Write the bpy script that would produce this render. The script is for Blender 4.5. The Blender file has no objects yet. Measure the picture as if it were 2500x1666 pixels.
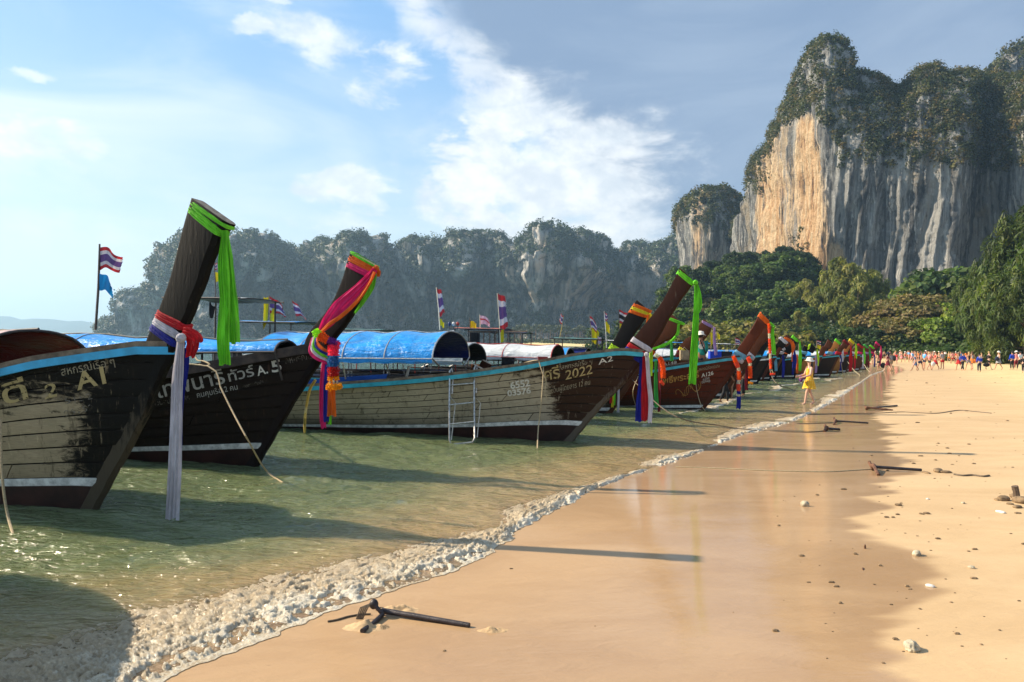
import bpy, bmesh, math, random
import numpy as np
from mathutils import Vector, Matrix
R = math.radians
rng = np.random.default_rng(7)
random.seed(7)
scene = bpy.context.scene
COL = scene.collection

# ------------------------------------------------------------------ camera
CAM = np.array([0.0, 0.0, 1.9]); FPX = 1806.0
ROLL, PITCH = math.atan(0.0225), math.atan(3.0 / 1806)
CF = np.array([0, math.cos(PITCH), math.sin(PITCH)])
U0 = np.array([0, -math.sin(PITCH), math.cos(PITCH)]); R0 = np.array([1.0, 0, 0])
CR = R0 * math.cos(ROLL) + U0 * math.sin(ROLL)
CU = -R0 * math.sin(ROLL) + U0 * math.cos(ROLL)
cam = bpy.data.cameras.new('camera'); cam.lens = 26.0; cam.sensor_width = 36.0
cam.clip_start = 0.05; cam.clip_end = 30000
camo = bpy.data.objects.new('camera', cam); COL.objects.link(camo)
M = Matrix.Identity(4)
for i in range(3):
    M[i][0], M[i][1], M[i][2], M[i][3] = CR[i], CU[i], -CF[i], CAM[i]
camo.matrix_world = M
scene.camera = camo

def ray(px, py):
    return CF + CR * ((px - 1250) / FPX) - CU * ((py - 833) / FPX)
def at(px, py, d):
    r = ray(px, py); return CAM + r * (d / r[1])
def gnd(px, py, z=0.0):
    r = ray(px, py); return CAM + r * ((z - CAM[2]) / r[2])

# ------------------------------------------------------------------ node helper
class NT:
    def __init__(s, tree): s.t = tree; s.n = tree.nodes; s.l = tree.links
    def node(s, typ, **kw):
        n = s.n.new(typ)
        ins = kw.pop('ins', {})
        for k, v in kw.items(): setattr(n, k, v)
        for k, v in ins.items(): s.set(n, k, v)
        return n
    def set(s, n, k, v):
        sock = n.inputs[k]
        if hasattr(v, 'is_output') or isinstance(v, bpy.types.NodeSocket): s.l.new(v, sock)
        else: sock.default_value = v
    def m(s, op, a, b=0.0, c=0.0, clamp=False):
        n = s.n.new('ShaderNodeMath'); n.operation = op; n.use_clamp = clamp
        for i, v in enumerate((a, b, c)): s.set(n, i, v)
        return n.outputs[0]
    def vm(s, op, a, b=(0, 0, 0)):
        n = s.n.new('ShaderNodeVectorMath'); n.operation = op
        s.set(n, 0, a)
        if op == 'SCALE': s.set(n, 3, b)
        else: s.set(n, 1, b)
        return n.outputs['Value'] if op in ('LENGTH', 'DOT_PRODUCT', 'DISTANCE') else n.outputs[0]
    def mix(s, f, a, b, blend='MIX'):
        n = s.n.new('ShaderNodeMix'); n.data_type = 'RGBA'; n.blend_type = blend; n.clamp_factor = True
        s.set(n, 'Factor', f)
        for k, v in ((6, a), (7, b)):
            if isinstance(v, (tuple, list)) and len(v) == 3: v = (*v, 1)
            s.set(n, k, v)
        return n.outputs[2]
    def ss(s, v, lo, hi):
        n = s.n.new('ShaderNodeMapRange'); n.interpolation_type = 'SMOOTHSTEP'
        s.set(n, 0, v); s.set(n, 1, lo); s.set(n, 2, hi); s.set(n, 3, 0.0); s.set(n, 4, 1.0)
        return n.outputs[0]
    def noise(s, vec, scale, detail=4.0, rough=0.5, dist=0.0, typ='FBM'):
        n = s.n.new('ShaderNodeTexNoise'); s.set(n, 'Vector', vec)
        for k, v in (('Scale', scale), ('Detail', detail), ('Roughness', rough), ('Distortion', dist)): s.set(n, k, v)
        return n.outputs['Fac']
    def scale(s, vec, sc):
        return s.vm('MULTIPLY', vec, sc)
    def sep(s, v):
        n = s.n.new('ShaderNodeSeparateXYZ'); s.set(n, 0, v); return n.outputs
    def comb(s, x, y, z):
        n = s.n.new('ShaderNodeCombineXYZ')
        for i, v in enumerate((x, y, z)): s.set(n, i, v)
        return n.outputs[0]
    def bump(s, h, strength=0.5, dist=0.01, normal=None):
        n = s.n.new('ShaderNodeBump'); s.set(n, 'Height', h); s.set(n, 'Strength', strength); s.set(n, 'Distance', dist)
        if normal is not None: s.set(n, 'Normal', normal)
        return n.outputs[0]
    def attr(s, name):
        n = s.n.new('ShaderNodeAttribute'); n.attribute_name = name; return n

MATS = {}
def new_mat(name):
    m = bpy.data.materials.new(name); m.use_nodes = True
    nt = NT(m.node_tree); nt.n.clear()
    out = nt.node('ShaderNodeOutputMaterial')
    b = nt.node('ShaderNodeBsdfPrincipled')
    nt.l.new(b.outputs[0], out.inputs[0])
    MATS[name] = m
    return m, nt, b, out

# ------------------------------------------------------------------ sun, world
SUN_EL = R(32.5); SUNV = np.array([-0.972, 0.235]); SUNV /= np.linalg.norm(SUNV)
SUN = np.array([SUNV[0] * math.cos(SUN_EL), SUNV[1] * math.cos(SUN_EL), math.sin(SUN_EL)])
sl = bpy.data.lights.new('sun', 'SUN'); sl.energy = 5.0; sl.angle = R(0.55); sl.color = (1.0, 0.86, 0.66)
so = bpy.data.objects.new('sun', sl); COL.objects.link(so)
so.rotation_euler = Vector(SUN).to_track_quat('Z', 'Y').to_euler(); so.location = (-60, 15, 60)

w = bpy.data.worlds.new('World'); scene.world = w; w.use_nodes = True
nt = NT(w.node_tree); nt.n.clear()
wout = nt.node('ShaderNodeOutputWorld'); bg = nt.node('ShaderNodeBackground'); bg.inputs['Strength'].default_value = 0.108
nt.l.new(bg.outputs[0], wout.inputs[0])
sky = nt.node('ShaderNodeTexSky'); sky.sky_type = 'NISHITA'; sky.sun_disc = False
sky.sun_elevation = SUN_EL; sky.sun_rotation = math.atan2(SUN[0], SUN[1])
sky.air_density = 1.0; sky.dust_density = 1.0; sky.ozone_density = 1.6
tc = nt.node('ShaderNodeTexCoord').outputs['Generated']
sx, sy, sz = nt.sep(tc)
az = nt.m('ARCTAN2', sx, sy); el = nt.m('ARCSINE', sz)
AE = nt.comb(az, el, 0.0)
def pxae(px, py):
    r = ray(px, py); r = r / np.linalg.norm(r); return math.atan2(r[0], r[1]), math.asin(r[2])
# warped sky coordinates
wn = nt.node('ShaderNodeTexNoise', ins={'Vector': tc, 'Scale': 5.0, 'Detail': 7.0, 'Roughness': 0.62}).outputs['Color']
wv = nt.vm('SUBTRACT', wn, (0.5, 0.5, 0.5))
wn2 = nt.vm('SCALE', wv, 0.10)
AEW = nt.vm('ADD', AE, wn2)
ax, ay, _ = nt.sep(AEW)
def line_mask(p, q, soft):                 # >0 right/above of the line p->q
    a, b = pxae(*p), pxae(*q)
    dx, dy = b[0] - a[0], b[1] - a[1]; L = math.hypot(dx, dy)
    nx, ny = -dy / L, dx / L
    return nt.m('ADD', nt.m('MULTIPLY', nt.m('SUBTRACT', ax, a[0]), nx), nt.m('MULTIPLY', nt.m('SUBTRACT', ay, a[1]), ny))
fine = nt.noise(nt.scale(tc, (1, 1, 2.2)), 9.0, 9.0, 0.60, 0.3)
streak = nt.noise(nt.scale(tc, (1, 1, 4.0)), 2.6, 6.0, 0.55, 0.6)
finec = nt.m('SUBTRACT', fine, 0.5)
# base blue: nishita pulled a little towards the paler cyan of the photograph
hor = nt.ss(el, 0.45, 0.0)
blue = nt.mix(0.78, sky.outputs[0], nt.mix(hor, (1.35, 2.75, 4.75), (3.7, 4.7, 5.2)))
# thin veil of cirrus on the left and low
veil = nt.m('MULTIPLY', nt.ss(streak, 0.34, 0.72), 0.62)
leftw = nt.ss(az, 0.05, -0.6)
veil = nt.m('MULTIPLY', veil, nt.m('ADD', nt.m('MULTIPLY', leftw, 0.8), 0.45))
c = nt.mix(veil, blue, (4.7, 5.2, 5.5))
# grey blue sheet of cloud on the right
d1 = line_mask((1560, 620), (930, -60), 0)
d1 = nt.m('MULTIPLY', d1, -1.0)
sheet = nt.ss(nt.m('ADD', d1, nt.m('MULTIPLY', finec, 0.05)), -0.02, 0.06)
lowfade = nt.ss(el, 0.03, 0.22)
sheetcol = nt.mix(nt.ss(streak, 0.35, 0.7), (1.36, 1.92, 2.85), (1.85, 2.42, 3.3))
sheetcol = nt.mix(lowfade, (3.1, 3.9, 4.9), sheetcol)
c = nt.mix(nt.m('MULTIPLY', sheet, 0.97), c, sheetcol)
# bright cloud bank along the edge of the sheet
band = nt.m('MULTIPLY', nt.ss(d1, -0.035, 0.0), nt.ss(d1, 0.05, 0.0))
band = nt.m('MULTIPLY', band, nt.ss(fine, 0.36, 0.56))
c = nt.mix(nt.m('MULTIPLY', band, 0.7), c, (4.8, 5.0, 5.3))
def blob(px, py, rx, ry, lo=0.05, hi=0.6, amp=1.0, tilt=0.0):
    a = pxae(px, py)
    dx = nt.m('DIVIDE', nt.m('SUBTRACT', ax, a[0]), rx / FPX)
    dy = nt.m('DIVIDE', nt.m('SUBTRACT', ay, a[1]), ry / FPX)
    if tilt: dy = nt.m('ADD', dy, nt.m('MULTIPLY', dx, tilt))
    r2 = nt.m('ADD', nt.m('MULTIPLY', dx, dx), nt.m('MULTIPLY', dy, dy))
    v = nt.m('ADD', nt.m('SUBTRACT', 1.0, r2), nt.m('MULTIPLY', finec, 4.6))
    return nt.m('MULTIPLY', nt.ss(v, lo, hi), amp)
tex = nt.noise(nt.scale(tc, (1, 1, 1.6)), 22.0, 6.0, 0.6)
white = nt.mix(nt.ss(tex, 0.3, 0.7), (4.1, 4.5, 4.9), (5.7, 5.8, 5.8))
for bx in [(1330, 440, 300, 190, -.6, 1.5, .75), (1330, 545, 360, 80, -.1, 1.3, .9), (1180, 430, 140, 130, -.1, .5, .95), (1380, 430, 270, 150, -.3, 1.4, .92), (1270, 310, 130, 90, -.1, 1.3, .85), (1150, 500, 140, 60, 0, 1.0, .9),
           (1130, 160, 110, 60, 0, 1.5, .6), (985, 200, 130, 75, -.1, .9, .92), (740, 110, 130, 60, -.1, 1.3, .85), (620, 85, 60, 22, .1, 1, .6),
           (850, 475, 120, 60, 0, .9, .85), (820, 530, 130, 35, 0, 1.3, .6), (35, 345, 130, 65, 0, .9, .9), (75, 190, 60, 16, .1, 1, .7),
           (1000, 60, 60, 90, 0, 1.5, .5), (680, 15, 40, 12, .1, 1, .5), (190, 540, 160, 60, 0, 2.0, .45), (1350, 490, 90, 22, 0, 1, .7)]:
    c = nt.mix(blob(*bx), c, white)
# haze whitening by the horizon
c = nt.mix(nt.m('MULTIPLY', nt.ss(el, 0.20, -0.02), 0.5), c, (4.3, 4.9, 5.2))
nt.l.new(c, bg.inputs['Color'])
w.cycles.sampling_method = 'MANUAL'; w.cycles.sample_map_resolution = 1024

vs = scene.view_settings; vs.view_transform = 'Standard'; vs.look = 'None'; vs.exposure = 0.92; vs.gamma = 1.0
vs.use_curve_mapping = False
cy = scene.cycles; cy.use_denoising = True; cy.max_bounces = 6; cy.diffuse_bounces = 3; cy.glossy_bounces = 3
cy.transmission_bounces = 3; cy.transparent_max_bounces = 6; cy.volume_bounces = 0; cy.caustics_reflective = False
cy.caustics_refractive = False; cy.sample_clamp_indirect = 6.0

# ------------------------------------------------------------------ object helpers
def prop(o, label=None, cat=None, group=None, kind=None):
    if label: o['label'] = label
    if cat: o['category'] = cat
    if group: o['group'] = group
    if kind: o['kind'] = kind
    return o
def empty(name, loc=(0, 0, 0), rz=0.0, label=None, cat=None, group=None):
    o = bpy.data.objects.new(name, None); COL.objects.link(o)
    o.location = [float(v) for v in loc]; o.rotation_euler = (0, 0, rz); o.empty_display_size = .2
    return prop(o, label, cat, group)
def link(name, me, parent=None, mat=None):
    if mat is not None:
        for mm in (mat if isinstance(mat, (list, tuple)) else [mat]): me.materials.append(MATS[mm] if isinstance(mm, str) else mm)
    o = bpy.data.objects.new(name, me); COL.objects.link(o)
    if parent is not None: o.parent = parent
    return o
def mesh_np(name, V, F, smooth=True, attrs=None, mi=None):
    """V (n,3), F (m,k) array of equal sized faces"""
    me = bpy.data.meshes.new(name)
    V = np.asarray(V, dtype=np.float32); F = np.asarray(F, dtype=np.int32)
    me.vertices.add(len(V)); me.vertices.foreach_set('co', V.ravel())
    k = F.shape[1]
    me.loops.add(F.size); me.loops.foreach_set('vertex_index', F.ravel())
    me.polygons.add(len(F)); me.polygons.foreach_set('loop_start', np.arange(0, F.size, k, dtype=np.int32))
    if mi is not None: me.polygons.foreach_set('material_index', np.asarray(mi, dtype=np.int32))
    me.update(calc_edges=True)
    if smooth: me.polygons.foreach_set('use_smooth', np.ones(len(F), dtype=bool))
    for an, av in (attrs or {}).items():
        av = np.asarray(av, dtype=np.float32)
        if av.ndim == 1:
            a = me.attributes.new(an, 'FLOAT', 'POINT'); a.data.foreach_set('value', av)
        else:
            a = me.attributes.new(an, 'FLOAT_COLOR', 'POINT')
            if av.shape[1] == 3: av = np.concatenate([av, np.ones((len(av), 1), np.float32)], 1)
            a.data.foreach_set('color', av.ravel())
    me.validate()
    return me
def grid_faces(nr, nc, wrap=False):
    i = np.arange(nr - 1)[:, None]; ncf = nc if wrap else nc - 1
    j = np.arange(ncf)[None, :]; j2 = (j + 1) % nc
    a = i * nc + j; b = i * nc + j2; c = (i + 1) * nc + j2; d = (i + 1) * nc + j
    return np.stack([a, b, c, d], -1).reshape(-1, 4)

class MB:
    """collects simple shapes in one mesh"""
    def __init__(s): s.v = []; s.f = []
    def add(s, V, F):
        o = len(s.v); s.v += [tuple(map(float, p)) for p in V]; s.f += [tuple(int(i) + o for i in f) for f in F]
    def box(s, c, size, rot=None):
        hx, hy, hz = [q / 2 for q in size]
        P = [Vector((x, y, z)) for x in (-hx, hx) for y in (-hy, hy) for z in (-hz, hz)]
        if rot is not None: P = [rot @ p for p in P]
        s.add([(p[0] + c[0], p[1] + c[1], p[2] + c[2]) for p in P],
              [(0, 1, 3, 2), (4, 6, 7, 5), (0, 4, 5, 1), (2, 3, 7, 6), (0, 2, 6, 4), (1, 5, 7, 3)])
    def beam(s, a, b, w, h):
        a, b = Vector(a), Vector(b); d = b - a
        q = d.to_track_quat('X', 'Z').to_matrix()
        s.box((a + b) / 2, (d.length, w, h), q)
    def tube(s, pts, r, n=6, caps=True):
        pts = [Vector(p) for p in pts]; m = len(pts)
        rr = r if hasattr(r, '__len__') else [r] * m
        V = []; up = Vector((0, 0, 1)); prev = None
        for i, p in enumerate(pts):
            d = (pts[min(i + 1, m - 1)] - pts[max(i - 1, 0)])
            if d.length < 1e-9: d = Vector((0, 0, 1))
            d.normalize()
            if prev is None:
                x = d.cross(up)
                if x.length < 1e-3: x = d.cross(Vector((1, 0, 0)))
            else:
                x = prev - d * prev.dot(d)
            x.normalize(); prev = x; y = d.cross(x)
            for k in range(n):
                a = 2 * math.pi * k / n
                V.append(p + (x * math.cos(a) + y * math.sin(a)) * rr[i])
        F = [(i * n + k, i * n + (k + 1) % n, (i + 1) * n + (k + 1) % n, (i + 1) * n + k) for i in range(m - 1) for k in range(n)]
        if caps: F += [tuple(range(n - 1, -1, -1)), tuple((m - 1) * n + k for k in range(n))]
        s.add(V, F)
    def ball(s, c, r, nu=8, nv=6, sc=(1, 1, 1)):
        V = [(c[0], c[1], c[2] - r * sc[2])]
        for j in range(1, nv):
            t = -math.pi / 2 + math.pi * j / nv
            for i in range(nu):
                a = 2 * math.pi * i / nu
                V.append((c[0] + r * sc[0] * math.cos(t) * math.cos(a), c[1] + r * sc[1] * math.cos(t) * math.sin(a), c[2] + r * sc[2] * math.sin(t)))
        V.append((c[0], c[1], c[2] + r * sc[2])); top = len(V) - 1
        F = [(0, 1 + (i + 1) % nu, 1 + i) for i in range(nu)]
        for j in range(nv - 2):
            for i in range(nu):
                a = 1 + j * nu
                F.append((a + i, a + (i + 1) % nu, a + nu + (i + 1) % nu, a + nu + i))
        a = 1 + (nv - 2) * nu
        F += [(a + i, a + (i + 1) % nu, top) for i in range(nu)]
        s.add(V, F)
    def build(s, name, mat, parent=None, smooth=False, sharp=True):
        me = bpy.data.meshes.new(name); me.from_pydata(s.v, [], s.f); me.update()
        if smooth:
            me.polygons.foreach_set('use_smooth', [True] * len(me.polygons))
            if sharp: me.set_sharp_from_angle(angle=R(40))
        return link(name, me, parent, mat)

# ------------------------------------------------------------------ numpy gradient noise
_perm = rng.permutation(256); _perm = np.concatenate([_perm, _perm, _perm])
_g = rng.normal(size=(256, 3)); _g /= np.linalg.norm(_g, axis=1)[:, None]
def pnoise(x, y, z):
    x, y, z = np.broadcast_arrays(np.asarray(x, float), np.asarray(y, float), np.asarray(z, float))
    xi, yi, zi = np.floor(x).astype(int), np.floor(y).astype(int), np.floor(z).astype(int)
    xf, yf, zf = x - xi, y - yi, z - zi
    xi &= 255; yi &= 255; zi &= 255
    u, v, w_ = [t * t * t * (t * (t * 6 - 15) + 10) for t in (xf, yf, zf)]
    out = 0
    for dx in (0, 1):
        for dy in (0, 1):
            for dz in (0, 1):
                h = _perm[_perm[_perm[xi + dx] + yi + dy] + zi + dz]
                g = _g[h]
                dot = g[..., 0] * (xf - dx) + g[..., 1] * (yf - dy) + g[..., 2] * (zf - dz)
                out = out + dot * (u if dx else 1 - u) * (v if dy else 1 - v) * (w_ if dz else 1 - w_)
    return out * 1.4
def fbm(x, y, z, oct=4, gain=0.5, lac=2.03):
    a, s, t = 1.0, 0.0, 0.0
    for i in range(oct):
        s = s + a * pnoise(x, y, z + i * 7.3); t += a
        a *= gain; x, y, z = x * lac, y * lac, z * lac
    return s / t
def sstep(x, a, b):
    t = np.clip((x - a) / (b - a), 0, 1); return t * t * (3 - 2 * t)
# ================================================================== materials
def set_b(nt, b, **kw):
    for k, v in kw.items():
        k = {'col': 'Base Color', 'rough': 'Roughness', 'spec': 'Specular IOR Level', 'nrm': 'Normal', 'metal': 'Metallic',
             'coat': 'Coat Weight', 'coatr': 'Coat Roughness', 'coati': 'Coat IOR', 'coatn': 'Coat Normal', 'ior': 'IOR', 'alpha': 'Alpha',
             'sheen': 'Sheen Weight', 'sss': 'Subsurface Weight'}[k]
        if isinstance(v, (tuple, list)) and len(v) == 3: v = (*v, 1)
        nt.set(b, k, v)
def simple(name, col, rough=0.6, var=0.15, scale=6.0, bump=0.15, metal=0.0, spec=0.4, bscale=None):
    m, nt, b, out = new_mat(name)
    oc = nt.node('ShaderNodeTexCoord').outputs['Object']
    n = nt.noise(oc, scale, 6, 0.6)
    n2 = nt.noise(oc, bscale or scale * 7, 4, 0.6)
    lo = tuple(c * (1 - var) for c in col); hi = tuple(min(1, c * (1 + var)) for c in col)
    set_b(nt, b, col=nt.mix(nt.ss(n, .3, .7), lo, hi), rough=nt.m('ADD', rough - .1, nt.m('MULTIPLY', n2, .2)), metal=metal, spec=spec)
    if bump: set_b(nt, b, nrm=nt.bump(n2, bump, 0.01))
    return m
def cloth(name, col, rough=0.75):
    m, nt, b, out = new_mat(name)
    oc = nt.node('ShaderNodeTexCoord').outputs['Object']
    n = nt.noise(nt.scale(oc, (1, 1, .3)), 14, 4, .6)
    c = nt.mix(nt.ss(n, .3, .7), tuple(x * .60 for x in col), tuple(x * .92 for x in col))
    c = nt.mix(nt.m('MULTIPLY', nt.ss(nt.noise(oc, 5, 6, .7), .55, .75), .30), c, tuple(x * .45 + .05 for x in col))
    set_b(nt, b, col=c, rough=rough, spec=.2, sheen=.15, nrm=nt.bump(nt.m('ADD', nt.noise(nt.scale(oc, (1, 1, .25)), 45, 4, .6), nt.noise(nt.scale(oc, (1, 1, .7)), 12, 4, .6)), .6, .012))
    tr = nt.node('ShaderNodeBsdfTranslucent'); nt.set(tr, 'Color', c)
    mx = nt.node('ShaderNodeMixShader', ins={0: .24})
    nt.l.new(b.outputs[0], mx.inputs[1]); nt.l.new(tr.outputs[0], mx.inputs[2]); nt.l.new(mx.outputs[0], out.inputs[0])
    return m
cloth('cloth_lime', (.20, .80, .03)); cloth('cloth_limeyellow', (.55, .90, .02)); cloth('cloth_yellow', (.90, .75, .02))
cloth('cloth_white', (.72, .68, .74)); cloth('cloth_red', (.60, .012, .02)); cloth('cloth_blue', (.012, .02, .30))
cloth('cloth_orange', (.95, .16, .01)); cloth('cloth_pink', (.85, .02, .17)); cloth('cloth_purple', (.18, .03, .28))
cloth('cloth_paleblue', (.22, .50, .68)); cloth('cloth_maroon', (.22, .01, .02)); cloth('cloth_violet', (.45, .28, .55)); cloth('cloth_green', (.06, .45, .08))
cloth('flag_violet', (.16, .09, .28)); cloth('flag_red', (.62, .04, .05)); cloth('flag_white', (.78, .74, .78)); cloth('flag_yellow', (.92, .72, .02))
cloth('flag_sky', (.02, .32, .72)); cloth('flag_black', (.03, .03, .035)); cloth('flag_pink', (.80, .62, .78))
simple('puff_lime', (.45, .80, .02), .8, .25, 30, .6); simple('puff_orange', (.92, .15, .01), .8, .25, 30, .6); simple('puff_purple', (.16, .02, .25), .8, .3, 30, .6)
simple('puff_pink', (.92, .03, .11), .8, .25, 30, .6); simple('puff_blue', (.02, .14, .45), .8, .3, 30, .6); simple('puff_red', (.50, .01, .01), .8, .3, 30, .6)
simple('puff_marigold', (.92, .38, .01), .8, .25, 30, .6); simple('puff_white', (.72, .70, .68), .8, .2, 30, .6)
simple('paint_sky', (.03, .34, .58), .35, .22, 5, .1); simple('paint_teal', (.035, .34, .42), .38, .25, 5, .1); simple('paint_white', (.62, .62, .60), .5, .3, 7, .15)
simple('paint_stripe', (.66, .66, .63), .55, .35, 9, .2); simple('paint_bottom', (.035, .012, .009), .5, .5, 3, .2)
simple('paint_navy', (.012, .03, .10), .5, .4, 4, .1); simple('paint_blue', (.02, .10, .42), .4, .25, 4, .1); simple('paint_black', (.018, .017, .016), .5, .4, 4, .1)
simple('paint_red', (.35, .03, .02), .45, .3, 4, .1); simple('paint_green', (.02, .25, .12), .45, .3, 4, .1)


for nm_, c_, th_ in (('letter_gold', (.48, .37, .17), .57), ('letter_white', (.46, .45, .42), .60), ('letter_pale', (.36, .31, .22), .56), ('letter_faint', (.20, .18, .15), .50), ('letter_ochre', (.50, .26, .07), .58), ('letter_bright', (.72, .70, .64), .63)):
    m, nt, b, out = new_mat(nm_); oc = nt.node('ShaderNodeTexCoord').outputs['Object']; n = nt.noise(nt.scale(oc, (1, 1, 1.5)), 16, 8, .75); v = nt.noise(oc, 5, 4, .6)
    set_b(nt, b, col=nt.mix(v, tuple(c * .55 for c in c_), tuple(c * 1.25 for c in c_)), rough=.7, spec=.2)
    t = nt.node('ShaderNodeBsdfTransparent'); mx = nt.node('ShaderNodeMixShader', ins={0: nt.ss(n, th_ - .03, th_ + .05)}); nt.l.new(b.outputs[0], mx.inputs[1]); nt.l.new(t.outputs[0], mx.inputs[2]); nt.l.new(mx.outputs[0], out.inputs[0])
simple('steel_tube', (.45, .44, .42), .35, .3, 20, .2, metal=.75); simple('iron', (.035, .028, .03), .45, .5, 14, .4, metal=.3); simple('rust', (.12, .055, .03), .8, .5, 18, .5)
simple('rope', (.42, .33, .20), .85, .25, 60, .5); simple('rope_dark', (.12, .09, .06), .85, .3, 60, .5); simple('rope_yellow', (.62, .42, .08), .6, .2, 60, .3)
simple('liner', (.02, .016, .012), .9, .4, 6, .2); simple('pole_wood', (.22, .15, .10), .7, .3, 10, .3); simple('pole_dark', (.05, .045, .045), .6, .3, 10, .2)
simple('skin', (.50, .26, .16), .5, .12, 8, .05); simple('skin_pale', (.60, .35, .25), .5, .12, 8, .05); simple('skin_dark', (.22, .10, .055), .5, .15, 8, .05)
simple('hair_dark', (.018, .012, .010), .55, .4, 40, .4); simple('hair_brown', (.09, .045, .02), .55, .4, 40, .4); simple('hair_blond', (.42, .28, .12), .55, .3, 40, .4)
simple('hat_cream', (.74, .68, .58), .8, .1, 10, .2); simple('coral_rock', (.44, .38, .27), .9, .4, 12, .8, bscale=40); simple('clod', (.20, .135, .075), .9, .4, 12, .8, bscale=50)
simple('shell_white', (.62, .58, .52), .6, .2, 30, .3); simple('foam_box', (.7, .66, .6), .7, .15, 8, .2); simple('bark', (.13, .09, .06), .9, .35, 5, .8)
simple('roof_rust', (.40, .10, .07), .7, .3, 3, .2); simple('engine', (.10, .10, .10), .4, .5, 12, .3, metal=.4); simple('kerchief', (.8, .7, .5), .7)

def tarp(name, col, under, rough=.32):
    m, nt, b, out = new_mat(name)
    oc = nt.node('ShaderNodeTexCoord').outputs['Object']
    n = nt.noise(nt.scale(oc, (1, 1, 1)), 2.2, 5, .6, .6); n2 = nt.noise(nt.scale(oc, (.5, 2, 2)), 5.0, 5, .55, .8)
    geo = nt.node('ShaderNodeNewGeometry')
    c = nt.mix(nt.ss(n, .25, .75), tuple(x * .72 for x in col), tuple(min(1, x * 1.2) for x in col))
    c = nt.mix(nt.ss(nt.noise(oc, 9, 6, .7), .60, .78), c, tuple(min(1, x * .6 + .22) for x in col))
    dirt = nt.m('MULTIPLY', nt.ss(nt.noise(nt.scale(oc, (.6, 1, 3)), 3, 8, .7), .52, .72), .5)
    c = nt.mix(dirt, c, (.16, .14, .11))
    set_b(nt, b, col=c, rough=rough, spec=.4, nrm=nt.bump(nt.m('ADD', n, n2), .9, .05))
    return m
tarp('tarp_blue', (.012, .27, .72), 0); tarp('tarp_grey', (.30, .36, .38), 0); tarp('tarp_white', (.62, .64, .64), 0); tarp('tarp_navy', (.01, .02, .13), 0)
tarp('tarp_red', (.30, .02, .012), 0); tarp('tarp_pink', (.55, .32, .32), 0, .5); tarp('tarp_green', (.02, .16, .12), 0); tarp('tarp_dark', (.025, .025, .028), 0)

# hull wood: dark weathered paint over bare grey planks; masks live in boat coordinates (x forward, z up)
def hull_mat(name, bare, paint, xb=-.4, kz=.25, z0=1.0, slope=.35, amount=1.0, gloss=.5, stem_dark=1.0, patch=.12):
    m, nt, b, out = new_mat(name)
    oc = nt.node('ShaderNodeTexCoord').outputs['Object']
    x, y, z = nt.sep(oc)
    rnd = nt.node('ShaderNodeObjectInfo').outputs['Random']
    big = nt.noise(nt.scale(oc, (1, 1, 2)), 1.6, 8, .68, .4)
    grain = nt.noise(nt.scale(oc, (2.0, 20, 42)), 2.2, 6, .65)
    blot = nt.noise(nt.scale(oc, (1.0, 1, 2.4)), 4.5, 9, .72, .8)
    # paint line: above z0 + slope*(x - x0) it is painted
    line = nt.m('MAXIMUM', nt.m('ADD', nt.m('SUBTRACT', z, z0), nt.m('MULTIPLY', x, slope)), nt.m('SUBTRACT', nt.m('SUBTRACT', x, xb), nt.m('MULTIPLY', z, kz)))
    bb = nt.m('MULTIPLY', nt.m('SUBTRACT', big, .5), .8)
    mask = nt.ss(nt.m('ADD', line, nt.m('ADD', bb, nt.m('MULTIPLY', nt.m('SUBTRACT', blot, .5), .9))), -.12, .12)
    mask = nt.m('MULTIPLY', mask, amount)
    bc = nt.mix(grain, tuple(c * .45 for c in bare), tuple(c * 1.35 for c in bare))
    bc = nt.mix(nt.m('MULTIPLY', nt.ss(rnd, 0, 1), .45), bc, tuple(c * .55 for c in bare))
    bc = nt.mix(nt.ss(blot, .57, .70), bc, (.035, .026, .018))           # rotten, blackened spots
    bc = nt.mix(nt.m('MULTIPLY', nt.ss(nt.noise(oc, 2.0, 4, .5), .5, .7), .22), bc, (.17, .165, .09))  # green cast
    pc = nt.mix(grain, tuple(c * .6 for c in paint), tuple(c * 1.5 for c in paint))
    pc = nt.mix(nt.ss(blot, 1 - patch * 3.2, 1 - patch * 2.2), pc, tuple((a + p) * .38 for a, p in zip(bare, paint)))
    c = nt.mix(mask, bc, pc)
    drip = nt.noise(nt.scale(oc, (1, 1, .10)), 9.0, 6, .7)
    c = nt.mix(nt.m('MULTIPLY', nt.ss(drip, .54, .68), .55), c, (.030, .022, .014))
    c = nt.mix(nt.m('MULTIPLY', nt.ss(nt.noise(nt.scale(oc, (1, 1, .14)), 13.0, 6, .7), .60, .70), .35), c, tuple(min(1, q * 1.5) for q in bare))
    # green and brown slime towards the waterline
    c = nt.mix(nt.m('MULTIPLY', nt.ss(nt.m('ADD', z, nt.m('MULTIPLY', bb, .3)), .42, .12), .75), c, (.035, .028, .016))
    h = nt.m('ADD', nt.m('MULTIPLY', grain, .6), nt.m('MULTIPLY', blot, 1.0))
    set_b(nt, b, col=c, rough=nt.m('ADD', nt.m('MULTIPLY', mask, gloss - .85), .85), spec=.14, nrm=nt.bump(h, .55, .012))
    return m
hull_mat('hull_A1', (.46, .36, .225), (.006, .005, .004), xb=-.34, kz=.25, z0=1.22, slope=.05)
hull_mat('hull_A5', (.08, .045, .032), (.014, .0085, .007), xb=-20, z0=-.4, slope=0.0, gloss=.55, patch=.10)
hull_mat('hull_A2', (.50, .425, .31), (.035, .016, .009), xb=-.15, kz=-.3, z0=1.30, slope=.10)
hull_mat('hull_red', (.16, .06, .03), (.095, .018, .009), xb=-20, z0=-.4, slope=0.0, gloss=.36, patch=.05)
hull_mat('hull_brown', (.14, .07, .04), (.10, .035, .015), xb=-20, z0=-.4, slope=0.0, gloss=.45, patch=.08)
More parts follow.
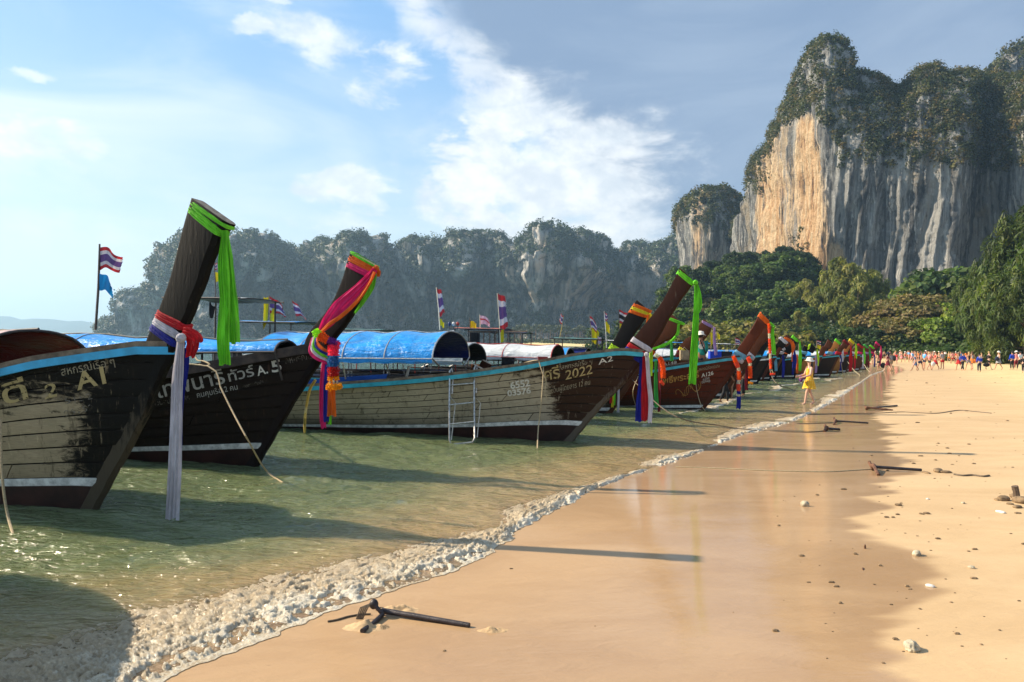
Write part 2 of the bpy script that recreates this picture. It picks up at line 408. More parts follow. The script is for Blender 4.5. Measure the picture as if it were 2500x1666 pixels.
hull_mat('hull_dark', (.08, .05, .03), (.022, .014, .012), xb=-20, z0=-.4, slope=0.0, gloss=.45, patch=.06)
hull_mat('hull_tan', (.30, .16, .06), (.27, .12, .035), xb=-20, z0=-.4, slope=0.0, gloss=.45, patch=.06)
def post_mat(name, col, worn, gloss=.5):
    m, nt, b, out = new_mat(name)
    oc = nt.node('ShaderNodeTexCoord').outputs['Object']
    g = nt.noise(nt.scale(oc, (14, 14, 1.6)), 2.5, 6, .65); s = nt.noise(nt.scale(oc, (5, 5, 1.2)), 4, 8, .7, .5)
    x, y, z = nt.sep(oc)
    c = nt.mix(g, tuple(c * .55 for c in col), tuple(c * 1.5 for c in col))
    c = nt.mix(nt.ss(s, .62, .72), c, worn)
    c = nt.mix(nt.m('MULTIPLY', nt.ss(nt.m('ADD', z, nt.m('MULTIPLY', nt.m('SUBTRACT', s, .5), 2.2)), 1.3, .7), .8), c, worn)
    set_b(nt, b, col=c, rough=gloss + .12, spec=.12, nrm=nt.bump(nt.m('ADD', g, s), .5, .01))
    return m
post_mat('post_A1', (.005, .004, .003), (.09, .07, .045)); post_mat('post_A5', (.007, .0035, .003), (.015, .009, .007)); post_mat('post_A2', (.030, .0095, .005), (.13, .105, .075), .42)
post_mat('post_red', (.075, .018, .007), (.09, .025, .012), .35); post_mat('post_brown', (.075, .024, .010), (.10, .04, .02), .4); post_mat('post_dark', (.006, .005, .005), (.012, .009, .008), .4)
post_mat('post_tan', (.30, .12, .03), (.24, .10, .03), .45); post_mat('post_maroon', (.10, .012, .016), (.09, .02, .015), .4)
simple('end_grain', (.34, .25, .17), .8, .5, 16, .6); simple('cap_wood', (.16, .12, .08), .8, .5, 9, .5, bscale=40); simple('cap_dark', (.045, .030, .022), .6, .5, 9, .4)

# leaves: colour from the vertex attribute, thin and a little translucent
def leaf_mat(name, tr=.30):
    m, nt, b, out = new_mat(name)
    a = nt.attr('col').outputs['Color']
    oi = nt.node('ShaderNodeObjectInfo').outputs['Random']
    a = nt.mix(nt.m('MULTIPLY', oi, .35), a, nt.vm('MULTIPLY', a, (1.25, 1.05, .7)))
    set_b(nt, b, col=a, rough=.55, spec=.25)
    t = nt.node('ShaderNodeBsdfTranslucent'); nt.set(t, 'Color', nt.vm('MULTIPLY', a, (1.3, 1.5, .6)))
    mx = nt.node('ShaderNodeMixShader', ins={0: tr})
    nt.l.new(b.outputs[0], mx.inputs[1]); nt.l.new(t.outputs[0], mx.inputs[2]); nt.l.new(mx.outputs[0], out.inputs[0])
leaf_mat('leaf'); leaf_mat('leaf_far', .12)

# limestone: 'warm' attribute is the ochre/cream flowstone, streaks run down the wall
m, nt, b, out = new_mat('limestone')
pos = nt.node('ShaderNodeNewGeometry').outputs['Position']
warm = nt.attr('warm').outputs['Fac']; cav = nt.attr('cav').outputs['Fac']
st = nt.noise(nt.scale(pos, (1, 1, .045)), .16, 9, .72, .35)
st2 = nt.noise(nt.scale(pos, (1, 1, .05)), .60, 8, .75, .25)
pat = nt.noise(nt.scale(pos, (1, 1, .5)), .05, 7, .65, .8)
fin = nt.noise(pos, .9, 6, .7)
grey = nt.mix(nt.ss(st, .40, .60), (.07, .072, .076), (.40, .39, .36))
grey = nt.mix(nt.ss(st2, .53, .64), grey, (.60, .58, .53))
grey = nt.mix(nt.ss(pat, .56, .70), grey, (.33, .27, .19))
wcol = nt.mix(nt.ss(st2, .35, .65), (.56, .30, .13), (.74, .57, .36))
wcol = nt.mix(nt.ss(st, .60, .75), wcol, (.70, .60, .46))
wcol = nt.mix(nt.ss(st, .45, .38), wcol, (.14, .125, .11))
c = nt.mix(nt.ss(nt.m('ADD', warm, nt.m('MULTIPLY', nt.m('SUBTRACT', st2, .5), 1.4)), .35, .65), grey, wcol)
c = nt.mix(nt.m('MULTIPLY', nt.ss(st2, .45, .34), .85), c, (.035, .036, .042))
c = nt.mix(nt.m('MULTIPLY', nt.ss(fin, .3, .75), .35), c, nt.vm('MULTIPLY', c, (.55, .55, .58)))
set_b(nt, b, col=c, rough=.85, spec=.2, nrm=nt.bump(nt.m('ADD', fin, nt.m('MULTIPLY', st2, 2.0)), 1.0, 1.2))
m, nt, b, out = new_mat('limestone_far')
pos = nt.node('ShaderNodeNewGeometry').outputs['Position']
warm = nt.attr('warm').outputs['Fac']
st = nt.noise(nt.scale(pos, (1, 1, .14)), .06, 9, .70, .35); st2 = nt.noise(nt.scale(pos, (1, 1, .3)), .10, 8, .7, .4); mo = nt.noise(pos, .025, 8, .75)
c = nt.mix(nt.ss(st, .40, .62), (.045, .055, .055), (.62, .58, .52))
c = nt.mix(nt.ss(nt.m('ADD', warm, nt.m('SUBTRACT', st2, .5)), .5, .75), c, (.55, .42, .30))
c = nt.mix(nt.ss(mo, .50, .60), c, (.03, .045, .022))
set_b(nt, b, col=c, rough=.9, spec=.15, nrm=nt.bump(nt.m('ADD', st, nt.m('MULTIPLY', st2, 2.0)), 1.0, 5))
m, nt, b, out = new_mat('far_hill')
pos = nt.node('ShaderNodeNewGeometry').outputs['Position']
set_b(nt, b, col=nt.mix(nt.noise(pos, .01, 6, .6), (.03, .045, .025), (.07, .09, .05)), rough=.9, spec=.1)
m, nt, b, out = new_mat('forest_floor')
pos = nt.node('ShaderNodeNewGeometry').outputs['Position']
set_b(nt, b, col=nt.mix(nt.noise(pos, .25, 7, .7), (.02, .022, .012), (.07, .065, .03)), rough=.95, spec=.1, nrm=nt.bump(nt.noise(pos, .6, 6, .7), 1.0, 1.0))

# sand: wet attribute 1 = film of water, 0 = dry; 'damp' darkens without a film
m, nt, b, out = new_mat('sand')
pos = nt.node('ShaderNodeNewGeometry').outputs['Position']
wet = nt.attr('wet').outputs['Fac']; damp = nt.attr('damp').outputs['Fac']; rough_a = nt.attr('trod').outputs['Fac']
n1 = nt.noise(nt.scale(pos, (.6, 1.4, 1)), .9, 7, .6, .6); n2 = nt.noise(pos, 9, 7, .65); n3 = nt.noise(pos, 260, 2, .6); n4 = nt.noise(nt.scale(pos, (.55, 1.5, 1)), 5, 5, .6, .9)
dry = nt.mix(nt.ss(n1, .3, .7), (.66, .51, .23), (.76, .605, .29))
dry = nt.mix(nt.m('MULTIPLY', nt.ss(n2, .50, .75), .35), dry, (.42, .30, .16))
dampc = nt.mix(nt.ss(n1, .3, .7), (.50, .34, .18), (.58, .405, .225))
wetc = nt.mix(nt.ss(n1, .3, .7), (.34, .205, .100), (.41, .26, .135))
c = nt.mix(damp, dry, dampc); c = nt.mix(nt.m('MULTIPLY', wet, .9), c, wetc)
fleck = nt.m('MULTIPLY', nt.ss(nt.noise(nt.scale(pos, (.5, 1.3, 1)), 22, 6, .75), .66, .72), nt.m('MULTIPLY', nt.ss(n1, .48, .62), .75))
c = nt.mix(fleck, c, (.16, .10, .055))
c = nt.mix(nt.m('MULTIPLY', nt.ss(n3, .45, .7), .30), c, nt.vm('MULTIPLY', c, (.62, .60, .58)))
hh = nt.m('ADD', nt.m('MULTIPLY', n3, .05), nt.m('MULTIPLY', nt.m('MULTIPLY', n2, rough_a), 1.6))
hh = nt.m('ADD', hh, nt.m('MULTIPLY', n4, .55))
vo = nt.node('ShaderNodeTexVoronoi', ins={'Vector': nt.vm('ADD', nt.scale(pos, (1, .55, 1)), nt.scale(nt.comb(n2, n1, 0.0), (.5, .5, 0))), 'Scale': 3.2}).outputs['Distance']
hh = nt.m('ADD', hh, nt.m('MULTIPLY', nt.m('MULTIPLY', nt.ss(vo, .0, .30), rough_a), 5.5))
nrm = nt.bump(hh, .8, .024)
cn = nt.bump(nt.m('ADD', nt.m('MULTIPLY', n4, .5), nt.m('MULTIPLY', nt.noise(nt.scale(pos, (.7, 2.2, 1)), 16, 4, .6), .22)), .30, .010)
set_b(nt, b, col=c, rough=.75, spec=.3, nrm=nrm, coat=nt.attr('film').outputs['Fac'], coatr=.05, coati=1.36, coatn=cn)

# sea: turbid green water; depth below the surface is an attribute
m, nt, b, out = new_mat('sea')
pos = nt.node('ShaderNodeNewGeometry').outputs['Position']
dep = nt.attr('depth').outputs['Fac']; mud = nt.attr('mud').outputs['Fac']
nn = nt.noise(nt.scale(pos, (.4, 1, 1)), .8, 6, .6, .7)
deep = nt.mix(nt.ss(dep, .12, .8), (.130, .158, .070), (.045, .095, .062))
deep = nt.mix(nt.ss(dep, 2.0, 9.0), deep, (.020, .115, .120))
shal = nt.mix(nt.ss(nn, .3, .7), (.34, .245, .105), (.40, .30, .15))
f = nt.ss(nt.m('ADD', dep, nt.m('MULTIPLY', nt.m('SUBTRACT', nn, .5), .10)), .015, .14)
c = nt.mix(f, shal, deep)
c = nt.mix(nt.m('MULTIPLY', mud, .6), c, (.34, .235, .115))
r1 = nt.noise(nt.scale(pos, (.55, 1.2, 1)), 3.2, 4, .55, .5); r2 = nt.noise(nt.scale(pos, (.7, 1.6, 1)), 11, 3, .5, .4); r3 = nt.noise(nt.scale(pos, (.5, 1, 1)), .5, 5, .6)
dist = nt.vm('LENGTH', pos)
fade = nt.ss(dist, 120.0, 6.0)
h = nt.m('ADD', nt.m('MULTIPLY', r1, 1.0), nt.m('MULTIPLY', nt.m('MULTIPLY', r2, .42), fade))
b.subsurface_method = 'BURLEY'; nt.set(b, 'Subsurface Radius', (.45, .60, .40)); nt.set(b, 'Subsurface Scale', .5)
set_b(nt, b, sss=.85, col=c, rough=.08, spec=.6, ior=1.38, nrm=nt.bump(h, .9, .19))

m, nt, b, out = new_mat('foam')
pos = nt.node('ShaderNodeNewGeometry').outputs['Position']
wh = nt.attr('white').outputs['Fac']
n = nt.noise(pos, 60, 6, .75, .8); n2 = nt.noise(pos, 18, 7, .7, 1.2)
br = nt.mix(nt.ss(n2, .3, .7), (.47, .34, .195), (.64, .52, .34))
c = nt.mix(nt.ss(nt.m('ADD', wh, nt.m('MULTIPLY', nt.m('SUBTRACT', n, .5), 1.5)), .30, .85), br, (.80, .73, .58))
set_b(nt, b, col=c, rough=.28, spec=.5, nrm=nt.bump(nt.m('ADD', n, n2), 1.0, .02))
# ================================================================== beach, sea, foam
SHY = np.array([-40, 0, 2, 4.05, 4.65, 5.17, 5.68, 6.28, 6.73, 7.57, 8.9, 10.28, 11.22, 13.0, 15.1, 19.3, 28.3, 46, 58, 70.7, 87, 110, 150, 200, 260, 330, 420, 700])
SHX = np.array([-20, -4.4, -2.9, -1.90, -1.58, -1.25, -.80, -.37, -.14, .10, .72, 1.38, 2.10, 3.25, 4.4, 7.4, 12.5, 21.9, 28.3, 35.7, 44, 52, 52, 36, 44, 60, 80, 80])
def shx(y):
    y = np.asarray(y, float)
    s = np.zeros_like(y)
    for o in (-.06, -.03, 0, .03, .06): s = s + np.interp(y * (1 + o), SHY, SHX)
    return s / 5
def shore_sd(x, y):
    y = np.maximum(y, -39.0)
    e = .15 + np.abs(y) * .03
    g = (shx(y + e) - shx(y - e)) / (2 * e)
    sc = .07 * pnoise(y * 1.3, .5, 0) + .03 * pnoise(y * 5, 9.5, 0)
    return (x - shx(y)) / np.sqrt(1 + g * g) + sc * np.minimum(1, 1.0)
def beach_z(x, y):
    sd = shore_sd(x, y)
    z = np.where(sd > 0, .034 * np.minimum(sd, 9) + .003 * np.clip(sd - 9, 0, 30), .055 * sd)
    z = np.maximum(z, -14)
        # broad cusps and trodden relief on the dry beach
    z = z + sstep(sd, .2, 4) * .012 * fbm(x * .5, y * .5, 3.0, 3)
    z = z + sstep(sd, 4.5, 9) * .06 * fbm(x * 2.2, y * 2.2, 1.0, 4, .6)
    return z, sd
def fan(rows, cols):
    ys = rows[:, None]; a = cols[None, :]
    return (ys * np.tan(a)), np.repeat(ys, len(cols), 1)
d_rows = np.concatenate([np.linspace(.6, 3.4, 24), 3.45 * (420 / 3.45) ** (np.linspace(0, 1, 560))])
a_cols = np.concatenate([np.linspace(R(-62), R(-37), 30), np.linspace(R(-36.9), R(37), 560), np.linspace(R(37.2), R(64), 40)])
X, Y = fan(d_rows, a_cols)
Z, SD = beach_z(X, Y)
wetn = .55 * fbm(X * .10, Y * .9, 2.0, 4) + .35 * fbm(X * .6, Y * 2.6, 4.0, 3) 
wid = np.interp(Y, [3, 4.5, 6, 8, 10, 13, 16, 20, 30, 60], [3.6, 3.5, 3.2, 3.3, 3.5, 3.0, 2.6, 1.8, 1.6, 1.6])
edge = SD - wid - wetn * 1.3
wet = 1 - sstep(edge, -.10, .10)
near = sstep(SD, .0, .8) 
damp = 1 - sstep(SD + 1.2 * wetn, 4.0, 11.0) * .9
trod = sstep(SD + wetn, 5.0, 10.0)
V = np.stack([X, Y, Z], -1).reshape(-1, 3)
me = mesh_np('beach', V, grid_faces(*X.shape), True, {'wet': wet.ravel(), 'film': (wet * .8 * (1 - (1 - sstep(SD + .5 * wetn, .5, 2.2)) * sstep(Y, 10, 6.5) * .85)).ravel(), 'damp': damp.ravel(), 'trod': trod.ravel()})
beach = prop(link('beach_sand', me, None, 'sand'), kind='structure')

# land behind the beach, one big sheet to the foot of the cliffs
gx, gy = np.meshgrid(np.linspace(20, 420, 90), np.linspace(95, 620, 110))
hx = np.exp(-((gx - 100) / 62) ** 2 - ((gy - 285) / 62) ** 2)
def land_z(x, y):
    sd = shore_sd(x, y)
    hill = 28 * np.exp(-((x - 112) / 30) ** 2 - ((y - 300) / 55) ** 2) + 17 * np.exp(-((x - 76) / 24) ** 2 - ((y - 275) / 45) ** 2) + 9 * np.exp(-((x - 50) / 16) ** 2 - ((y - 260) / 40) ** 2)
    hill = hill * sstep(sd, 0, 14)
    z = np.minimum(.06 * sd, .9) - .12 + hill + 8 * sstep(y, 300, 480)
    z = z - 2.2 * sstep(y, 172, 150) * sstep(x, 35, 55)
    return np.where(sd < 0, -1.0, z + .6 * fbm(x * .05, y * .05, 2, 3) * sstep(sd, 10, 40))
me = mesh_np('land', np.stack([gx, gy, land_z(gx, gy)], -1).reshape(-1, 3), grid_faces(*gx.shape))
prop(link('forest_ground', me, None, 'forest_floor'), kind='structure')

# sea surface
s_rows = np.concatenate([np.linspace(.6, 3.0, 12), 3.05 * (130 / 3.05) ** np.linspace(0, 1, 520), 131 * (9000 / 131) ** np.linspace(0, 1, 60)])
s_cols = np.concatenate([np.linspace(R(-80), R(-38), 40), np.linspace(R(-37.8), R(36), 520), np.linspace(R(37), R(60), 12)])
X, Y = fan(s_rows, s_cols)
sd = shore_sd(X, Y)
depth = np.clip(-sd * .055, 0, 14)
amp = sstep(depth, .0, .14) * np.clip(1.2 - Y / 90, .0, 1)
u = X * .5 - Y * .85; 
Zs = 1.45 * amp * (.030 * fbm(X * .9 + 5, Y * 1.7, 0, 3) + .024 * pnoise(X * 1.1 + 1.5 * pnoise(X * .3, Y * .3, 4), Y * 3.1, 7.0) + .014 * fbm(X * 4, Y * 9, 1.0, 2))
# low rollers parallel to the shore
ph = -sd * 1.6 + 1.5 * fbm(X * .12, Y * .12, 9, 2)
Zs = Zs + .035 * sstep(-sd, .1, 1.2) * np.exp(-np.clip(-sd, 0, 50) / 7) * np.maximum(np.sin(ph), -.3) * np.clip(1.3 - Y / 80, 0, 1)
Zs = Zs + sstep(sd, -.5, .0) * .012 * (1 - sstep(sd, .0, .35))
Zs = Zs - .06 * sstep(sd, -.12, .22); Zs = np.where(sd > .4, -.3, Zs)
mud = np.exp(-np.clip(-sd, 0, 60) / 1.1) * .9
me = mesh_np('sea', np.stack([X, Y, Zs], -1).reshape(-1, 3), grid_faces(*X.shape), True, {'depth': depth.ravel(), 'mud': mud.ravel()})
prop(link('sea_water', me, None, 'sea'), kind='structure')

# breaking foam along the edge
def foam(name, y0, y1, n, nc, wfun, off=0.0, hmax=.085, seed=0.0, pw=1.0):
    ys = y0 * (y1 / y0) ** np.linspace(0, 1, n); t = np.linspace(0, 1, nc) ** pw      # t 0 = landward edge
    Yc = ys[:, None] + 0 * t[None, :]
    W = wfun(ys)[:, None]
    e = .15 + ys * .03; g = ((shx(ys + e) - shx(ys - e)) / (2 * e))[:, None]
    L = np.sqrt(1 + g * g); nx, ny = 1 / L, -g / L
    lace = (.14 * fbm(ys * 2.2, seed, 0, 3) + .07 * fbm(ys * 9, seed, 1, 3) + (.0 if off == 0 else 1.0) * 1.3 * pnoise(ys * .16, seed, 4))[:, None] * np.minimum(1, W * 1.5 if off == 0 else 1.0 + 0 * W) * (1 - t[None, :])
    dd = .04 + lace + off - W * t[None, :]
    Xc = shx(ys)[:, None] + dd * nx; Yc = Yc + dd * ny
    bz, _ = beach_z(Xc, Yc)
    s = 1.0
    q = np.clip(Yc / 7, .8, 6) ** .6
    Us = np.cumsum(np.concatenate([[0], np.hypot(np.diff(Xc[:, 0]), np.diff(Yc[:, 0]))]))[:, None] + 0 * Xc; Vs = dd + 0 * Xc
    wx = .10 * fbm(Xc * 4 / q, Yc * 4 / q, seed + 11, 2); wy = .10 * fbm(Xc * 4 / q, Yc * 4 / q, seed + 12, 2)
    a = fbm((Us + wx) * 6 / q, (Vs + wy) * 13 / q, seed, 4, .6); b2 = 1 - np.abs(fbm((Us + wx * 3) * 10 / q, (Vs + wy * 3) * 24 / q, seed + 3, 4, .6)) * 3.2
    c3 = fbm(Xc * 48, Yc * 48, seed + 5, 2, .6)
    env = np.minimum(1, t * 22)[None, :] * (1 - t[None, :] ** 3) * (np.minimum(W, 1) * .55 + .45)
    hump = .35 + .65 * np.exp(-((t[None, :] - .15) / .20) ** 2)
    cover = sstep(a + .35 * fbm(Xc * 1.3, Yc * 2.0, seed + 8, 3) + (1 - t[None, :]) * .5 - .04, -.28, .05)
    cover = cover * (1 - sstep(.10 + .14 * fbm(Xc * 5, Yc * 5, seed + 21, 3) - t[None, :], 0, .06) * sstep(fbm(Xc * 16, Yc * 16, seed + 22, 3), -.25, .0)) 
    far = sstep(Yc, 8.5, 12); cover = cover * (1 - far * (1 - sstep(fbm(Yc * .9, Xc * .9, seed + 15, 3), -.34, -.08)))
    h = env * (1 - .25 * far) * hump * hmax * .8 * (.36 + .40 * np.clip(b2, -.2, 1) + .70 * a + .09 * c3)
    base = np.maximum(bz + .004, -.012 + .0 * bz) - .06 * sstep(t[None, :] + .2 * a, .55, .95)
    z = base + np.clip(h, -.0, 1) * cover - (1 - cover) * .035 * np.maximum(t[None, :] > .12, far) - sstep(t[None, :] + 0 * W, .9, 1) * .05
    white = .50 * np.exp(-((t[None, :] - .05) / .12) ** 2) + .34 * np.clip(b2, 0, 1) ** 3 + .55 * fbm(Xc * .9, Yc * 1.6, seed + 2, 3) + .12 * c3
    white = white + np.clip((Yc - 9) / 25, 0, .12)
    V = np.stack([Xc, Yc, z], -1).reshape(-1, 3)
    me = mesh_np(name, V, grid_faces(n, nc), True, {'white': white.ravel()})
    return prop(link(name, me, None, 'foam'), kind='stuff')
def wf(y):
    return np.interp(y, [2, 3, 4.2, 5.0, 5.8, 6.6, 7.15, 7.5, 8.2, 9.2, 10.0, 10.8, 11.6, 12.6, 13.4, 14.3, 16, 17.2, 18.6, 20.5, 22, 26, 30, 36, 45, 60, 75, 100],
                     [3.8, 3.7, 3.4, 3.0, 2.6, 1.9, 1.1, .55, 1.1, .9, .5, .45, 1.1, 1.1, .5, .4, 1.3, 2.0, 1.8, .8, .5, .8, 1.8, .8, .3, .6, .4, .3])
foam('sea_foam', 2.2, 95, 1700, 170, wf, pw=1.15)
foam('wave_foam', 19, 60, 420, 40, lambda y: .35 + 1.0 * np.clip(np.sin(y * .55 + 1), 0, 1), off=-3.0, hmax=.07, seed=20)
foam('ripple_foam', 24, 70, 420, 40, lambda y: .4 + 1.1 * np.clip(np.sin(y * .4 + 2), 0, 1), off=-1.6, hmax=.06, seed=30)

# ================================================================== foliage meshes
def leaves(C, Rad, n, leaf, cols, up=.25, elong=1.0, droop=0.0, sq=(1, 1, .85), jitter=.28, shell=(.55, 1.05)):
    """clumps of leaf quads; C (k,3) centres, Rad (k,), cols (k,3). returns V, F, colours"""
    k = len(C); N = k * n
    idx = np.repeat(np.arange(k), n)
    d = rng.normal(size=(N, 3)); d[:, 2] += up; d /= np.linalg.norm(d, axis=1)[:, None]
    r = rng.uniform(*shell, N) * Rad[idx]
    lump = 1 + jitter * pnoise(d[:, 0] * 2.4 + idx * .37, d[:, 1] * 2.4, d[:, 2] * 2.4)
    p = C[idx] + d * np.array(sq) * (r * lump)[:, None]
    nrm = d + rng.normal(size=(N, 3)) * .55
    nrm[:, 2] += .25
    nrm /= np.linalg.norm(nrm, axis=1)[:, None]
    t = np.cross(nrm, rng.normal(size=(N, 3)))
    if droop:
        t = t * (1 - droop) + np.array([0, 0, -1.0]) * droop; t -= nrm * (t * nrm).sum(1)[:, None]
    t /= np.linalg.norm(t, axis=1)[:, None] + 1e-9
    bt = np.cross(nrm, t)
    s = (leaf if np.ndim(leaf) == 0 else np.asarray(leaf)[idx]) * rng.uniform(.55, 1.35, N)
    a = t * (s * elong)[:, None] * .5; b_ = bt * (s / elong ** .5)[:, None] * .42
    f = nrm * (s * .18)[:, None]
    V = np.stack([p - a, p - b_ + f, p + a, p + b_ + f], 1).reshape(-1, 3)
    F = np.arange(N * 4).reshape(-1, 4)
    cc = cols[idx] * rng.uniform(.70, 1.30, (N, 1)) * rng.uniform(.92, 1.08, (N, 3))
    return V, F, np.repeat(cc, 4, 0)
def leaf_mesh(name, parts):
    V = np.concatenate([p[0] for p in parts]); C_ = np.concatenate([p[2] for p in parts])
    F = []; o = 0
    for p in parts: F.append(p[1] + o); o += len(p[0])
    return mesh_np(name, V, np.concatenate(F), False, {'col': np.clip(C_, 0, 1)})
def pick(cols, n):
    cols = np.array(cols, float); a = cols[rng.integers(0, len(cols), n)]; b = cols[rng.integers(0, len(cols), n)]
    t = rng.random((n, 1)); return (a * t + b * (1 - t)) * rng.uniform(.75, 1.25, (n, 1))

# ================================================================== cliffs
def cliff(name, plan, top, lip, S, ns, nt_, mat, amp=(6, 1.7, .7), warmf=None, veg=None, kscale=1.0, zbot=-4, seed=0.0, lab=None):
    P = np.array(plan, float); T = np.array(top, float); Lp = np.array(lip, float)
    # resample the foot line
    seg = np.concatenate([[0], np.cumsum(np.hypot(np.diff((P[:, 0] - 1250) / FPX * P[:, 1]), np.diff(P[:, 1])))])
    s = np.linspace(0, seg[-1], ns)
    px = np.interp(s, seg, P[:, 0]); d = np.interp(s, seg, P[:, 1])
    ker = np.ones(9) / 9
    d = np.convolve(np.pad(d, 4, 'edge'), ker, 'valid'); px = np.convolve(np.pad(px, 4, 'edge'), ker, 'valid')
    if kscale > 3: d = d - 75 * sstep(608 - np.interp(px, T[:, 0], T[:, 1]), 0, 40)
    Xf = (px - 1250) / FPX * d
    topy = np.interp(px, T[:, 0], T[:, 1]); lipy = np.interp(px, Lp[:, 0], Lp[:, 1])
    Sv = np.interp(px, [q[0] for q in S], [q[1] for q in S])
    hy = 833 + 3 + (px - 1250) * .0225
    if kscale > 3: topy = topy + .30 * (topy - np.interp(px, [380, 560, 750, 1100, 1500, 1600], [600, 585, 600, 582, 600, 600])) * sstep(px, 430, 500) * sstep(px, 1620, 1560) + 8
    H = CAM[2] + (hy - topy) / FPX * (d + Sv); HL = CAM[2] + (hy - lipy) / FPX * d
    HL = np.minimum(HL, H * .97)
    nb = int(nt_ * .16); nv = nt_ - nb
    v = np.linspace(0, 1, nv)
    lipf = .66
    v = v[:, None]
    zz = np.where(v < lipf, zbot + (HL - zbot)[None] * (v / lipf), HL[None] + (H - HL)[None] * np.sin(np.clip((v - lipf) / (1 - lipf), 0, 1) * math.pi / 2) ** .9)
    back = np.where(v < lipf, 0.02 * zz, 0.02 * zz + Sv[None] * np.clip((v - lipf) / (1 - lipf), 0, 1) ** 1.5)
    vb = np.linspace(0, 1, nb + 1)[1:, None]
    zb = H[None] * (1 - vb ** 1.4) + zbot * vb; bb = (0.02 * H + Sv)[None] + Sv[None] * vb * 1.2 + 8 * vb
    Zc = np.concatenate([zz, zb]); Bk = np.concatenate([back, bb])
    ux, uy = Xf / np.hypot(Xf, d), d / np.hypot(Xf, d)
    gX = np.gradient(Xf); gY = np.gradient(d); gl = np.hypot(gX, gY) + 1e-6
    nx, ny = gY / gl, -gX / gl                     # outward (towards the viewer for a left-to-right foot line)
    S2 = s[None, :] + 0 * Zc; k = kscale
    warp = 6 * k * fbm(S2 / (60 * k), Zc / (60 * k), seed + 5, 2)
    big = amp[0] * fbm(S2 / (42 * k), Zc / (95 * k), seed, 4, .5)
    fl = 1 - np.abs(fbm((S2 + warp) / (7.5 * k), Zc / (80 * k), seed + 1, 4, .55)) * 2.4
    f2 = fbm((S2 + warp) / (2.6 * k), Zc / (34 * k), seed + 2, 3, .6)
    ru = fbm(S2 / (9 * k), Zc / (9 * k), seed + 3, 4, .6)
    led = pnoise(S2 / (60 * k), Zc / (16 * k), seed + 4)
    disp = big + amp[1] * fl + amp[2] * f2 * 1.6 + amp[1] * .9 * ru + amp[1] * .9 * led
    hf = np.clip(Zc / np.maximum(HL, 1)[None], 0, 1.4)
    disp = disp + amp[1] * 1.6 * np.sin(np.clip(hf, 0, 1) * math.pi) * -1.0     # gently concave wall under the lip
    on = np.concatenate([np.ones_like(zz), 1 - vb * np.ones_like(zb)])
    disp = disp * on
    Zd = Zc + on * np.where(Zc > HL[None] * .98, 1.0, .0) * (amp[1] * 1.5 * ru + amp[0] * .25 * fbm(S2 / (14 * k), Zc / (14 * k), seed + 8, 3))
    Xc = Xf[None] + Bk * ux[None] + disp * nx[None]; Yc = d[None] + Bk * uy[None] + disp * ny[None]
    PX = px[None] + 0 * Zc
    PY = hy[None] - (Zd - CAM[2]) * FPX / (d[None] + Bk)
    wv = warmf(PX, PY, S2, Zd) if warmf else 0 * Zc
    me = mesh_np(name, np.stack([Xc, Yc, Zd], -1).reshape(-1, 3), grid_faces(*Zc.shape), True, {'warm': wv.ravel(), 'cav': f2.ravel()})
    o = prop(link(name, me, None, mat), kind='structure')
    return o, Xc, Yc, Zd, PX, PY, nv, HL
def veg_on(Xc, Yc, Zd, PX, PY, nv, dens, rad, n, leaf, palette, up=.3, lift=.25, seed=0):
    """choose points on a cliff grid with probability dens(PX, PY, slope)"""
    A, B_, C_ = Xc[:nv + 6], Yc[:nv + 6], Zd[:nv + 6]
    # area weights
    du = np.stack([np.gradient(A, axis=1), np.gradient(B_, axis=1), np.gradient(C_, axis=1)], -1)
    dv = np.stack([np.gradient(A, axis=0), np.gradient(B_, axis=0), np.gradient(C_, axis=0)], -1)
    cr = np.cross(du, dv); ar = np.linalg.norm(cr, axis=-1); sl = np.abs(cr[..., 2]) / (ar + 1e-9)
    w_ = dens(PX[:nv + 6], PY[:nv + 6], sl, A, B_, C_) * ar
    tot = w_.sum(); cnt = int(tot)
    idx = rng.choice(w_.size, cnt, p=(w_ / tot).ravel())
    P = np.stack([A.ravel()[idx], B_.ravel()[idx], C_.ravel()[idx]], -1)
    Rr = rng.uniform(*rad, cnt) * rng.choice([.6, .8, 1, 1.25], cnt)
    P[:, 2] += Rr * lift
    return leaves(P, Rr, n, leaf, pick(palette, cnt), up=up)
DG = [(.026, .040, .016), (.042, .056, .022), (.058, .070, .025), (.035, .048, .024), (.11, .10, .035), (.14, .10, .036)]

# --- the great wall on the right
plan = [(1792, 445), (1806, 412), (1830, 388), (1870, 360), (1925, 328), (1968, 303), (2000, 291), (2060, 286), (2150, 282), (2260, 274), (2330, 268), (2352, 280), (2395, 284), (2500, 255), (2700, 240), (2950, 235)]
top = [(1792, 570), (1810, 510), (1826, 420), (1844, 388), (1868, 364), (1894, 312), (1916, 256), (1940, 212), (1948, 170), (1960, 130), (1980, 108), (2008, 99), (2034, 102), (2052, 124), (2062, 145), (2066, 196), (2092, 200), (2122, 206),
       (2146, 226), (2160, 248), (2190, 252), (2215, 222), (2232, 208), (2255, 203), (2278, 206), (2296, 226), (2320, 218), (2350, 216), (2390, 222), (2420, 235), (2500, 235), (2700, 260), (2950, 300)]
lip = [(1792, 590), (1815, 430), (1850, 395), (1890, 350), (1930, 290), (1985, 262), (2010, 320), (2050, 385), (2100, 398), (2200, 410), (2300, 404), (2400, 410), (2500, 395), (2950, 400)]
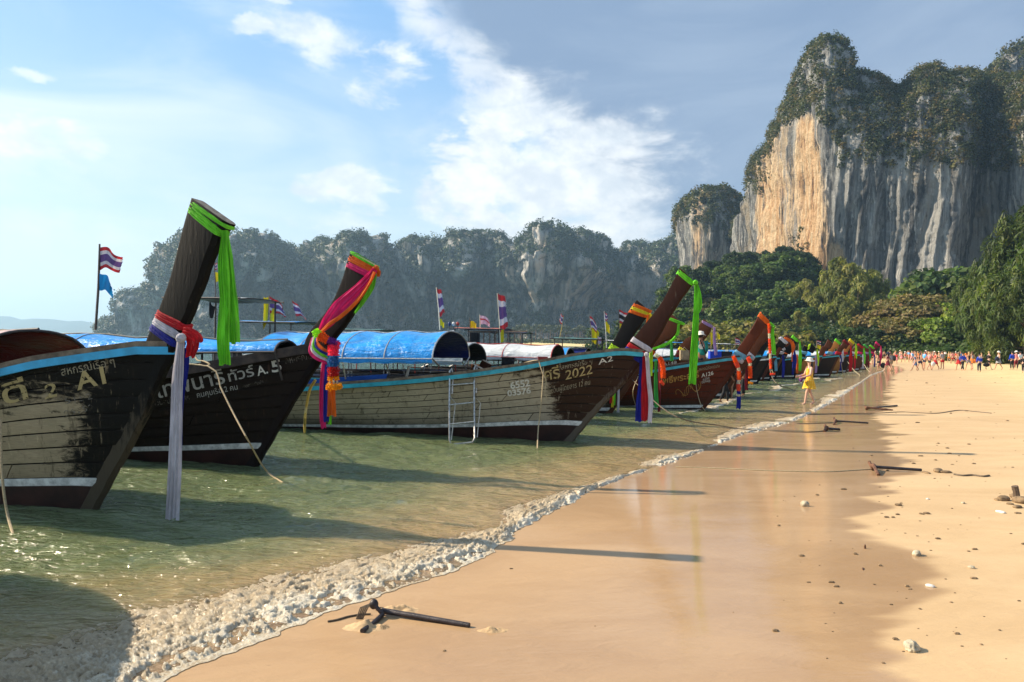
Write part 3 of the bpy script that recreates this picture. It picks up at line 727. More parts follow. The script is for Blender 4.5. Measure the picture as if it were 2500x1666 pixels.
def warm_main(px, py, s, z):
    e = .42 * fbm(px / 42, py / 150, 3.0, 4)
    a = sstep(px, 1995 + 20 * np.sin(py / 70), 1925) * sstep(px, 1810, 1850) * .50
    b = np.exp(-((px - (1965 + (py - 400) * .02)) / 42) ** 2) * .82
    c = np.exp(-((px - 1868) / 40) ** 2 - ((py - 560) / 120) ** 2) * .8
    e2 = np.exp(-((px - 2045) / 50) ** 2 - ((py - 630) / 60) ** 2) * .55 + np.exp(-((px - 2300) / 40) ** 2 - ((py - 480) / 60) ** 2) * .2
    return np.clip(np.maximum(a, b) + c * .5 + e2 + e, 0, 1) * sstep(py, 230, 330)
C0 = cliff('limestone_cliff', plan, top, lip, [(1792, 14), (1900, 18), (2000, 30), (2090, 34), (2200, 62), (2950, 75)], 620, 380, 'limestone', (6.5, 2.1, 1.7), warm_main, seed=1.0)
def dens_main(px, py, sl, x, y, z):
    lipy = np.interp(px, [q[0] for q in lip], [q[1] for q in lip])
    above = sstep(lipy - py, -14, 10)
    nz = fbm(px / 45, py / 30, 6.0, 4)
    v = above * (.5 + .5 * sstep(nz, -.3, .1)) * .072
    bare = np.exp(-((px - 1965) / 22) ** 2 - ((py - 170) / 60) ** 2) + np.exp(-((px - 2010) / 16) ** 2 - ((py - 150) / 30) ** 2)
    v = v * (1 - .85 * np.clip(bare, 0, 1))
    led = sstep(nz, .28, .42) * .020 * sstep(py, 640, 480) * sstep(px, 1990, 2050)
    gully = np.exp(-((px - 1948) / 12) ** 2) * sstep(py, 520, 640) * .05
    left = sstep(px, 1890, 1840) * sstep(py, 500, 420) * .04
    return v + led + gully + left
parts = [veg_on(*C0[1:7], lambda *q: 3.0 * dens_main(*q), (1.6, 3.1), 62, .78, DG)]
# --- its neighbours
plan2 = [(1652, 520), (1664, 490), (1690, 472), (1730, 465), (1775, 470), (1805, 490), (1830, 540)]
top2 = [(1652, 560), (1660, 520), (1668, 500), (1690, 478), (1712, 466), (1740, 466), (1765, 474), (1785, 488), (1802, 504), (1812, 560), (1835, 620)]
lip2 = [(1652, 580), (1664, 540), (1700, 540), (1750, 560), (1800, 620), (1835, 660)]
C2 = cliff('limestone_tower', plan2, top2, lip2, [(1650, 22), (1835, 26)], 160, 150, 'limestone', (5, 2.2, 1.0), lambda px, py, s, z: .55 * np.exp(-((px - 1700) / 30) ** 2) + .3 * fbm(px / 20, py / 60, 1, 3), seed=11.0)
parts.append(veg_on(*C2[1:7], lambda px, py, sl, x, y, z: .06 * sstep(np.interp(px, [q[0] for q in lip2], [q[1] for q in lip2]) - py, -12, 8) + .03 * sstep(fbm(px / 18, py / 18, 2, 3), .1, .3) * sstep(px, 1735, 1775), (2.6, 4.6), 80, 1.4, DG))
plan3 = [(2370, 400), (2400, 385), (2460, 380), (2560, 378), (2700, 380), (2850, 400)]
top3 = [(2370, 300), (2388, 240), (2396, 205), (2415, 165), (2440, 140), (2465, 124), (2500, 126), (2560, 120), (2620, 150), (2700, 200), (2850, 300)]
lip3 = [(2370, 330), (2400, 250), (2440, 190), (2500, 190), (2600, 200), (2850, 350)]
C3 = cliff('limestone_peak', plan3, top3, lip3, [(2370, 20), (2850, 40)], 150, 110, 'limestone', (5, 2.0, .9), lambda px, py, s, z: .3 + .3 * fbm(px / 20, py / 60, 1, 3), seed=21.0)
parts.append(veg_on(*C3[1:7], lambda px, py, sl, x, y, z: .035 * sstep(np.interp(px, [q[0] for q in lip3], [q[1] for q in lip3]) - py, -16, 8) + .012 * sstep(fbm(px / 18, py / 18, 2, 3), -.1, .2), (2.6, 4.4), 75, 1.3, DG))
prop(link('cliff_scrub', leaf_mesh('cliff_scrub', parts), None, 'leaf'), kind='stuff')

# --- long ridge across the bay
sc = 1.0625
rt = [(362, 700), (366, 655), (370, 600), (400, 568), (430, 552), (480, 545), (540, 535), (580, 535), (600, 550), (640, 572), (665, 574), (690, 562), (712, 566), (728, 576), (742, 558), (790, 535), (830, 531), (870, 546), (915, 553), (940, 545),
      (980, 548), (1008, 557), (1030, 545), (1060, 535), (1090, 542), (1120, 556), (1150, 545), (1195, 542), (1215, 530), (1250, 528), (1290, 546), (1320, 541), (1360, 560), (1395, 574), (1420, 580), (1450, 571), (1490, 565), (1515, 546), (1545, 545), (1570, 556), (1600, 560), (1700, 580), (1850, 620)]
rt = [(a * sc, b * sc) for a, b in rt]
rl = [(360, 690), (380, 640), (500, 600), (620, 640), (700, 660), (760, 600), (850, 590), (960, 625), (1060, 620), (1140, 600), (1260, 575), (1330, 620), (1420, 640), (1480, 610), (1600, 620), (1850, 650)]
rl = [(a * sc, b * sc) for a, b in rl]
rp = [(380, 900), (392, 860), (420, 835), (520, 850), (640, 900), (720, 930), (780, 900), (860, 880), (960, 925), (1060, 900), (1180, 925), (1250, 890), (1330, 870), (1410, 905), (1500, 940), (1600, 900), (1700, 920), (1900, 940)]
C4 = cliff('karst_ridge', rp, rt, rl, [(380, 50), (1900, 70)], 560, 170, 'limestone_far', (34, 15, 7), lambda px, py, s, z: .45 + .6 * fbm(px / 50, py / 50, 3, 3), kscale=3.2, seed=31.0)
def dens_r(px, py, sl, x, y, z):
    ll = np.interp(px, [q[0] for q in rl], [q[1] for q in rl])
    ab = sstep(ll - py, -22, 16); nz = fbm(px / 40, py / 45, 5, 4)
    low = sstep(py, 735, 790)
    return .0125 * ab + .0055 * sstep(nz, .14, .28) + .009 * low
DGf = [(.030, .050, .028), (.045, .070, .032), (.060, .085, .036), (.034, .055, .032)]
parts = [veg_on(*C4[1:7], dens_r, (4.5, 8.5), 70, 2.3, DGf, lift=.05)]
rp5 = [(236, 980), (262, 940), (300, 925), (340, 925), (400, 930), (440, 960)]
rt5 = [(236, 806), (246, 790), (262, 780), (284, 770), (287, 745), (292, 724), (310, 718), (345, 716), (362, 722), (376, 731), (395, 728), (440, 745)]
rl5 = [(236, 808), (284, 800), (292, 750), (380, 760), (440, 780)]
C5 = cliff('karst_headland', rp5, rt5, rl5, [(236, 30), (440, 40)], 110, 80, 'limestone_far', (8, 4, 2.5), lambda px, py, s, z: .25 + .4 * fbm(px / 20, py / 30, 3, 3), kscale=2.2, seed=41.0)
parts.append(veg_on(*C5[1:7], lambda px, py, sl, x, y, z: .008 * sstep(np.interp(px, [q[0] for q in rl5], [q[1] for q in rl5]) - py, -8, 6) + .003 * sstep(fbm(px / 15, py / 15, 5, 3), .0, .2) + .006 * sstep(px, 292, 270), (5, 9), 80, 2.6, DGf, lift=.15))
prop(link('ridge_forest', leaf_mesh('ridge_forest', parts), None, 'leaf_far'), kind='stuff')

# --- hills far over the sea
hp = [(-300, 806), (-200, 795), (-100, 785), (0, 772), (25, 773), (45, 781), (80, 778), (120, 779), (170, 785), (195, 783), (230, 789), (260, 792), (300, 796), (380, 806), (500, 812)]
xs = np.linspace(-300, 500, 120); ty = np.interp(xs, [a for a, b in hp], [b for a, b in hp]) + 1.0 * pnoise(xs / 14, 0, 0)
D = 5200.0; rows_ = []
for k, (f, dd) in enumerate([(0, -350), (.55, -180), (.85, -60), (1, 0), (.7, 200), (0, 500)]):
    Hh = CAM[2] + (833 + 3 + (xs - 1250) * .0225 - ty) / FPX * D
    rows_.append(np.stack([(xs - 1250) / FPX * D, 0 * xs + D + dd, np.maximum(Hh, 2) * f - 3 * (f == 0)], -1))
me = mesh_np('far_hills', np.concatenate(rows_), grid_faces(6, 120)); prop(link('far_hills', me, None, 'far_hill'), kind='structure')
# --- sand spit and its palms under the ridge
t = np.linspace(0, 1, 60); V = []
for k, (dy, f) in enumerate([(-6, -.4), (0, .3), (14, 1.0), (60, 1.4), (90, -.6)]):
    Xs_ = np.interp(t, [0, 1], [-6, 118]); V.append(np.stack([Xs_, 560 + dy - 10 * np.sin(t * 3), f * 1.6 * np.minimum(1, t * 5) - .5 * (t < .02)], -1))
me = mesh_np('spit', np.concatenate(V), grid_faces(5, 60)); prop(link('sand_spit', me, None, MATS['sand']), kind='structure')

# --- haze
hz = bpy.data.meshes.new('haze')
x0, x1, y0, y1, z0, z1 = -5200, 2600, -60, 6200, -16, 235
hz.from_pydata([(x, y, z) for x in (x0, x1) for y in (y0, y1) for z in (z0, z1)], [], [(0, 1, 3, 2), (4, 6, 7, 5), (0, 4, 5, 1), (2, 3, 7, 6), (0, 2, 6, 4), (1, 5, 7, 3)])
hm = bpy.data.materials.new('haze'); hm.use_nodes = True; hn = NT(hm.node_tree); hn.n.clear()
ho = hn.node('ShaderNodeOutputMaterial'); hv = hn.node('ShaderNodeVolumePrincipled', ins={'Color': (.50, .76, 1.0, 1), 'Density': .00021, 'Anisotropy': .35})
hn.l.new(hv.outputs[0], ho.inputs['Volume'])
prop(link('haze', hz, None, hm), kind='stuff')
# ================================================================== long-tail boats
HEAD = R(-15)
def resample(P, n):
    """Catmull-Rom through the points, n samples"""
    P = np.array(P, float); m = len(P)
    Q = np.concatenate([[2 * P[0] - P[1]], P, [2 * P[-1] - P[-2]]])
    t = np.linspace(0, m - 1 - 1e-6, n); i = t.astype(int); f = (t - i)[:, None]
    a, b, c, d = Q[i], Q[i + 1], Q[i + 2], Q[i + 3]
    return .5 * (2 * b + (c - a) * f + (2 * a - 5 * b + 4 * c - d) * f ** 2 + (3 * b - a - 3 * c + d) * f ** 3)
class Boat:
    def __init__(s, label, foot, front, back, sheer, hull, post, L=9.0, Bm=1.0, stripe=.30, n=8, rail='paint_teal', cap='cap_wood', head=HEAD,
                 planks=True, detail=True, th=(.05, .07, .09), zb=-.35, end='end_grain', group='longtail boats moored bow to the beach', dz=0.0):
        g = gnd(*foot); s.o = np.array([g[0], g[1], 0.0]); s.h = head; s.L = L; s.Bm = Bm; s.zb = zb
        s.f = np.array([math.cos(head), math.sin(head)]); s.lf = np.array([-math.sin(head), math.cos(head)])
        s.root = empty('longtail_boat', s.o, head, label, 'boat', group)
        if isinstance(front, dict):            # template in metres
            T = front; s.F, s.B = T['F'], T['B']; s.SH = T['S']
        else:
            s.F = np.array([s.loc(*p) for p in front]); s.B = np.array([s.loc(*p) for p in back]); s.SH = None
        s.ztip = sheer[0] if not isinstance(front, dict) else T['tip']
        Fz = resample(s.F, 60); s.Fz = Fz[np.argsort(Fz[:, 1])]
        if s.SH is None:
            pts = [(-s.stem_x(s.ztip) * 0, s.ztip)]
            for p in sheer[1:]:
                x, z = s.loc(*p)
                for _ in range(3):
                    sa = max(0.0, s.stem_x(s.ztip) - x); x, z = s.loc(*p, yl=-s.Bb(sa))
                pts.append((max(0, s.stem_x(s.ztip) - x), z))
            pts.sort(); s.SH = np.array(pts)
        s.build(hull, post, n, rail, cap, planks, stripe, th, end, detail)
    def loc(s, px, py, yl=0.0):
        r = ray(px, py); n = np.array([s.lf[0], s.lf[1], 0.0])
        o = s.o + n * yl
        t = np.dot(o - CAM, n) / np.dot(r, n); p = CAM + r * t
        return float(np.dot(p[:2] - s.o[:2], s.f)), float(p[2])
    def world(s, x, y, z): return np.array([s.o[0] + s.f[0] * x + s.lf[0] * y, s.o[1] + s.f[1] * x + s.lf[1] * y, z])
    def stem_x(s, z):
        Z = s.Fz[:, 1]; X = s.Fz[:, 0]
        z = np.asarray(z, float); k = (X[6] - X[0]) / max(Z[6] - Z[0], 1e-3)
        return np.where(z < Z[0], X[0] + np.maximum(z - Z[0], -.5) * k * 1.3, np.interp(z, Z, X)) - .05
    def sheer(s, sa): return np.interp(sa, s.SH[:, 0], s.SH[:, 1])
    def Bb(s, sa):
        q = np.clip(np.asarray(sa, float) / (s.L * .62), 0, 1); st = np.clip((np.asarray(sa, float) - s.L * .6) / (s.L * .4), 0, 1)
        return .035 + s.Bm * (1 - (1 - q) ** 2.1) * (1 - .22 * st ** 2)
    def P(s, sa, w, side=-1, off=0.0):
        sa, w = np.broadcast_arrays(np.asarray(sa, float), np.asarray(w, float))
        z = s.zb + (s.sheer(sa) - s.zb) * w; zb0 = s.zb + (s.ztip - s.zb) * w
        sx = s.stem_x(zb0); x = sx - sa * (1 + sx / s.L)
        b = .02 + (s.Bb(sa) - .02) * (.26 + .74 * np.clip(w, 0, 1.1) ** .72) + off
        return np.stack([x, side * b, z], -1)
    def hb(s, x, z):
        sa = np.maximum(0, -np.asarray(x, float)); z = np.asarray(z, float)
        for _ in range(8):
            w = (z - s.zb) / (s.sheer(sa) - s.zb); sx = s.stem_x(s.zb + (s.ztip - s.zb) * w); sa = np.maximum(0, (sx - x) / (1 + sx / s.L))
        return -s.P(sa, w)[..., 1]
    def part(s, name, V, F, mat, smooth=True, sharp=True, parent=None):
        me = mesh_np(name, np.asarray(V).reshape(-1, 3), F, smooth)
        if smooth and sharp: me.set_sharp_from_angle(angle=R(35))
        return link(name, me, parent or s.root, mat)
    def strip(s, name, w0, w1, sa, side, off, thick, mat, gap=0.0):
        """a bent board between two levels"""
        w0, w1 = w0 + gap, w1 - gap
        ring = [s.P(sa, w0, side, off), s.P(sa, (w0 + w1) / 2, side, off + .003), s.P(sa, w1, side, off), s.P(sa, w1, side, off - thick), s.P(sa, w0, side, off - thick)]
        V = np.stack(ring, 1); n, k = V.shape[:2]
        F = grid_faces(n, k, True)
        if side < 0: F = F[:, ::-1]
        me = mesh_np(name, V.reshape(-1, 3), F, True)
        bm = bmesh.new(); bm.from_mesh(me); bm.verts.ensure_lookup_table()
        for q in (0, (n - 1) * k): 
            try: bm.faces.new([bm.verts[q + i] for i in range(k)])
            except ValueError: pass
        bm.normal_update(); bmesh.ops.recalc_face_normals(bm, faces=bm.faces); bm.to_mesh(me); bm.free()
        me.set_sharp_from_angle(angle=R(35))
        return link(name, me, s.root, mat)
    def build(s, hull, post, n, rail, cap, planks, stripe, th, end, detail):
        L = s.L; sa = np.linspace(0, 1, 46) ** 1.25 * L
        ws = (stripe - s.zb) / (s.ztip - s.zb); we = ws + .055 / (s.ztip - s.zb) * 1.6
        # liner: one dark skin behind the boards, and the inside of the hull
        w = np.linspace(0, .985, 8)
        V = np.concatenate([s.P(sa[:, None], w[None, ::-1], -1, -.035), s.P(sa[:, None], w[None, :], 1, -.035)], 1)
        s.part('inner_hull', V, grid_faces(V.shape[0], V.shape[1]), 'liner')
        for side in (-1, 1):
            if planks and side < 0:
                lev = np.linspace(we, .985, n + 1)
                for k in range(n):
                    brk = [0.0]; x = rng.uniform(1.0, 2.4) + .9 * (k % 2)
                    while x < L - 1.0: brk.append(x); x += rng.uniform(1.9, 3.2)
                    brk.append(L)
                    for a, b in zip(brk[:-1], brk[1:]):
                        ss_ = np.linspace(a + (.012 if a > 0 else 0), b - .004, max(5, int((b - a) * 6)))
                        s.strip('plank', lev[k], lev[k + 1], ss_, side, rng.uniform(-.003, .003), .022, hull, gap=.0035 + rng.uniform(0, .0012))
            else:
                V = s.P(sa[:, None], np.linspace(we, .985, 7)[None, :], side, 0)
                F = grid_faces(V.shape[0], V.shape[1]); F = F if side > 0 else F[:, ::-1]
                s.part('hull_side', V, F, hull)
            s.strip('waterline_stripe', ws, we, sa, side, .006, .03, 'paint_stripe')
            V = s.P(sa[:, None], np.linspace(-.02, ws, 5)[None, :], side, .002)
            s.part('bottom', V, grid_faces(V.shape[0], V.shape[1]) if side > 0 else grid_faces(V.shape[0], V.shape[1])[:, ::-1], 'paint_bottom')
            # rub rail and gunwale cap
            def bar(name, y0, y1, za, zc, mat, a=0.0):
                q = np.maximum(sa, a); p = s.P(q, 1.0, side)
                V = np.stack([p + np.array([0, side * yy, zz]) for yy, zz in ((y0, za), (y1, za), (y1, zc), (y0, zc))], 1)
                if a == 0: V[0, :, 1] *= .4
                me = mesh_np(name, V.reshape(-1, 3), grid_faces(len(q), 4, True), True)
                bm = bmesh.new(); bm.from_mesh(me); bmesh.ops.remove_doubles(bm, verts=bm.verts, dist=1e-5); bmesh.ops.recalc_face_normals(bm, faces=bm.faces); bm.to_mesh(me); bm.free()
                me.set_sharp_from_angle(angle=R(35))
                return link(name, me, s.root, mat)
            bar('rub_rail', .002, .034, -.125, -.045, rail)
            bar('gunwale', -.10, .022, -.043, .012, cap)
        # foredeck, floor, thwarts
        q = np.linspace(.02, 2.3, 14); a = s.P(q, 1.0, -1); b = s.P(q, 1.0, 1)
        V = np.stack([a + (0, .09, -.05), (a + b) / 2 + (0, 0, -.02), b + (0, -.09, -.05)], 1)
        s.part('foredeck', V, grid_faces(14, 3)[:, ::-1], cap)
        q = np.linspace(1.2, L, 24); V = np.stack([s.P(q, .42, -1, -.04), s.P(q, .42, 1, -.04)], 1)
        s.part('floor', V, grid_faces(24, 2)[:, ::-1], 'cap_dark')
        p = s.P(np.array([L]), np.linspace(0, .98, 6)); V = np.stack([p * (1, 1, 1), p * (1, -1, 1)], 1)
        s.part('transom', V, grid_faces(6, 2), hull)
        if detail:
            for t in (2.4, 3.5, 4.6, 5.7):
                p = s.P(t, .80, -1, -.05); m_ = MB(); m_.box((p[0], 0, p[2]), (.24, -2 * p[1], .03)); m_.build('thwart', cap, s.root)
        # stem and prow post, one long timber
        N = 40
        Fq, Bq = resample(s.F, N), resample(s.B, N)
        t = np.linspace(0, 1, N); tt = np.interp(t, [0, .5, 1], th)
        below = Fq[0] + (Fq[0] - Fq[2]) / np.linalg.norm(Fq[0] - Fq[2]) * .45; belowb = Bq[0] + (below - Fq[0])
        Fq = np.vstack([below, Fq]); Bq = np.vstack([belowb, Bq]); tt = np.concatenate([[tt[0]], tt])
        prof = [(0, -.88), (.06, -1), (.88, -1), (1.0, -.5), (1.0, .5), (.88, 1), (.06, 1), (0, .88)]
        V = []
        for i in range(N + 1):
            wob = .006 * math.sin(i * 1.7) 
            for u, y in prof:
                p = Bq[i] * (1 - u) + Fq[i] * u
                V.append((p[0] + wob * (u > .5), y * tt[i], p[1]))
        V = np.array(V); F = [tuple(f) for f in grid_faces(N + 1, 8, True)]
        me = bpy.data.meshes.new('prow_post'); me.from_pydata([tuple(v) for v in V], [], F + [tuple(range(8)), tuple(N * 8 + i for i in range(7, -1, -1))]); me.update()
        bm = bmesh.new(); bm.from_mesh(me); bmesh.ops.recalc_face_normals(bm, faces=bm.faces); bm.to_mesh(me); bm.free()
        for pl in me.polygons: pl.use_smooth = True; pl.material_index = 1 if len(pl.vertices) == 8 else 0
        me.set_sharp_from_angle(angle=R(30))
        s.post = link('prow_post', me, s.root, [post, end])
        s.Fq, s.Bq, s.tt = Fq, Bq, tt
    def post_at(s, z):
        """front and back profile points and half thickness where the post centre reaches height z"""
        cz = (s.Fq[:, 1] + s.Bq[:, 1]) / 2; i = np.argsort(cz)
        g = lambda A: np.array([np.interp(z, cz[i], A[i, 0]), np.interp(z, cz[i], A[i, 1])])
        return g(s.Fq), g(s.Bq), float(np.interp(z, cz[i], s.tt[i]))
    # ---------------------------------------------------------------- lettering
    def text(s, txt, px, py, hpx, mat, px2=None, bold=0.0, shear=0.0, name='lettering', wide=1.0):
        def anchor(a, b):
            x, z = s.loc(a, b)
            for _ in range(5): x, z = s.loc(a, b, yl=-float(s.hb(x, z)))
            return np.array([x, z])
        A = anchor(px, py); Hh = abs(anchor(px, py - hpx)[1] - A[1])
        cu = bpy.data.curves.new('t', 'FONT'); cu.body = txt; cu.size = 1.0; cu.offset = bold; cu.shear = shear; cu.resolution_u = 3
        o = bpy.data.objects.new('t', cu); COL.objects.link(o)
        dg = bpy.context.evaluated_depsgraph_get(); me = bpy.data.meshes.new_from_object(o.evaluated_get(dg), depsgraph=dg)
        bpy.data.objects.remove(o)
        n = len(me.vertices)
        if n == 0: return None
        co = np.empty(n * 3, np.float32); me.vertices.foreach_get('co', co); co = co.reshape(-1, 3)
        sc_ = Hh / .70
        if px2 is not None:
            B = anchor(*px2); dv = B - A; Lx = np.linalg.norm(dv); sx = Lx / max(co[:, 0].max(), .01); ang = math.atan2(dv[1], dv[0])
        else: sx, ang = sc_ * wide, 0.0
        a = co[:, 0] * sx; b = co[:, 1] * sc_
        x = A[0] + a * math.cos(ang) - b * math.sin(ang) * .3; z = A[1] + a * math.sin(ang) + b
        bm = bmesh.new(); bm.from_mesh(me)
        y = -(s.hb(x, z) + .0125)
        for i, v in enumerate(bm.verts): v.co = (x[i], y[i], z[i])
        bm.to_mesh(me); bm.free(); me.name = name
        return link(name, me, s.root, mat)
    # ---------------------------------------------------------------- canopies
    def canopy(s, x0, x1, ze, zt, hw, mat, under, ribs=3, ze1=None, zt1=None, posts=True, skirt=.0, rim='steel_tube', overhang=0.0, pz=None, hw1=None):
        n, m_ = 40, 22
        X_ = np.linspace(x0, x1, n)[:, None]; a = np.linspace(0, math.pi, m_)[None, :]
        f = (X_ - x0) / (x1 - x0); E = ze + ((ze1 if ze1 is not None else ze) - ze) * f; T = zt + ((zt1 if zt1 is not None else zt) - zt) * f
        sag = .045 * np.sin(f * math.pi * ribs) ** 2 + .022 * fbm(X_ * 2, a * 2, 0.0, 3)
        yy = -hw * np.cos(a) * (1 + 0 * X_); zz = E + (T - E) * np.sin(a) ** 1.0 - sag * np.sin(a)
        yy = yy * (1 + ((hw1 / hw if hw1 else 1) - 1) * f)
        V = np.stack([X_ + 0 * a, yy, zz], -1)
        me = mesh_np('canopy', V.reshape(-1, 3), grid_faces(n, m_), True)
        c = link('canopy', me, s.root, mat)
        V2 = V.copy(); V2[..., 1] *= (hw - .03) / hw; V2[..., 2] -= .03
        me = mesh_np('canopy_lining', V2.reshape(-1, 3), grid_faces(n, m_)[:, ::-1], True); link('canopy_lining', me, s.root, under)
        for k in range(ribs + 1):
            i = int(round(k * (n - 1) / ribs)); mm = MB()
            pts = [V[i, j] + np.array([0, 0, -.008]) for j in range(m_)]
            mm.tube(pts, .016, 6); mm.build('canopy_rib', rim, s.root, True)
            if posts:
                for sd_ in (-1, 1):
                    pa = np.array(pts[0 if sd_ < 0 else -1]); q = s.P(max(.3, -pa[0]), 1.0, sd_)
                    zl = q[2] if pz is None else pz
                    mm = MB(); mm.tube([pa, (pa[0] + .02, q[1] * .96, zl - .02)], .017, 6); mm.build('canopy_post', rim, s.root, True)
        for j in (0, m_ - 1, m_ // 2):
            mm = MB(); mm.tube([V[i, j] + np.array([0, 0, .014 if j == m_ // 2 else -.01]) for i in range(0, n, 3)] + [V[n - 1, j]], .014, 6); mm.build('canopy_pipe', rim, s.root, True)
        if skirt:
            W = np.stack([V[:, 0] + (0, -.005, 0), V[:, 0] + (0, -.012, -skirt * .5), V[:, 0] + (0, .0, -skirt)], 1)
            W[:, 2, 2] += .012 * np.sin(np.linspace(0, 40, n))
            link('canopy_valance', mesh_np('canopy_valance', W.reshape(-1, 3), grid_faces(n, 3)), s.root, mat)
        return c
    def wheel_roof(s, x0, x1, z, hw, mat, zf=0.0, zg=None, posts='pole_dark', ov=.0):
        m_ = MB(); V = []
        for i in range(9):
            f = i / 8; xx = x0 + (x1 - x0) * f
            for j in range(5):
                y = -hw + 2 * hw * j / 4; V.append((xx, y, z + zf * f + .05 * (1 - (y / hw) ** 2) + .008 * math.sin(i * 2 + j)))
        me = mesh_np('roof', V, grid_faces(9, 5)); r = link('roof', me, s.root, mat)
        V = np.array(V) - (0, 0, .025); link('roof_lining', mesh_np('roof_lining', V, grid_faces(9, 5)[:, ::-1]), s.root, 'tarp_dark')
        for yy in (-hw, hw):
            mm = MB(); mm.tube([(x0 - .1, yy, z), (x1 + .1, yy, z + zf)], .02, 6); mm.build('roof_beam', posts, s.root, True)
        for xx in (x0 + .08, x1 - .08):
            for yy in (-hw * .9, hw * .9):
                f = (xx - x0) / (x1 - x0); q = s.P(max(.3, -xx), 1.0, -1 if yy < 0 else 1)
                zl = q[2] - .05 if zg is None else zg
                mm = MB(); mm.tube([(xx, yy, z + zf * f - .01), (xx + rng.uniform(-.04, .04), yy * 1.02, zl)], .022, 6); mm.build('roof_post', posts, s.root, True)
        return r

# ------------------------------------------------------------------ cloth, garlands, flags
def ribbon(path, widths, side, mat, parent, name='tail', folds=3, amp=.02, nu=18, nv=None, seed=0, gather=True):
    """a pleated strip of cloth along a path (world or local points)"""
    P_ = resample(path, nv or max(12, len(path) * 8)); n = len(P_)
    W = np.interp(np.linspace(0, 1, n), np.linspace(0, 1, len(widths)), widths)
    side = np.array(side, float); side /= np.linalg.norm(side)
    T = np.gradient(P_, axis=0); T /= np.linalg.norm(T, axis=1)[:, None] + 1e-9
    S_ = side[None] - T * (T @ side)[:, None]; S_ /= np.linalg.norm(S_, axis=1)[:, None] + 1e-9
    Nn = np.cross(T, S_)
    u = np.linspace(-.5, .5, nu)[None, :]; v = np.linspace(0, 1, n)[:, None]
    wob = .35 * pnoise(v * 3.0, seed + .3, 0) 
    ph = 2 * math.pi * folds * (u + .06 * np.sin(v * 5 + seed)) + seed
    env = amp * (.55 + .45 * pnoise(v * 2.3 + seed, u * 2, seed) * 2)
    fo = np.sin(ph) * env + np.sin(ph * 2.3 + 1) * env * .35
    x = u * W[:, None] * (1 + .10 * pnoise(v * 4, seed, 2)) + wob * .03 * W[:, None]
    V = P_[:, None, :] + S_[:, None, :] * x[..., None] + Nn[:, None, :] * fo[..., None]
    V[-1, :, 2] += .012 * np.sin(u[0] * 9 + seed)
    me = mesh_np(name, V.reshape(-1, 3), grid_faces(n, nu), True)
    return link(name, me, parent, mat)
def wrap(b, zf, zbk, h, mat, parent, name='wrap', puff=.014, ridges=3, seed=0, slack=0.0):
    """a band of cloth round the post: height on the front edge zf, on the back edge zbk"""
    g = lambda A, z: np.array([np.interp(z, np.maximum.accumulate(A[:, 1]), A[:, 0]), z])
    Ff, Bb_ = g(b.Fq, zf), g(b.Bq, zbk); th = float(np.interp(zf, np.maximum.accumulate(b.Fq[:, 1]), b.tt))
    ax = b.post_at(zf)[0] - b.post_at(zf - .2)[0]; ax /= np.linalg.norm(ax)
    # ring in (u along back->front, y)
    Rg = []
    for k in range(28):
        a = 2 * math.pi * k / 28; cu_, sn = math.cos(a), math.sin(a)
        u = .5 + .5 * np.sign(cu_) * abs(cu_) ** .45; y = np.sign(sn) * abs(sn) ** .45
        Rg.append((u, y))
    m_ = 4 * ridges + 1; V = []
    axis = b.world(ax[0], 0, 0) - b.o; axis[2] = ax[1]
    for j in range(m_):
        q = j / (m_ - 1) - .5; off = puff * (.7 + .6 * abs(math.sin(math.pi * ridges * (q + .5)))) * (1 - .35 * abs(2 * q) ** 3)
        for k, (u, y) in enumerate(Rg):
            p = Bb_ * (1 - u) + Ff * u
            dirp = (Ff - Bb_) / np.linalg.norm(Ff - Bb_)
            hh = h * (1 - .22 * u + .1 * math.sin(k * .9 + seed)) 
            pp = p + dirp * (u - .5) * 2 * off + ax * q * hh + np.array([0, -slack * math.sin(math.pi * u)])
            yy = y * (th * .98 + off + .006 * math.sin(k * 1.3 + j * .9 + seed))
            V.append(b.world(pp[0], yy, pp[1]))
    me = mesh_np(name, V, grid_faces(m_, 28, True), True)
    return link(name, me, parent, mat)
def world_empty(name, loc, label, cat, group=None):
    return empty(name, loc, 0, label, cat, group)
def wparent(o, root):
    """parent an object whose mesh is in world coordinates under an unrotated root"""
    o.data.transform(Matrix.Translation(-Vector(root.location))); o.parent = root; return o
def knot(p, r, mat, parent, seed=0):
    m_ = MB(); rr = random.Random(seed)
    for k in range(5):
        a = rr.uniform(0, 6.28); pts = []
        n = Vector((rr.gauss(0, 1), rr.gauss(0, 1), rr.gauss(0, 1))).normalized(); x = n.orthogonal().normalized(); y = n.cross(x)
        for i in range(11):
            t = 2 * math.pi * i / 10; pts.append(Vector(p) + (x * math.cos(t) + y * math.sin(t)) * r * .62)
        m_.tube(pts, r * .42, 7, False)
    m_.ball(p, r * .75)
    o = m_.build('knot', mat, None, True, False); return wparent(o, parent)
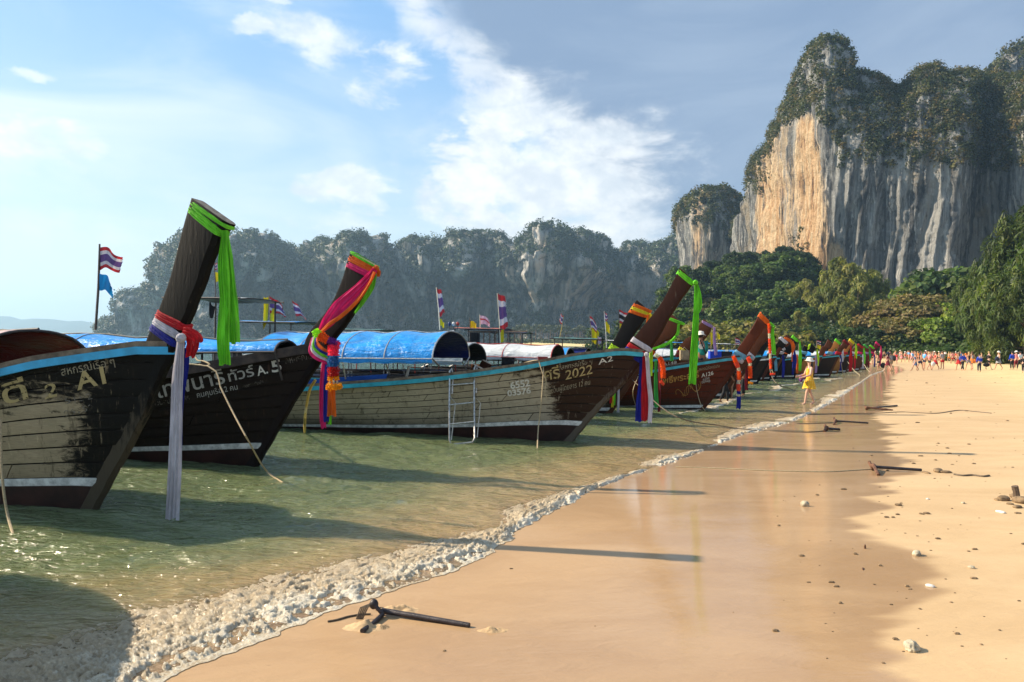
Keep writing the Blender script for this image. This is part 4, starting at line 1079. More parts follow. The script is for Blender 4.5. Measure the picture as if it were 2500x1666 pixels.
def petals(name, path, rad, n, leafs, col, parent, core=True):
    P_ = resample(path, 24) if len(path) > 2 else np.linspace(path[0], path[1], 24)
    rd = np.interp(np.linspace(0, 1, 24), np.linspace(0, 1, len(rad)), rad)
    i = rng.integers(0, 23, n); f = rng.random((n, 1)); C_ = P_[i] * (1 - f) + P_[i + 1] * f
    T = P_[i + 1] - P_[i]; T /= np.linalg.norm(T, axis=1)[:, None] + 1e-9
    d = rng.normal(size=(n, 3)); d -= T * (d * T).sum(1)[:, None]; d /= np.linalg.norm(d, axis=1)[:, None]
    rr = rd[i][:, None] * rng.uniform(.72, 1.08, (n, 1)) * (1 + .12 * np.sin(f * 6 + i[:, None] * 2.0))
    p = C_ + d * rr
    nn = d + rng.normal(size=(n, 3)) * .6; nn /= np.linalg.norm(nn, axis=1)[:, None]
    t = np.cross(nn, rng.normal(size=(n, 3))); t /= np.linalg.norm(t, axis=1)[:, None]; bt = np.cross(nn, t)
    s_ = leafs * rng.uniform(.6, 1.3, (n, 1))
    V = np.stack([p - t * s_, p - bt * s_ * .7 + nn * s_ * .4, p + t * s_, p + bt * s_ * .7 - nn * s_ * .2], 1).reshape(-1, 3)
    cc = np.repeat(np.array([col]) * rng.uniform(.65, 1.25, (n, 1)), 4, 0)
    F = np.arange(4 * n).reshape(-1, 4)
    if core:
        m_ = MB(); m_.tube(P_, list(rd * .82), 9); k = len(V); V = np.concatenate([V, np.array(m_.v)]); cc = np.concatenate([cc, np.tile(np.array([col]) * .75, (len(m_.v), 1))])
        quads = [f for f in m_.f if len(f) == 4]; F = np.concatenate([F, np.array(quads) + k])
    me = mesh_np(name, V - np.array(parent.location)[None], F, False, {'col': np.clip(cc, 0, 1)})
    o = link(name, me, parent, 'leaf'); return o
CP = dict(lime=(.40, .85, .02), orange=(.95, .13, .01), purple=(.17, .02, .30), pink=(.95, .03, .12), blue=(.02, .13, .48), red=(.50, .01, .01), gold=(.95, .40, .01), white=(.75, .70, .66), coral=(.90, .12, .06))
def flag(loc, top, cloths, label, r=.012, pole='pole_wood', wind=(1, -.1), group='small flags flown from the boats'):
    """pole from loc to top; cloths: list of (kind, z fraction top, height m, length m, droop, taper)"""
    loc, top = np.array(loc, float), np.array(top, float)
    root = world_empty('flag', loc, label, 'flag', group)
    m_ = MB(); m_.tube([(0, 0, 0), tuple((top - loc) * .5 + (.01, 0, 0)), tuple(top - loc)], [r, r, r * .7], 6); m_.build('flag_pole', pole, root, True)
    for kind, zf, hh, ll, droop, taper in cloths:
        cols = dict(thai=['flag_red', 'flag_white', 'flag_violet', 'flag_violet', 'flag_white', 'flag_red'], yellow=['flag_yellow'] * 6, sky=['flag_sky'] * 6, pink=['flag_pink', 'flag_pink', 'flag_red', 'flag_pink', 'flag_pink', 'flag_pink'],
                    white=['flag_white'] * 6, black=['flag_black'] * 6, thaiblack=['flag_red', 'flag_white', 'flag_black', 'flag_black', 'flag_white', 'flag_red'])[kind]
        nu, nv = 19, 13; V = []
        wd = np.array([wind[0], wind[1], 0.0]); wd /= np.linalg.norm(wd); sd_ = np.cross(wd, (0, 0, 1)); sdd = random.random() * 6
        for i in range(nv):
            for j in range(nu):
                f, g = i / (nv - 1), j / (nu - 1)
                hgt = hh * (1 - taper * g)
                base = (top - loc) * (1 - (1 - zf) ) ; base = (top - loc) * zf
                rag = (.10 * ll * random.random() * (g > .93))
                z = base[2] - hgt * f - droop * ll * g ** 1.3 - .02 * math.sin(g * 7 + sdd)
                w_ = .05 * math.sin(g * 8 + sdd + f * 2) * (.3 + g) * ll * 1.6
                ax_ = wd * (ll * g * (1 - .25 * droop) - rag) + sd_ * w_
                bx_ = base[:2] * (1 - f * hh / max(.01, np.linalg.norm(top - loc)))
                V.append((bx_[0] + ax_[0] + .012 * wd[0], bx_[1] + ax_[1], z))
        mats = list(dict.fromkeys(cols)); mi = []
        for i in range(nv - 1):
            for j in range(nu - 1): mi.append(mats.index(cols[min(5, int(i / (nv - 1) * 6))]))
        me = mesh_np('flag_cloth', V, grid_faces(nv, nu), True, None, mi)
        o = link('flag_cloth', me, root, mats)
    return root
# ---------------------------------------------------------------- the four boats in front
def back_below(b_front, n, off=.24):
    return None
def sag(a, b, n=10, s=.1):
    a, b = np.array(a, float), np.array(b, float)
    return [tuple(a + (b - a) * t - np.array([0, 0, s * 4 * t * (1 - t)])) for t in np.linspace(0, 1, n)]
def rope(pts, r, label, mat='rope', group=None, smooth=20):
    P_ = resample(pts, smooth); root = P_[0]
    m_ = MB(); m_.tube([tuple(p - root) for p in P_], r, 6); o = m_.build('mooring_rope', mat, None, True); o.location = root
    return prop(o, label, 'rope', group)

# A1, nearest
A1 = Boat('black weathered boat nearest the camera with bare grey planks, lettered A1', (236, 1247),
          [(236, 1247), (274, 1176), (351, 1036), (395, 932), (428, 866), (461, 789), (496, 701), (540, 585), (570, 548)],
          [(205, 1240), (243, 1165), (316, 1020), (350, 915), (364, 840), (396, 763), (428, 676), (460, 556), (481, 487)],
          [2.02 - .20, (340, 836), (252, 849), (110, 871), (0, 899), (-150, 930)], 'hull_A1', 'post_A1', L=9.5, Bm=.95, stripe=.27, n=8, rail='paint_sky', th=(.055, .065, .095))
A1.text('ดี', 8, 990, 46, 'letter_gold', bold=.012, px2=(72, 972)); A1.text('2', 110, 975, 32, 'letter_gold', bold=.012, shear=.15, px2=(143, 966))
A1.text('สหกรณ์เรือ ๆ', 152, 918, 19, 'letter_pale', px2=(283, 892)); A1.text('A1', 193, 952, 40, 'letter_gold', bold=.02, px2=(262, 935))
A1.text('5152', 160, 988, 15, 'letter_faint', px2=(228, 974)); A1.text('06152', 158, 1018, 14, 'letter_faint', px2=(232, 1000))
A1.canopy(-8.6, -.9, 1.50, 1.90, .80, 'tarp_pink', 'tarp_red', ribs=5, ze1=1.52, zt1=1.92, rim='pole_dark', pz=1.4)
# A5
A5 = Boat('dark brown boat behind it with pink and orange cloth on its prow, lettered A.5', (631, 1137),
          [(631, 1137), (675, 1061), (727, 972), (781, 887), (812, 839), (867, 765), (897, 709), (915, 665), (921, 650)],
          [(603, 1131), (647, 1050), (695, 955), (737, 870), (758, 815), (808, 752), (838, 691), (853, 643), (861, 617)],
          [1.84, (749, 843), (586, 876), (505, 891), (400, 913), (250, 935)], 'hull_A5', 'post_A5', L=9.5, Bm=.95, stripe=.26, n=8, rail='cap_dark', cap='cap_dark', th=(.05, .06, .09))
A5.text('เทพนารี', 385, 973, 34, 'letter_white', bold=.01, px2=(552, 935)); A5.text('ทัวร์', 558, 933, 24, 'letter_white', bold=.01, px2=(623, 917))
A5.text('A.', 631, 918, 22, 'letter_bright', bold=.012, px2=(656, 911)); A5.text('5', 664, 910, 27, 'letter_bright', bold=.02, px2=(690, 905))
A5.text('จำนวนคนโดยสาร', 360, 994, 13, 'letter_faint', px2=(465, 977)); A5.text('คนคุมเรือ 2 คน', 482, 972, 13, 'letter_white', px2=(582, 951))
A5.text('เขตการเดินเรือ', 594, 948, 7, 'letter_faint', px2=(645, 935)); A5.text('สหกรณ์เรือ', 698, 890, 16, 'letter_faint', px2=(775, 873))
A5.canopy(-6.5, .42, 1.46, 1.92, .85, 'tarp_blue', 'tarp_dark', ribs=4, ze1=1.70, zt1=1.85, rim='pole_dark', pz=1.3, hw1=.30)
# A2
A2 = Boat('pale grey planked boat with teal rail, blue arched canopy and side ladder, lettered A2', (1402, 1076),
          [(1402, 1076), (1433, 1038), (1481, 982), (1537, 925), (1576, 873), (1604, 833), (1646, 760), (1686, 702), (1697, 689)],
          [(1372, 1070), (1398, 1028), (1444, 965), (1497, 900), (1530, 850), (1556, 815), (1612, 745), (1647, 682), (1660, 655)],
          [1.80, (1523, 851), (1424, 864), (1320, 887), (1197, 907), (1115, 918), (1020, 928), (832, 943), (745, 955)], 'hull_A2', 'post_A2', L=10.5, Bm=1.08, stripe=.30, n=8, rail='paint_teal', th=(.05, .06, .08))
A2.text('ศรี', 1328, 930, 27, 'letter_gold', bold=.012, px2=(1368, 922)); A2.text('2022', 1380, 928, 22, 'letter_gold', bold=.004, px2=(1447, 912), shear=.1)
A2.text('สหกรณ์เรือ ๆ', 1370, 903, 11, 'letter_pale', px2=(1447, 887), shear=.2); A2.text('A2', 1462, 891, 13, 'letter_bright', bold=.004, px2=(1497, 881))
A2.text('6552', 1247, 950, 16, 'letter_bright', bold=.03, px2=(1295, 942)); A2.text('03576', 1240, 968, 14, 'letter_bright', bold=.03, px2=(1297, 960))
A2.text('จำนวนผู้โดยสาร 12 คน', 1334, 963, 12, 'letter_pale', px2=(1442, 939), shear=.2)
xa = A2.loc(1105, 812)[0]
A2.canopy(xa - 3.9, xa, 1.48, 2.02, 1.12, 'tarp_blue', 'tarp_navy', ribs=4, skirt=.10, ze1=1.56, zt1=2.10)
for k in range(4):
    x_ = xa - .6 - .85 * k; p = A2.P(-x_, .86, -1, -.06); m_ = MB(); m_.box((x_, 0, p[2] - .02), (.34, -2 * p[1], .05)); m_.build('seat', 'paint_blue', A2.root)
V = np.stack([A2.P(np.linspace(2.6, 8.5, 20), .97, 1, -.07), A2.P(np.linspace(2.6, 8.5, 20), .70, 1, -.07)], 1)
A2.part('blue_lining', V, grid_faces(20, 2), 'paint_blue')
V = np.stack([A2.P(np.linspace(4.4, 8.5, 20), 1.0, -1, -.12) + (0, 0, .10), A2.P(np.linspace(4.4, 8.5, 20), .90, -1, -.12)], 1)
A2.part('side_cloth', V, grid_faces(20, 2), 'paint_blue')
for yy, zz in ((.55, 1.28), (-.2, 1.2)):
    m_ = MB(); m_.tube([(xa - 3.5, yy, zz - .1), (xa - .2, yy, zz)], .02, 6); m_.build('rail', 'steel_tube', A2.root, True)
# A126
AR = Boat('varnished red brown boat with teal rail and gold script, lettered A126', (1720, 1000),
          [(1720, 1000), (1745, 970), (1774, 934), (1798, 903), (1815, 880), (1836, 848), (1858, 815), (1877, 788)],
          [(1700, 996), (1724, 962), (1752, 924), (1776, 890), (1793, 863), (1813, 835), (1835, 802), (1855, 765)],
          [1.66, (1783, 871), (1679, 889), (1599, 904), (1500, 922)], 'hull_red', 'post_red', L=9.5, Bm=1.0, stripe=.05, n=7, rail='paint_teal', cap='cap_dark', th=(.05, .07, .10))
AR.text('สหกรณ์เรือหาดนาง', 1706, 907, 8, 'letter_pale', px2=(1757, 897)); AR.text('A126', 1713, 922, 9, 'letter_bright', bold=.01, px2=(1742, 915))
AR.text('โพธิ์พระอารี', 1612, 940, 15, 'letter_ochre', bold=.02, px2=(1707, 921)); AR.text('6250', 1716, 930, 6, 'letter_white', px2=(1732, 926)); AR.text('00948', 1713, 937, 6, 'letter_white', px2=(1734, 933))
# painted flourish under the name
m_ = MB()
for k in range(9):
    a = np.array(AR.loc(1652 + 6 * k, 962 - 2.2 * k)); pts = []
    for t in np.linspace(0, 1, 7):
        q = a + np.array([.16 * t - .05 * math.sin(t * 6 + k), .13 * math.sin(t * 4 + k * 1.3) + .05 * t]); pts.append((q[0], -float(AR.hb(q[0], q[1])) - .012, q[1]))
    m_.tube(pts, .006, 4)
m_.build('painted_flourish', 'letter_ochre', AR.root)

# ---------------------------------------------------------------- the row behind
def tmpl(h, lean=1.0, tip=1.66, w=.30, wt=.40, drop=1.0, L=9.5):
    F = np.array([(0, 0), (.28 * lean, .42), (.62 * lean, .92), (.90 * lean, 1.30), (1.15 * lean, 1.62), (1.40 * lean, 1.95), (1.72 * lean, h - .58), (2.02 * lean, h - .22)])
    B = F + np.array([(-.25, .0), (-.24, .05), (-.24, .08), (-.25, .12), (-w, .14), (-w * .98, .16), (-wt * .9, .2), (-wt * .80, .30)])
    S = np.array([(0, tip), (1.2, tip - .17 * drop), (2.5, tip - .36 * drop), (4, tip - .55 * drop), (6, tip - .70 * drop), (L, tip - .68 * drop)])
    return dict(F=F, B=B, S=S, tip=tip)
def far_boat(label, foot, top, hull, post, rail='paint_teal', tip=1.62, L=8.5, planks=False, stripe=.08, head=HEAD, end='end_grain', cap='cap_dark'):
    g = gnd(*foot); yh = 836 + (top[0] - 1250) * .0225
    # height of the post from the picture, lean from the horizontal offset of its top
    h = CAM[2] + (yh - top[1]) / FPX * g[1]
    T = tmpl(h + .0, 1.0, tip)
    # lean factor so that the top lands where it should
    tx = at(top[0], top[1], g[1] - .5)[0] - g[0]
    T['F'][:, 0] *= max(.6, tx / math.cos(head) / (T['F'][-1, 0] - .35)); dB = np.array([(-.25, .0), (-.24, .05), (-.24, .08), (-.25, .12), (-.30, .14), (-.30, .16), (-.36, .2), (-.33, .28)])
    T['B'] = T['F'] + dB
    return Boat(label, foot, T, None, None, hull, post, L=L, Bm=.95, stripe=stripe, n=5, rail=rail, planks=planks, detail=False, head=head, end=end, cap=cap)
B4 = far_boat('black boat tucked behind the A2 boat, red and yellow cloth on its prow', (1418, 1030), (1563, 741), 'hull_dark', 'post_dark', L=9.5)
B5 = far_boat('brown boat between the A2 and A126 boats with a drooping lime ribbon', (1494, 1010), (1642, 774), 'hull_A2', 'post_brown', L=9.5)
B6 = far_boat('dark red boat behind the A126 boat, lettered A148, small prow sash', (1598, 982), (1716, 792), 'hull_red', 'post_brown')
B6.text('A148', 1619, 893, 7, 'letter_bright', px2=(1652, 888)); B6.text('สหกรณ์เรือ', 1622, 884, 4, 'letter_white', px2=(1650, 880))
P2 = far_boat('brown boat behind the man in teal, purple ribbon hanging from its prow', (1640, 968), (1727, 784), 'hull_brown', 'post_brown')
B7 = far_boat('brown boat close behind the A126 boat with an orange garland', (1786, 968), (1878, 792), 'hull_brown', 'post_brown')
P8 = far_boat('black prowed boat showing between two brown boats', (1822, 950), (1888, 812), 'hull_dark', 'post_dark')
B8 = far_boat('red brown boat with teal rail just beyond the garlands, lettered A147', (1862, 931), (1925, 821), 'hull_red', 'post_red', tip=1.5, stripe=.12)
B8.text('A147', 1868, 884, 4.5, 'letter_white', px2=(1881, 881))
row = [((1850, 938), (1914, 824), 'hull_dark', 'post_dark', 'black boat with a bright white prow tip'),
       ((1880, 930), (1931, 842), 'hull_dark', 'post_dark', 'short dark boat with a white and navy sash'),
       ((1893, 926), (1943, 821), 'hull_brown', 'post_dark', 'brown boat with a light green cloth on its high prow'),
       ((1940, 925), (1979, 841), 'hull_dark', 'post_dark', 'low black boat with a lime and yellow tail'),
       ((2026, 921), (2062, 831), 'hull_dark', 'post_brown', 'dark hulled boat with the reddest tail of flowers'),
       ((1985, 922), (2008, 831), 'hull_tan', 'post_brown', 'plain brown prowed boat without any cloth'),
       ((2006, 918), (2036, 829), 'hull_tan', 'post_tan', 'tan boat with pale streamers down its stem'),
       ((2044, 913), (2076, 829), 'hull_tan', 'post_tan', 'tan boat with a yellow and lime cloth'),
       ((2066, 911), (2088, 840), 'hull_dark', 'post_brown', 'dark boat with a red cloth above its bow'),
       ((2082, 908), (2111, 841), 'hull_brown', 'post_brown', 'brown boat with a pale green tip'),
       ((2098, 906), (2124, 843), 'hull_brown', 'post_maroon', 'maroon boat second from the far end of the row'),
       ((2114, 903), (2137, 836), 'hull_red', 'post_maroon', 'maroon boat at the far end of the row with pink ribbons')]
ROW = [far_boat(lb, ft, tp, hu, po, tip=rng.uniform(1.4, 1.6), stripe=.12, L=8, rail=random.choice(['paint_teal', 'paint_sky', 'paint_white', 'paint_navy']), head=HEAD + R(rng.uniform(-5, 4))) for ft, tp, hu, po, lb in row]

# unseen boat added left of the frame, shaped to shade the lower left corner
LB = Boat('small brown dinghy added unseen beyond the left edge for its shadow', (-300, 1400), tmpl(1.50, .7, 1.34, L=1.7), None, None, 'hull_brown', 'post_brown', L=1.7, Bm=.85, planks=False, detail=False, head=R(-44))
LB.root.location = (-4.6, 4.42, 0)

# ---------------------------------------------------------------- canopies behind the front boats
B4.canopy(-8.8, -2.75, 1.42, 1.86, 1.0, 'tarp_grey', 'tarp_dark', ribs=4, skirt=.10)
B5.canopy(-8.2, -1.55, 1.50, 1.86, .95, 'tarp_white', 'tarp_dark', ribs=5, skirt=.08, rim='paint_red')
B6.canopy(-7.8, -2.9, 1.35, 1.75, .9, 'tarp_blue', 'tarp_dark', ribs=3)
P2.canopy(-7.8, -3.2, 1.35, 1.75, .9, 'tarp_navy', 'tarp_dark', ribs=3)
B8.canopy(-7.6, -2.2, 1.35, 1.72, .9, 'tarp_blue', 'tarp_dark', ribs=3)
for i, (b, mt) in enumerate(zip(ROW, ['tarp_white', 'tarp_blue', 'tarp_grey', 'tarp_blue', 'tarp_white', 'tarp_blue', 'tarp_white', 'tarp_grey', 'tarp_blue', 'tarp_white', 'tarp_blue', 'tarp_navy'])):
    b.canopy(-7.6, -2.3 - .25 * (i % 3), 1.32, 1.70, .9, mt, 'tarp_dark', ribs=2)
    b.wheel_roof(-8.0, -6.6, 2.1, .8, mt)
# open wheel-house frames of boats lying further out
def out_boat(label, px, d, hull, roofm, zr=2.1, L=8.0, head=R(-15), canopy=None):
    """a boat whose bow end lies hidden; placed by its stern roof"""
    g = at(px, 836, d); T = tmpl(2.9, .9, 1.10, L=L); T['F'] = T['F'][:4]; T['B'] = T['B'][:4]
    b = Boat(label, (1250, 1200), T, None, None, hull, 'post_brown', L=L, Bm=.95, stripe=.08, planks=False, detail=False, head=head)
    o = np.array([g[0], g[1]]) + b.f * 5.4
    b.root.location = (o[0], o[1], 0); b.o = np.array([o[0], o[1], 0.0])
    b.wheel_roof(-6.4, -4.6, zr, .85, roofm)
    if canopy: b.canopy(-4.4, -1.6, 1.3, 1.7, .9, canopy, 'tarp_dark', ribs=2)
    m_ = MB(); m_.box((-7.2, 0, 1.25), (.7, .45, .4)); m_.box((-7.0, 0, 1.5), (.3, .3, .2)); m_.tube([(-6.9, 0, 1.4), (-5.6, .1, 1.75)], .03, 6); m_.tube([(-7.4, 0, 1.1), (-10.2, .3, -.2)], .04, 6); m_.build('engine', 'engine', b.root, True)
    return b
O1 = out_boat('boat with a pale flat wheelhouse roof seen past the lime cloth of the A1 boat', 556, 17.0, 'hull_dark', 'tarp_white', 2.72)
O2 = out_boat('boat with a thin blue roof on dark posts behind the A5 boat canopy', 690, 21.0, 'hull_dark', 'tarp_blue', 2.30)
O3 = out_boat('boat with a cluttered rusty wheelhouse frame behind the blue arched canopy', 1185, 27.0, 'hull_brown', 'roof_rust', 2.35)
O4 = out_boat('boat with a navy and red roof right of the rusty wheelhouse', 1245, 31.0, 'hull_dark', 'tarp_navy', 2.28)
O5 = out_boat('boat with a green roof beside the sand spit', 1420, 29.0, 'hull_dark', 'tarp_green', 2.08)
O6 = out_boat('boat with a low white and green roof above the A5 sash', 900, 30.0, 'hull_dark', 'tarp_green', 2.25)
# ================================================================== cloths and garlands tied on the prows
def zp(b, px, py): return b.loc(px, py)[1]
def tail(root, pts, d, wpx, mat, name='tail', folds=3, amp=.018, seed=0, side=(1, -.15, 0), nu=18):
    dd = d if hasattr(d, '__len__') else [d] * len(pts)
    P_ = [at(px, py, q) for (px, py), q in zip(pts, dd)]
    o = ribbon(P_, [w_ * dd[0] / FPX for w_ in wpx], side, mat, None, name, folds, amp, nu=nu, seed=seed)
    return wparent(o, root)
def sash(b, at_px, label, group=None, name='cloth_sash', cat='cloth sash'):
    x, z = b.loc(*at_px); p = b.world(x, 0, z)
    r = world_empty(name, p, label, cat, group); r['d'] = float(p[1]); return r
def band(b, root, bp, fp, h, mat, **kw):
    return wparent(wrap(b, zp(b, *fp), zp(b, *bp), h, mat, None, **kw), root)

# A1
r = sash(A1, (545, 565), 'bright lime cloth knotted on the top of the A1 prow'); D = 7.62
band(A1, r, (468, 512), (548, 572), .10, 'cloth_lime', ridges=4, puff=.016); band(A1, r, (470, 498), (562, 556), .05, 'cloth_lime', ridges=2, seed=2)
knot(at(549, 565, D - .1), .035, 'cloth_lime', r, 1)
tail(r, [(549, 563), (545, 640), (548, 740), (546, 830), (549, 890)], D - .15, [12, 26, 28, 33, 30], 'cloth_lime', folds=5, amp=.034, seed=1, nu=30)
tail(r, [(552, 563), (558, 640), (566, 740), (571, 838)], D - .08, [10, 20, 28, 30], 'cloth_lime', folds=4, amp=.034, seed=5, nu=24)
r = sash(A1, (440, 822), 'red, white and blue sash with a long white tail at the A1 prow foot'); 
for bp, fp, h, m_ in [((394, 768), (462, 800), .10, 'cloth_red'), ((388, 784), (452, 822), .095, 'cloth_white'), ((378, 800), (444, 842), .085, 'cloth_blue')]:
    band(A1, r, bp, fp, h, m_, ridges=4, puff=.022)
knot(at(442, 826, 7.42), .05, 'cloth_white', r, 3)
tail(r, [(446, 806), (462, 812), (478, 826), (484, 838)], 7.5, [20, 26, 30, 26], 'cloth_red', folds=3, amp=.02, seed=2, side=(.3, 0, 1))
tail(r, [(462, 815), (470, 840), (466, 872)], 7.55, [30, 34, 22], 'cloth_red', folds=3, amp=.03, seed=3)
tail(r, [(452, 850), (446, 900), (436, 1000), (434, 1100), (432, 1205)], 7.58, [20, 30, 26, 24, 18], 'cloth_blue', folds=3, amp=.02, seed=4)
tail(r, [(442, 828), (436, 900), (431, 1000), (426, 1120), (421, 1268)], 7.45, [18, 28, 30, 34, 36], 'cloth_white', folds=4, amp=.020, seed=7, nu=26)
# A5
r = sash(A5, (915, 655), 'orange and pink cloth wound on the A5 prow top and draped down it'); D = 10.42
band(A5, r, (862, 618), (922, 652), .04, 'cloth_lime', ridges=2); band(A5, r, (860, 630), (918, 660), .11, 'cloth_orange', ridges=4); band(A5, r, (856, 646), (911, 674), .10, 'cloth_pink', ridges=3)
knot(at(917, 656, D - .05), .05, 'cloth_orange', r, 4)
tail(r, [(916, 658), (893, 688), (860, 722), (828, 752), (802, 784), (783, 810)], D - .12, [14, 24, 32, 40, 30, 14], 'cloth_pink', folds=3, amp=.03, seed=6, side=(.75, 0, -.65))
tail(r, [(914, 664), (900, 695), (872, 735), (835, 770), (806, 790), (785, 810)], D - .16, [8, 8, 9, 10, 10, 8], 'cloth_orange', folds=1, amp=.012, seed=8, side=(.7, 0, -.7))
tail(r, [(918, 658), (908, 700), (886, 738), (866, 765)], D + .0, [8, 14, 10, 6], 'cloth_lime', folds=2, amp=.012, seed=9)
tail(r, [(918, 655), (924, 664), (923, 676)], D - .06, [10, 12, 8], 'cloth_orange', folds=2, amp=.015, seed=3)
r = sash(A5, (790, 865), 'striped sash under the A5 bow tip with crimson, navy and orange tails')
for k, (m_, w_) in enumerate([('cloth_orange', 8), ('cloth_blue', 7), ('cloth_lime', 8), ('cloth_white', 7), ('cloth_pink', 8)]):
    o = 6.5 * k
    pts = [(776 - o * .5, 816 + o * .35), (773 - o * .62, 834 + o * .9), (785 - o * .5, 850 + o * .95), (806 - o * .25, 862 + o * 1.0)]
    tail(r, pts, [10.5, 10.42, 10.38, 10.36], [w_, w_ * 1.1, w_, w_ * .7], m_, name='band', folds=1, amp=.012, seed=k, side=(.6, 0, .8), nu=8)
tail(r, [(792, 874), (787, 930), (786, 1000), (789, 1046)], 10.42, [10, 14, 15, 14], 'cloth_pink', folds=2, amp=.012, seed=12)
tail(r, [(802, 870), (798, 930), (797, 980), (796, 1030)], 10.38, [12, 16, 17, 14], 'cloth_blue', folds=2, amp=.012, seed=13)
tail(r, [(807, 925), (809, 960), (809, 1016)], 10.33, [12, 20, 24], 'cloth_orange', folds=3, amp=.014, seed=14)
tail(r, [(800, 1000), (804, 1018), (805, 1037)], 10.45, [8, 10, 9], 'cloth_lime', folds=1, amp=.01, seed=15)
def garland(root_px, d, segs, label, group='flower garlands on the prows', tassel=None):
    p0 = at(*root_px, d); r = world_empty('flower_garland', p0, label, 'garland', group)
    for pts, col, rad in segs:
        P_ = [at(px, py, d) for px, py in pts]; L_ = sum(np.linalg.norm(np.array(P_[i + 1]) - P_[i]) for i in range(len(P_) - 1)); rm = np.mean(rad) * d / FPX
        lf = max(.010, .16 * rm); n = int(max(60, min(1500, 2 * math.pi * rm * L_ / lf ** 2 * .9)))
        petals('puff', P_, [q * d / FPX for q in rad], n, lf, CP[col], r)
    return r
garland((815, 842), 10.22, [([(768, 806), (778, 820)], 'lime', [8, 11]), ([(780, 818), (800, 832)], 'orange', [11, 10]), ([(802, 830), (824, 842)], 'purple', [9, 10]), ([(824, 834), (819, 850)], 'pink', [8, 9]),
        ([(814, 842), (814, 869)], 'pink', [12, 13]), ([(814, 869), (813, 896)], 'blue', [13, 13]), ([(813, 896), (814, 919)], 'red', [13, 13]), ([(801, 923), (812, 926)], 'gold', [6, 7]), ([(816, 925), (827, 922)], 'gold', [6, 6]),
        ([(806, 930), (805, 938)], 'white', [1.5, 1.5]), ([(814, 930), (815, 938)], 'white', [1.5, 1.5]), ([(822, 930), (824, 938)], 'white', [1.5, 1.5]),
        ([(797, 942), (810, 946)], 'gold', [8, 9]), ([(812, 944), (824, 946)], 'gold', [8, 8]), ([(824, 945), (834, 940)], 'gold', [8, 6])],
        'thick garland of pink, blue and red puffs on the A5 prow', None)
# A2
r = sash(A2, (1690, 690), 'long lime cloth hanging from the tall A2 prow'); D = A2.world(*[A2.loc(1697, 690)[0], 0, 0])[1] - .12
band(A2, r, (1661, 664), (1696, 694), .11, 'cloth_lime', ridges=3)
knot(at(1698, 690, D), .05, 'cloth_lime', r, 5)
tail(r, [(1699, 690), (1700, 740), (1698, 800), (1694, 870), (1690, 938)], D, [7, 12, 15, 19, 19], 'cloth_lime', folds=4, amp=.034, seed=21, nu=26)
tail(r, [(1700, 690), (1707, 720), (1709, 748), (1703, 765)], D + .08, [6, 10, 10, 8], 'cloth_lime', folds=2, amp=.02, seed=22)
r = sash(A2, (1575, 866), 'white, red and blue sash at the foot of the A2 prow, three broad tails'); D2 = A2.world(A2.loc(1575, 866)[0], 0, 0)[1] - .1
for bp, fp, h, m_ in [((1549, 829), (1592, 856), .11, 'cloth_white'), ((1538, 842), (1584, 868), .10, 'cloth_red'), ((1527, 853), (1576, 882), .15, 'cloth_blue')]:
    band(A2, r, bp, fp, h, m_, ridges=4, puff=.022)
knot(at(1579, 866, D2 - .05), .05, 'cloth_white', r, 6)
tail(r, [(1568, 885), (1566, 940), (1561, 990), (1560, 1030)], D2 + .05, [12, 16, 17, 18], 'cloth_blue', folds=2, amp=.02, seed=23)
tail(r, [(1574, 870), (1574, 930), (1574, 980), (1575, 1028)], D2 - .02, [10, 16, 17, 18], 'cloth_red', folds=3, amp=.02, seed=24)
tail(r, [(1580, 868), (1584, 930), (1589, 980), (1586, 1033)], D2 - .07, [9, 10, 12, 10], 'cloth_white', folds=2, amp=.015, seed=25)
# B4
r = sash(B4, (1583, 765), 'orange and yellow cloth on the black prow behind the A2 boat'); D = 17.2
for bp, fp, m_ in [((1560, 745), (1590, 762), 'cloth_orange'), ((1557, 752), (1587, 768), 'cloth_yellow'), ((1553, 760), (1583, 774), 'cloth_orange')]: band(B4, r, bp, fp, .10, m_, ridges=2)
tail(r, [(1586, 766), (1588, 775), (1583, 790)], D, [6, 9, 6], 'cloth_yellow', seed=1, folds=2); tail(r, [(1583, 768), (1582, 780), (1577, 795)], D, [5, 6, 4], 'cloth_orange', seed=2, folds=2)
r = sash(B4, (1500, 850), 'lime yellow wrap at the foot of the black prow'); band(B4, r, (1486, 845), (1512, 862), .16, 'cloth_limeyellow', ridges=3)
# B5
r = sash(B5, (1655, 790), 'lime ribbon looping from the top of a brown prow back to its foot'); D = 19.8
band(B5, r, (1640, 778), (1657, 792), .10, 'cloth_lime', ridges=2)
tail(r, [(1657, 792), (1654, 815), (1638, 834), (1615, 846), (1594, 852)], D, [6, 7, 7, 8, 5], 'cloth_lime', seed=3, folds=2, side=(.5, 0, .8))
tail(r, [(1639, 836), (1640, 858), (1640, 882)], D - .1, [5, 8, 9], 'cloth_green', seed=4, folds=2)
r = sash(B5, (1590, 850), 'yellow, green and maroon ribbons on the brown prow beside the A2 sash'); D = 19.6
band(B5, r, (1578, 846), (1604, 864), .14, 'cloth_orange', ridges=2); band(B5, r, (1574, 856), (1600, 872), .12, 'cloth_limeyellow', ridges=2)
tail(r, [(1590, 848), (1589, 880), (1588, 919)], D, [6, 10, 10], 'cloth_limeyellow', seed=5, folds=2)
tail(r, [(1602, 880), (1601, 930), (1603, 995)], D + .1, [6, 9, 11], 'cloth_green', seed=6, folds=2); tail(r, [(1609, 880), (1610, 940), (1609, 1006)], D + .15, [5, 6, 7], 'cloth_maroon', seed=7, folds=1)
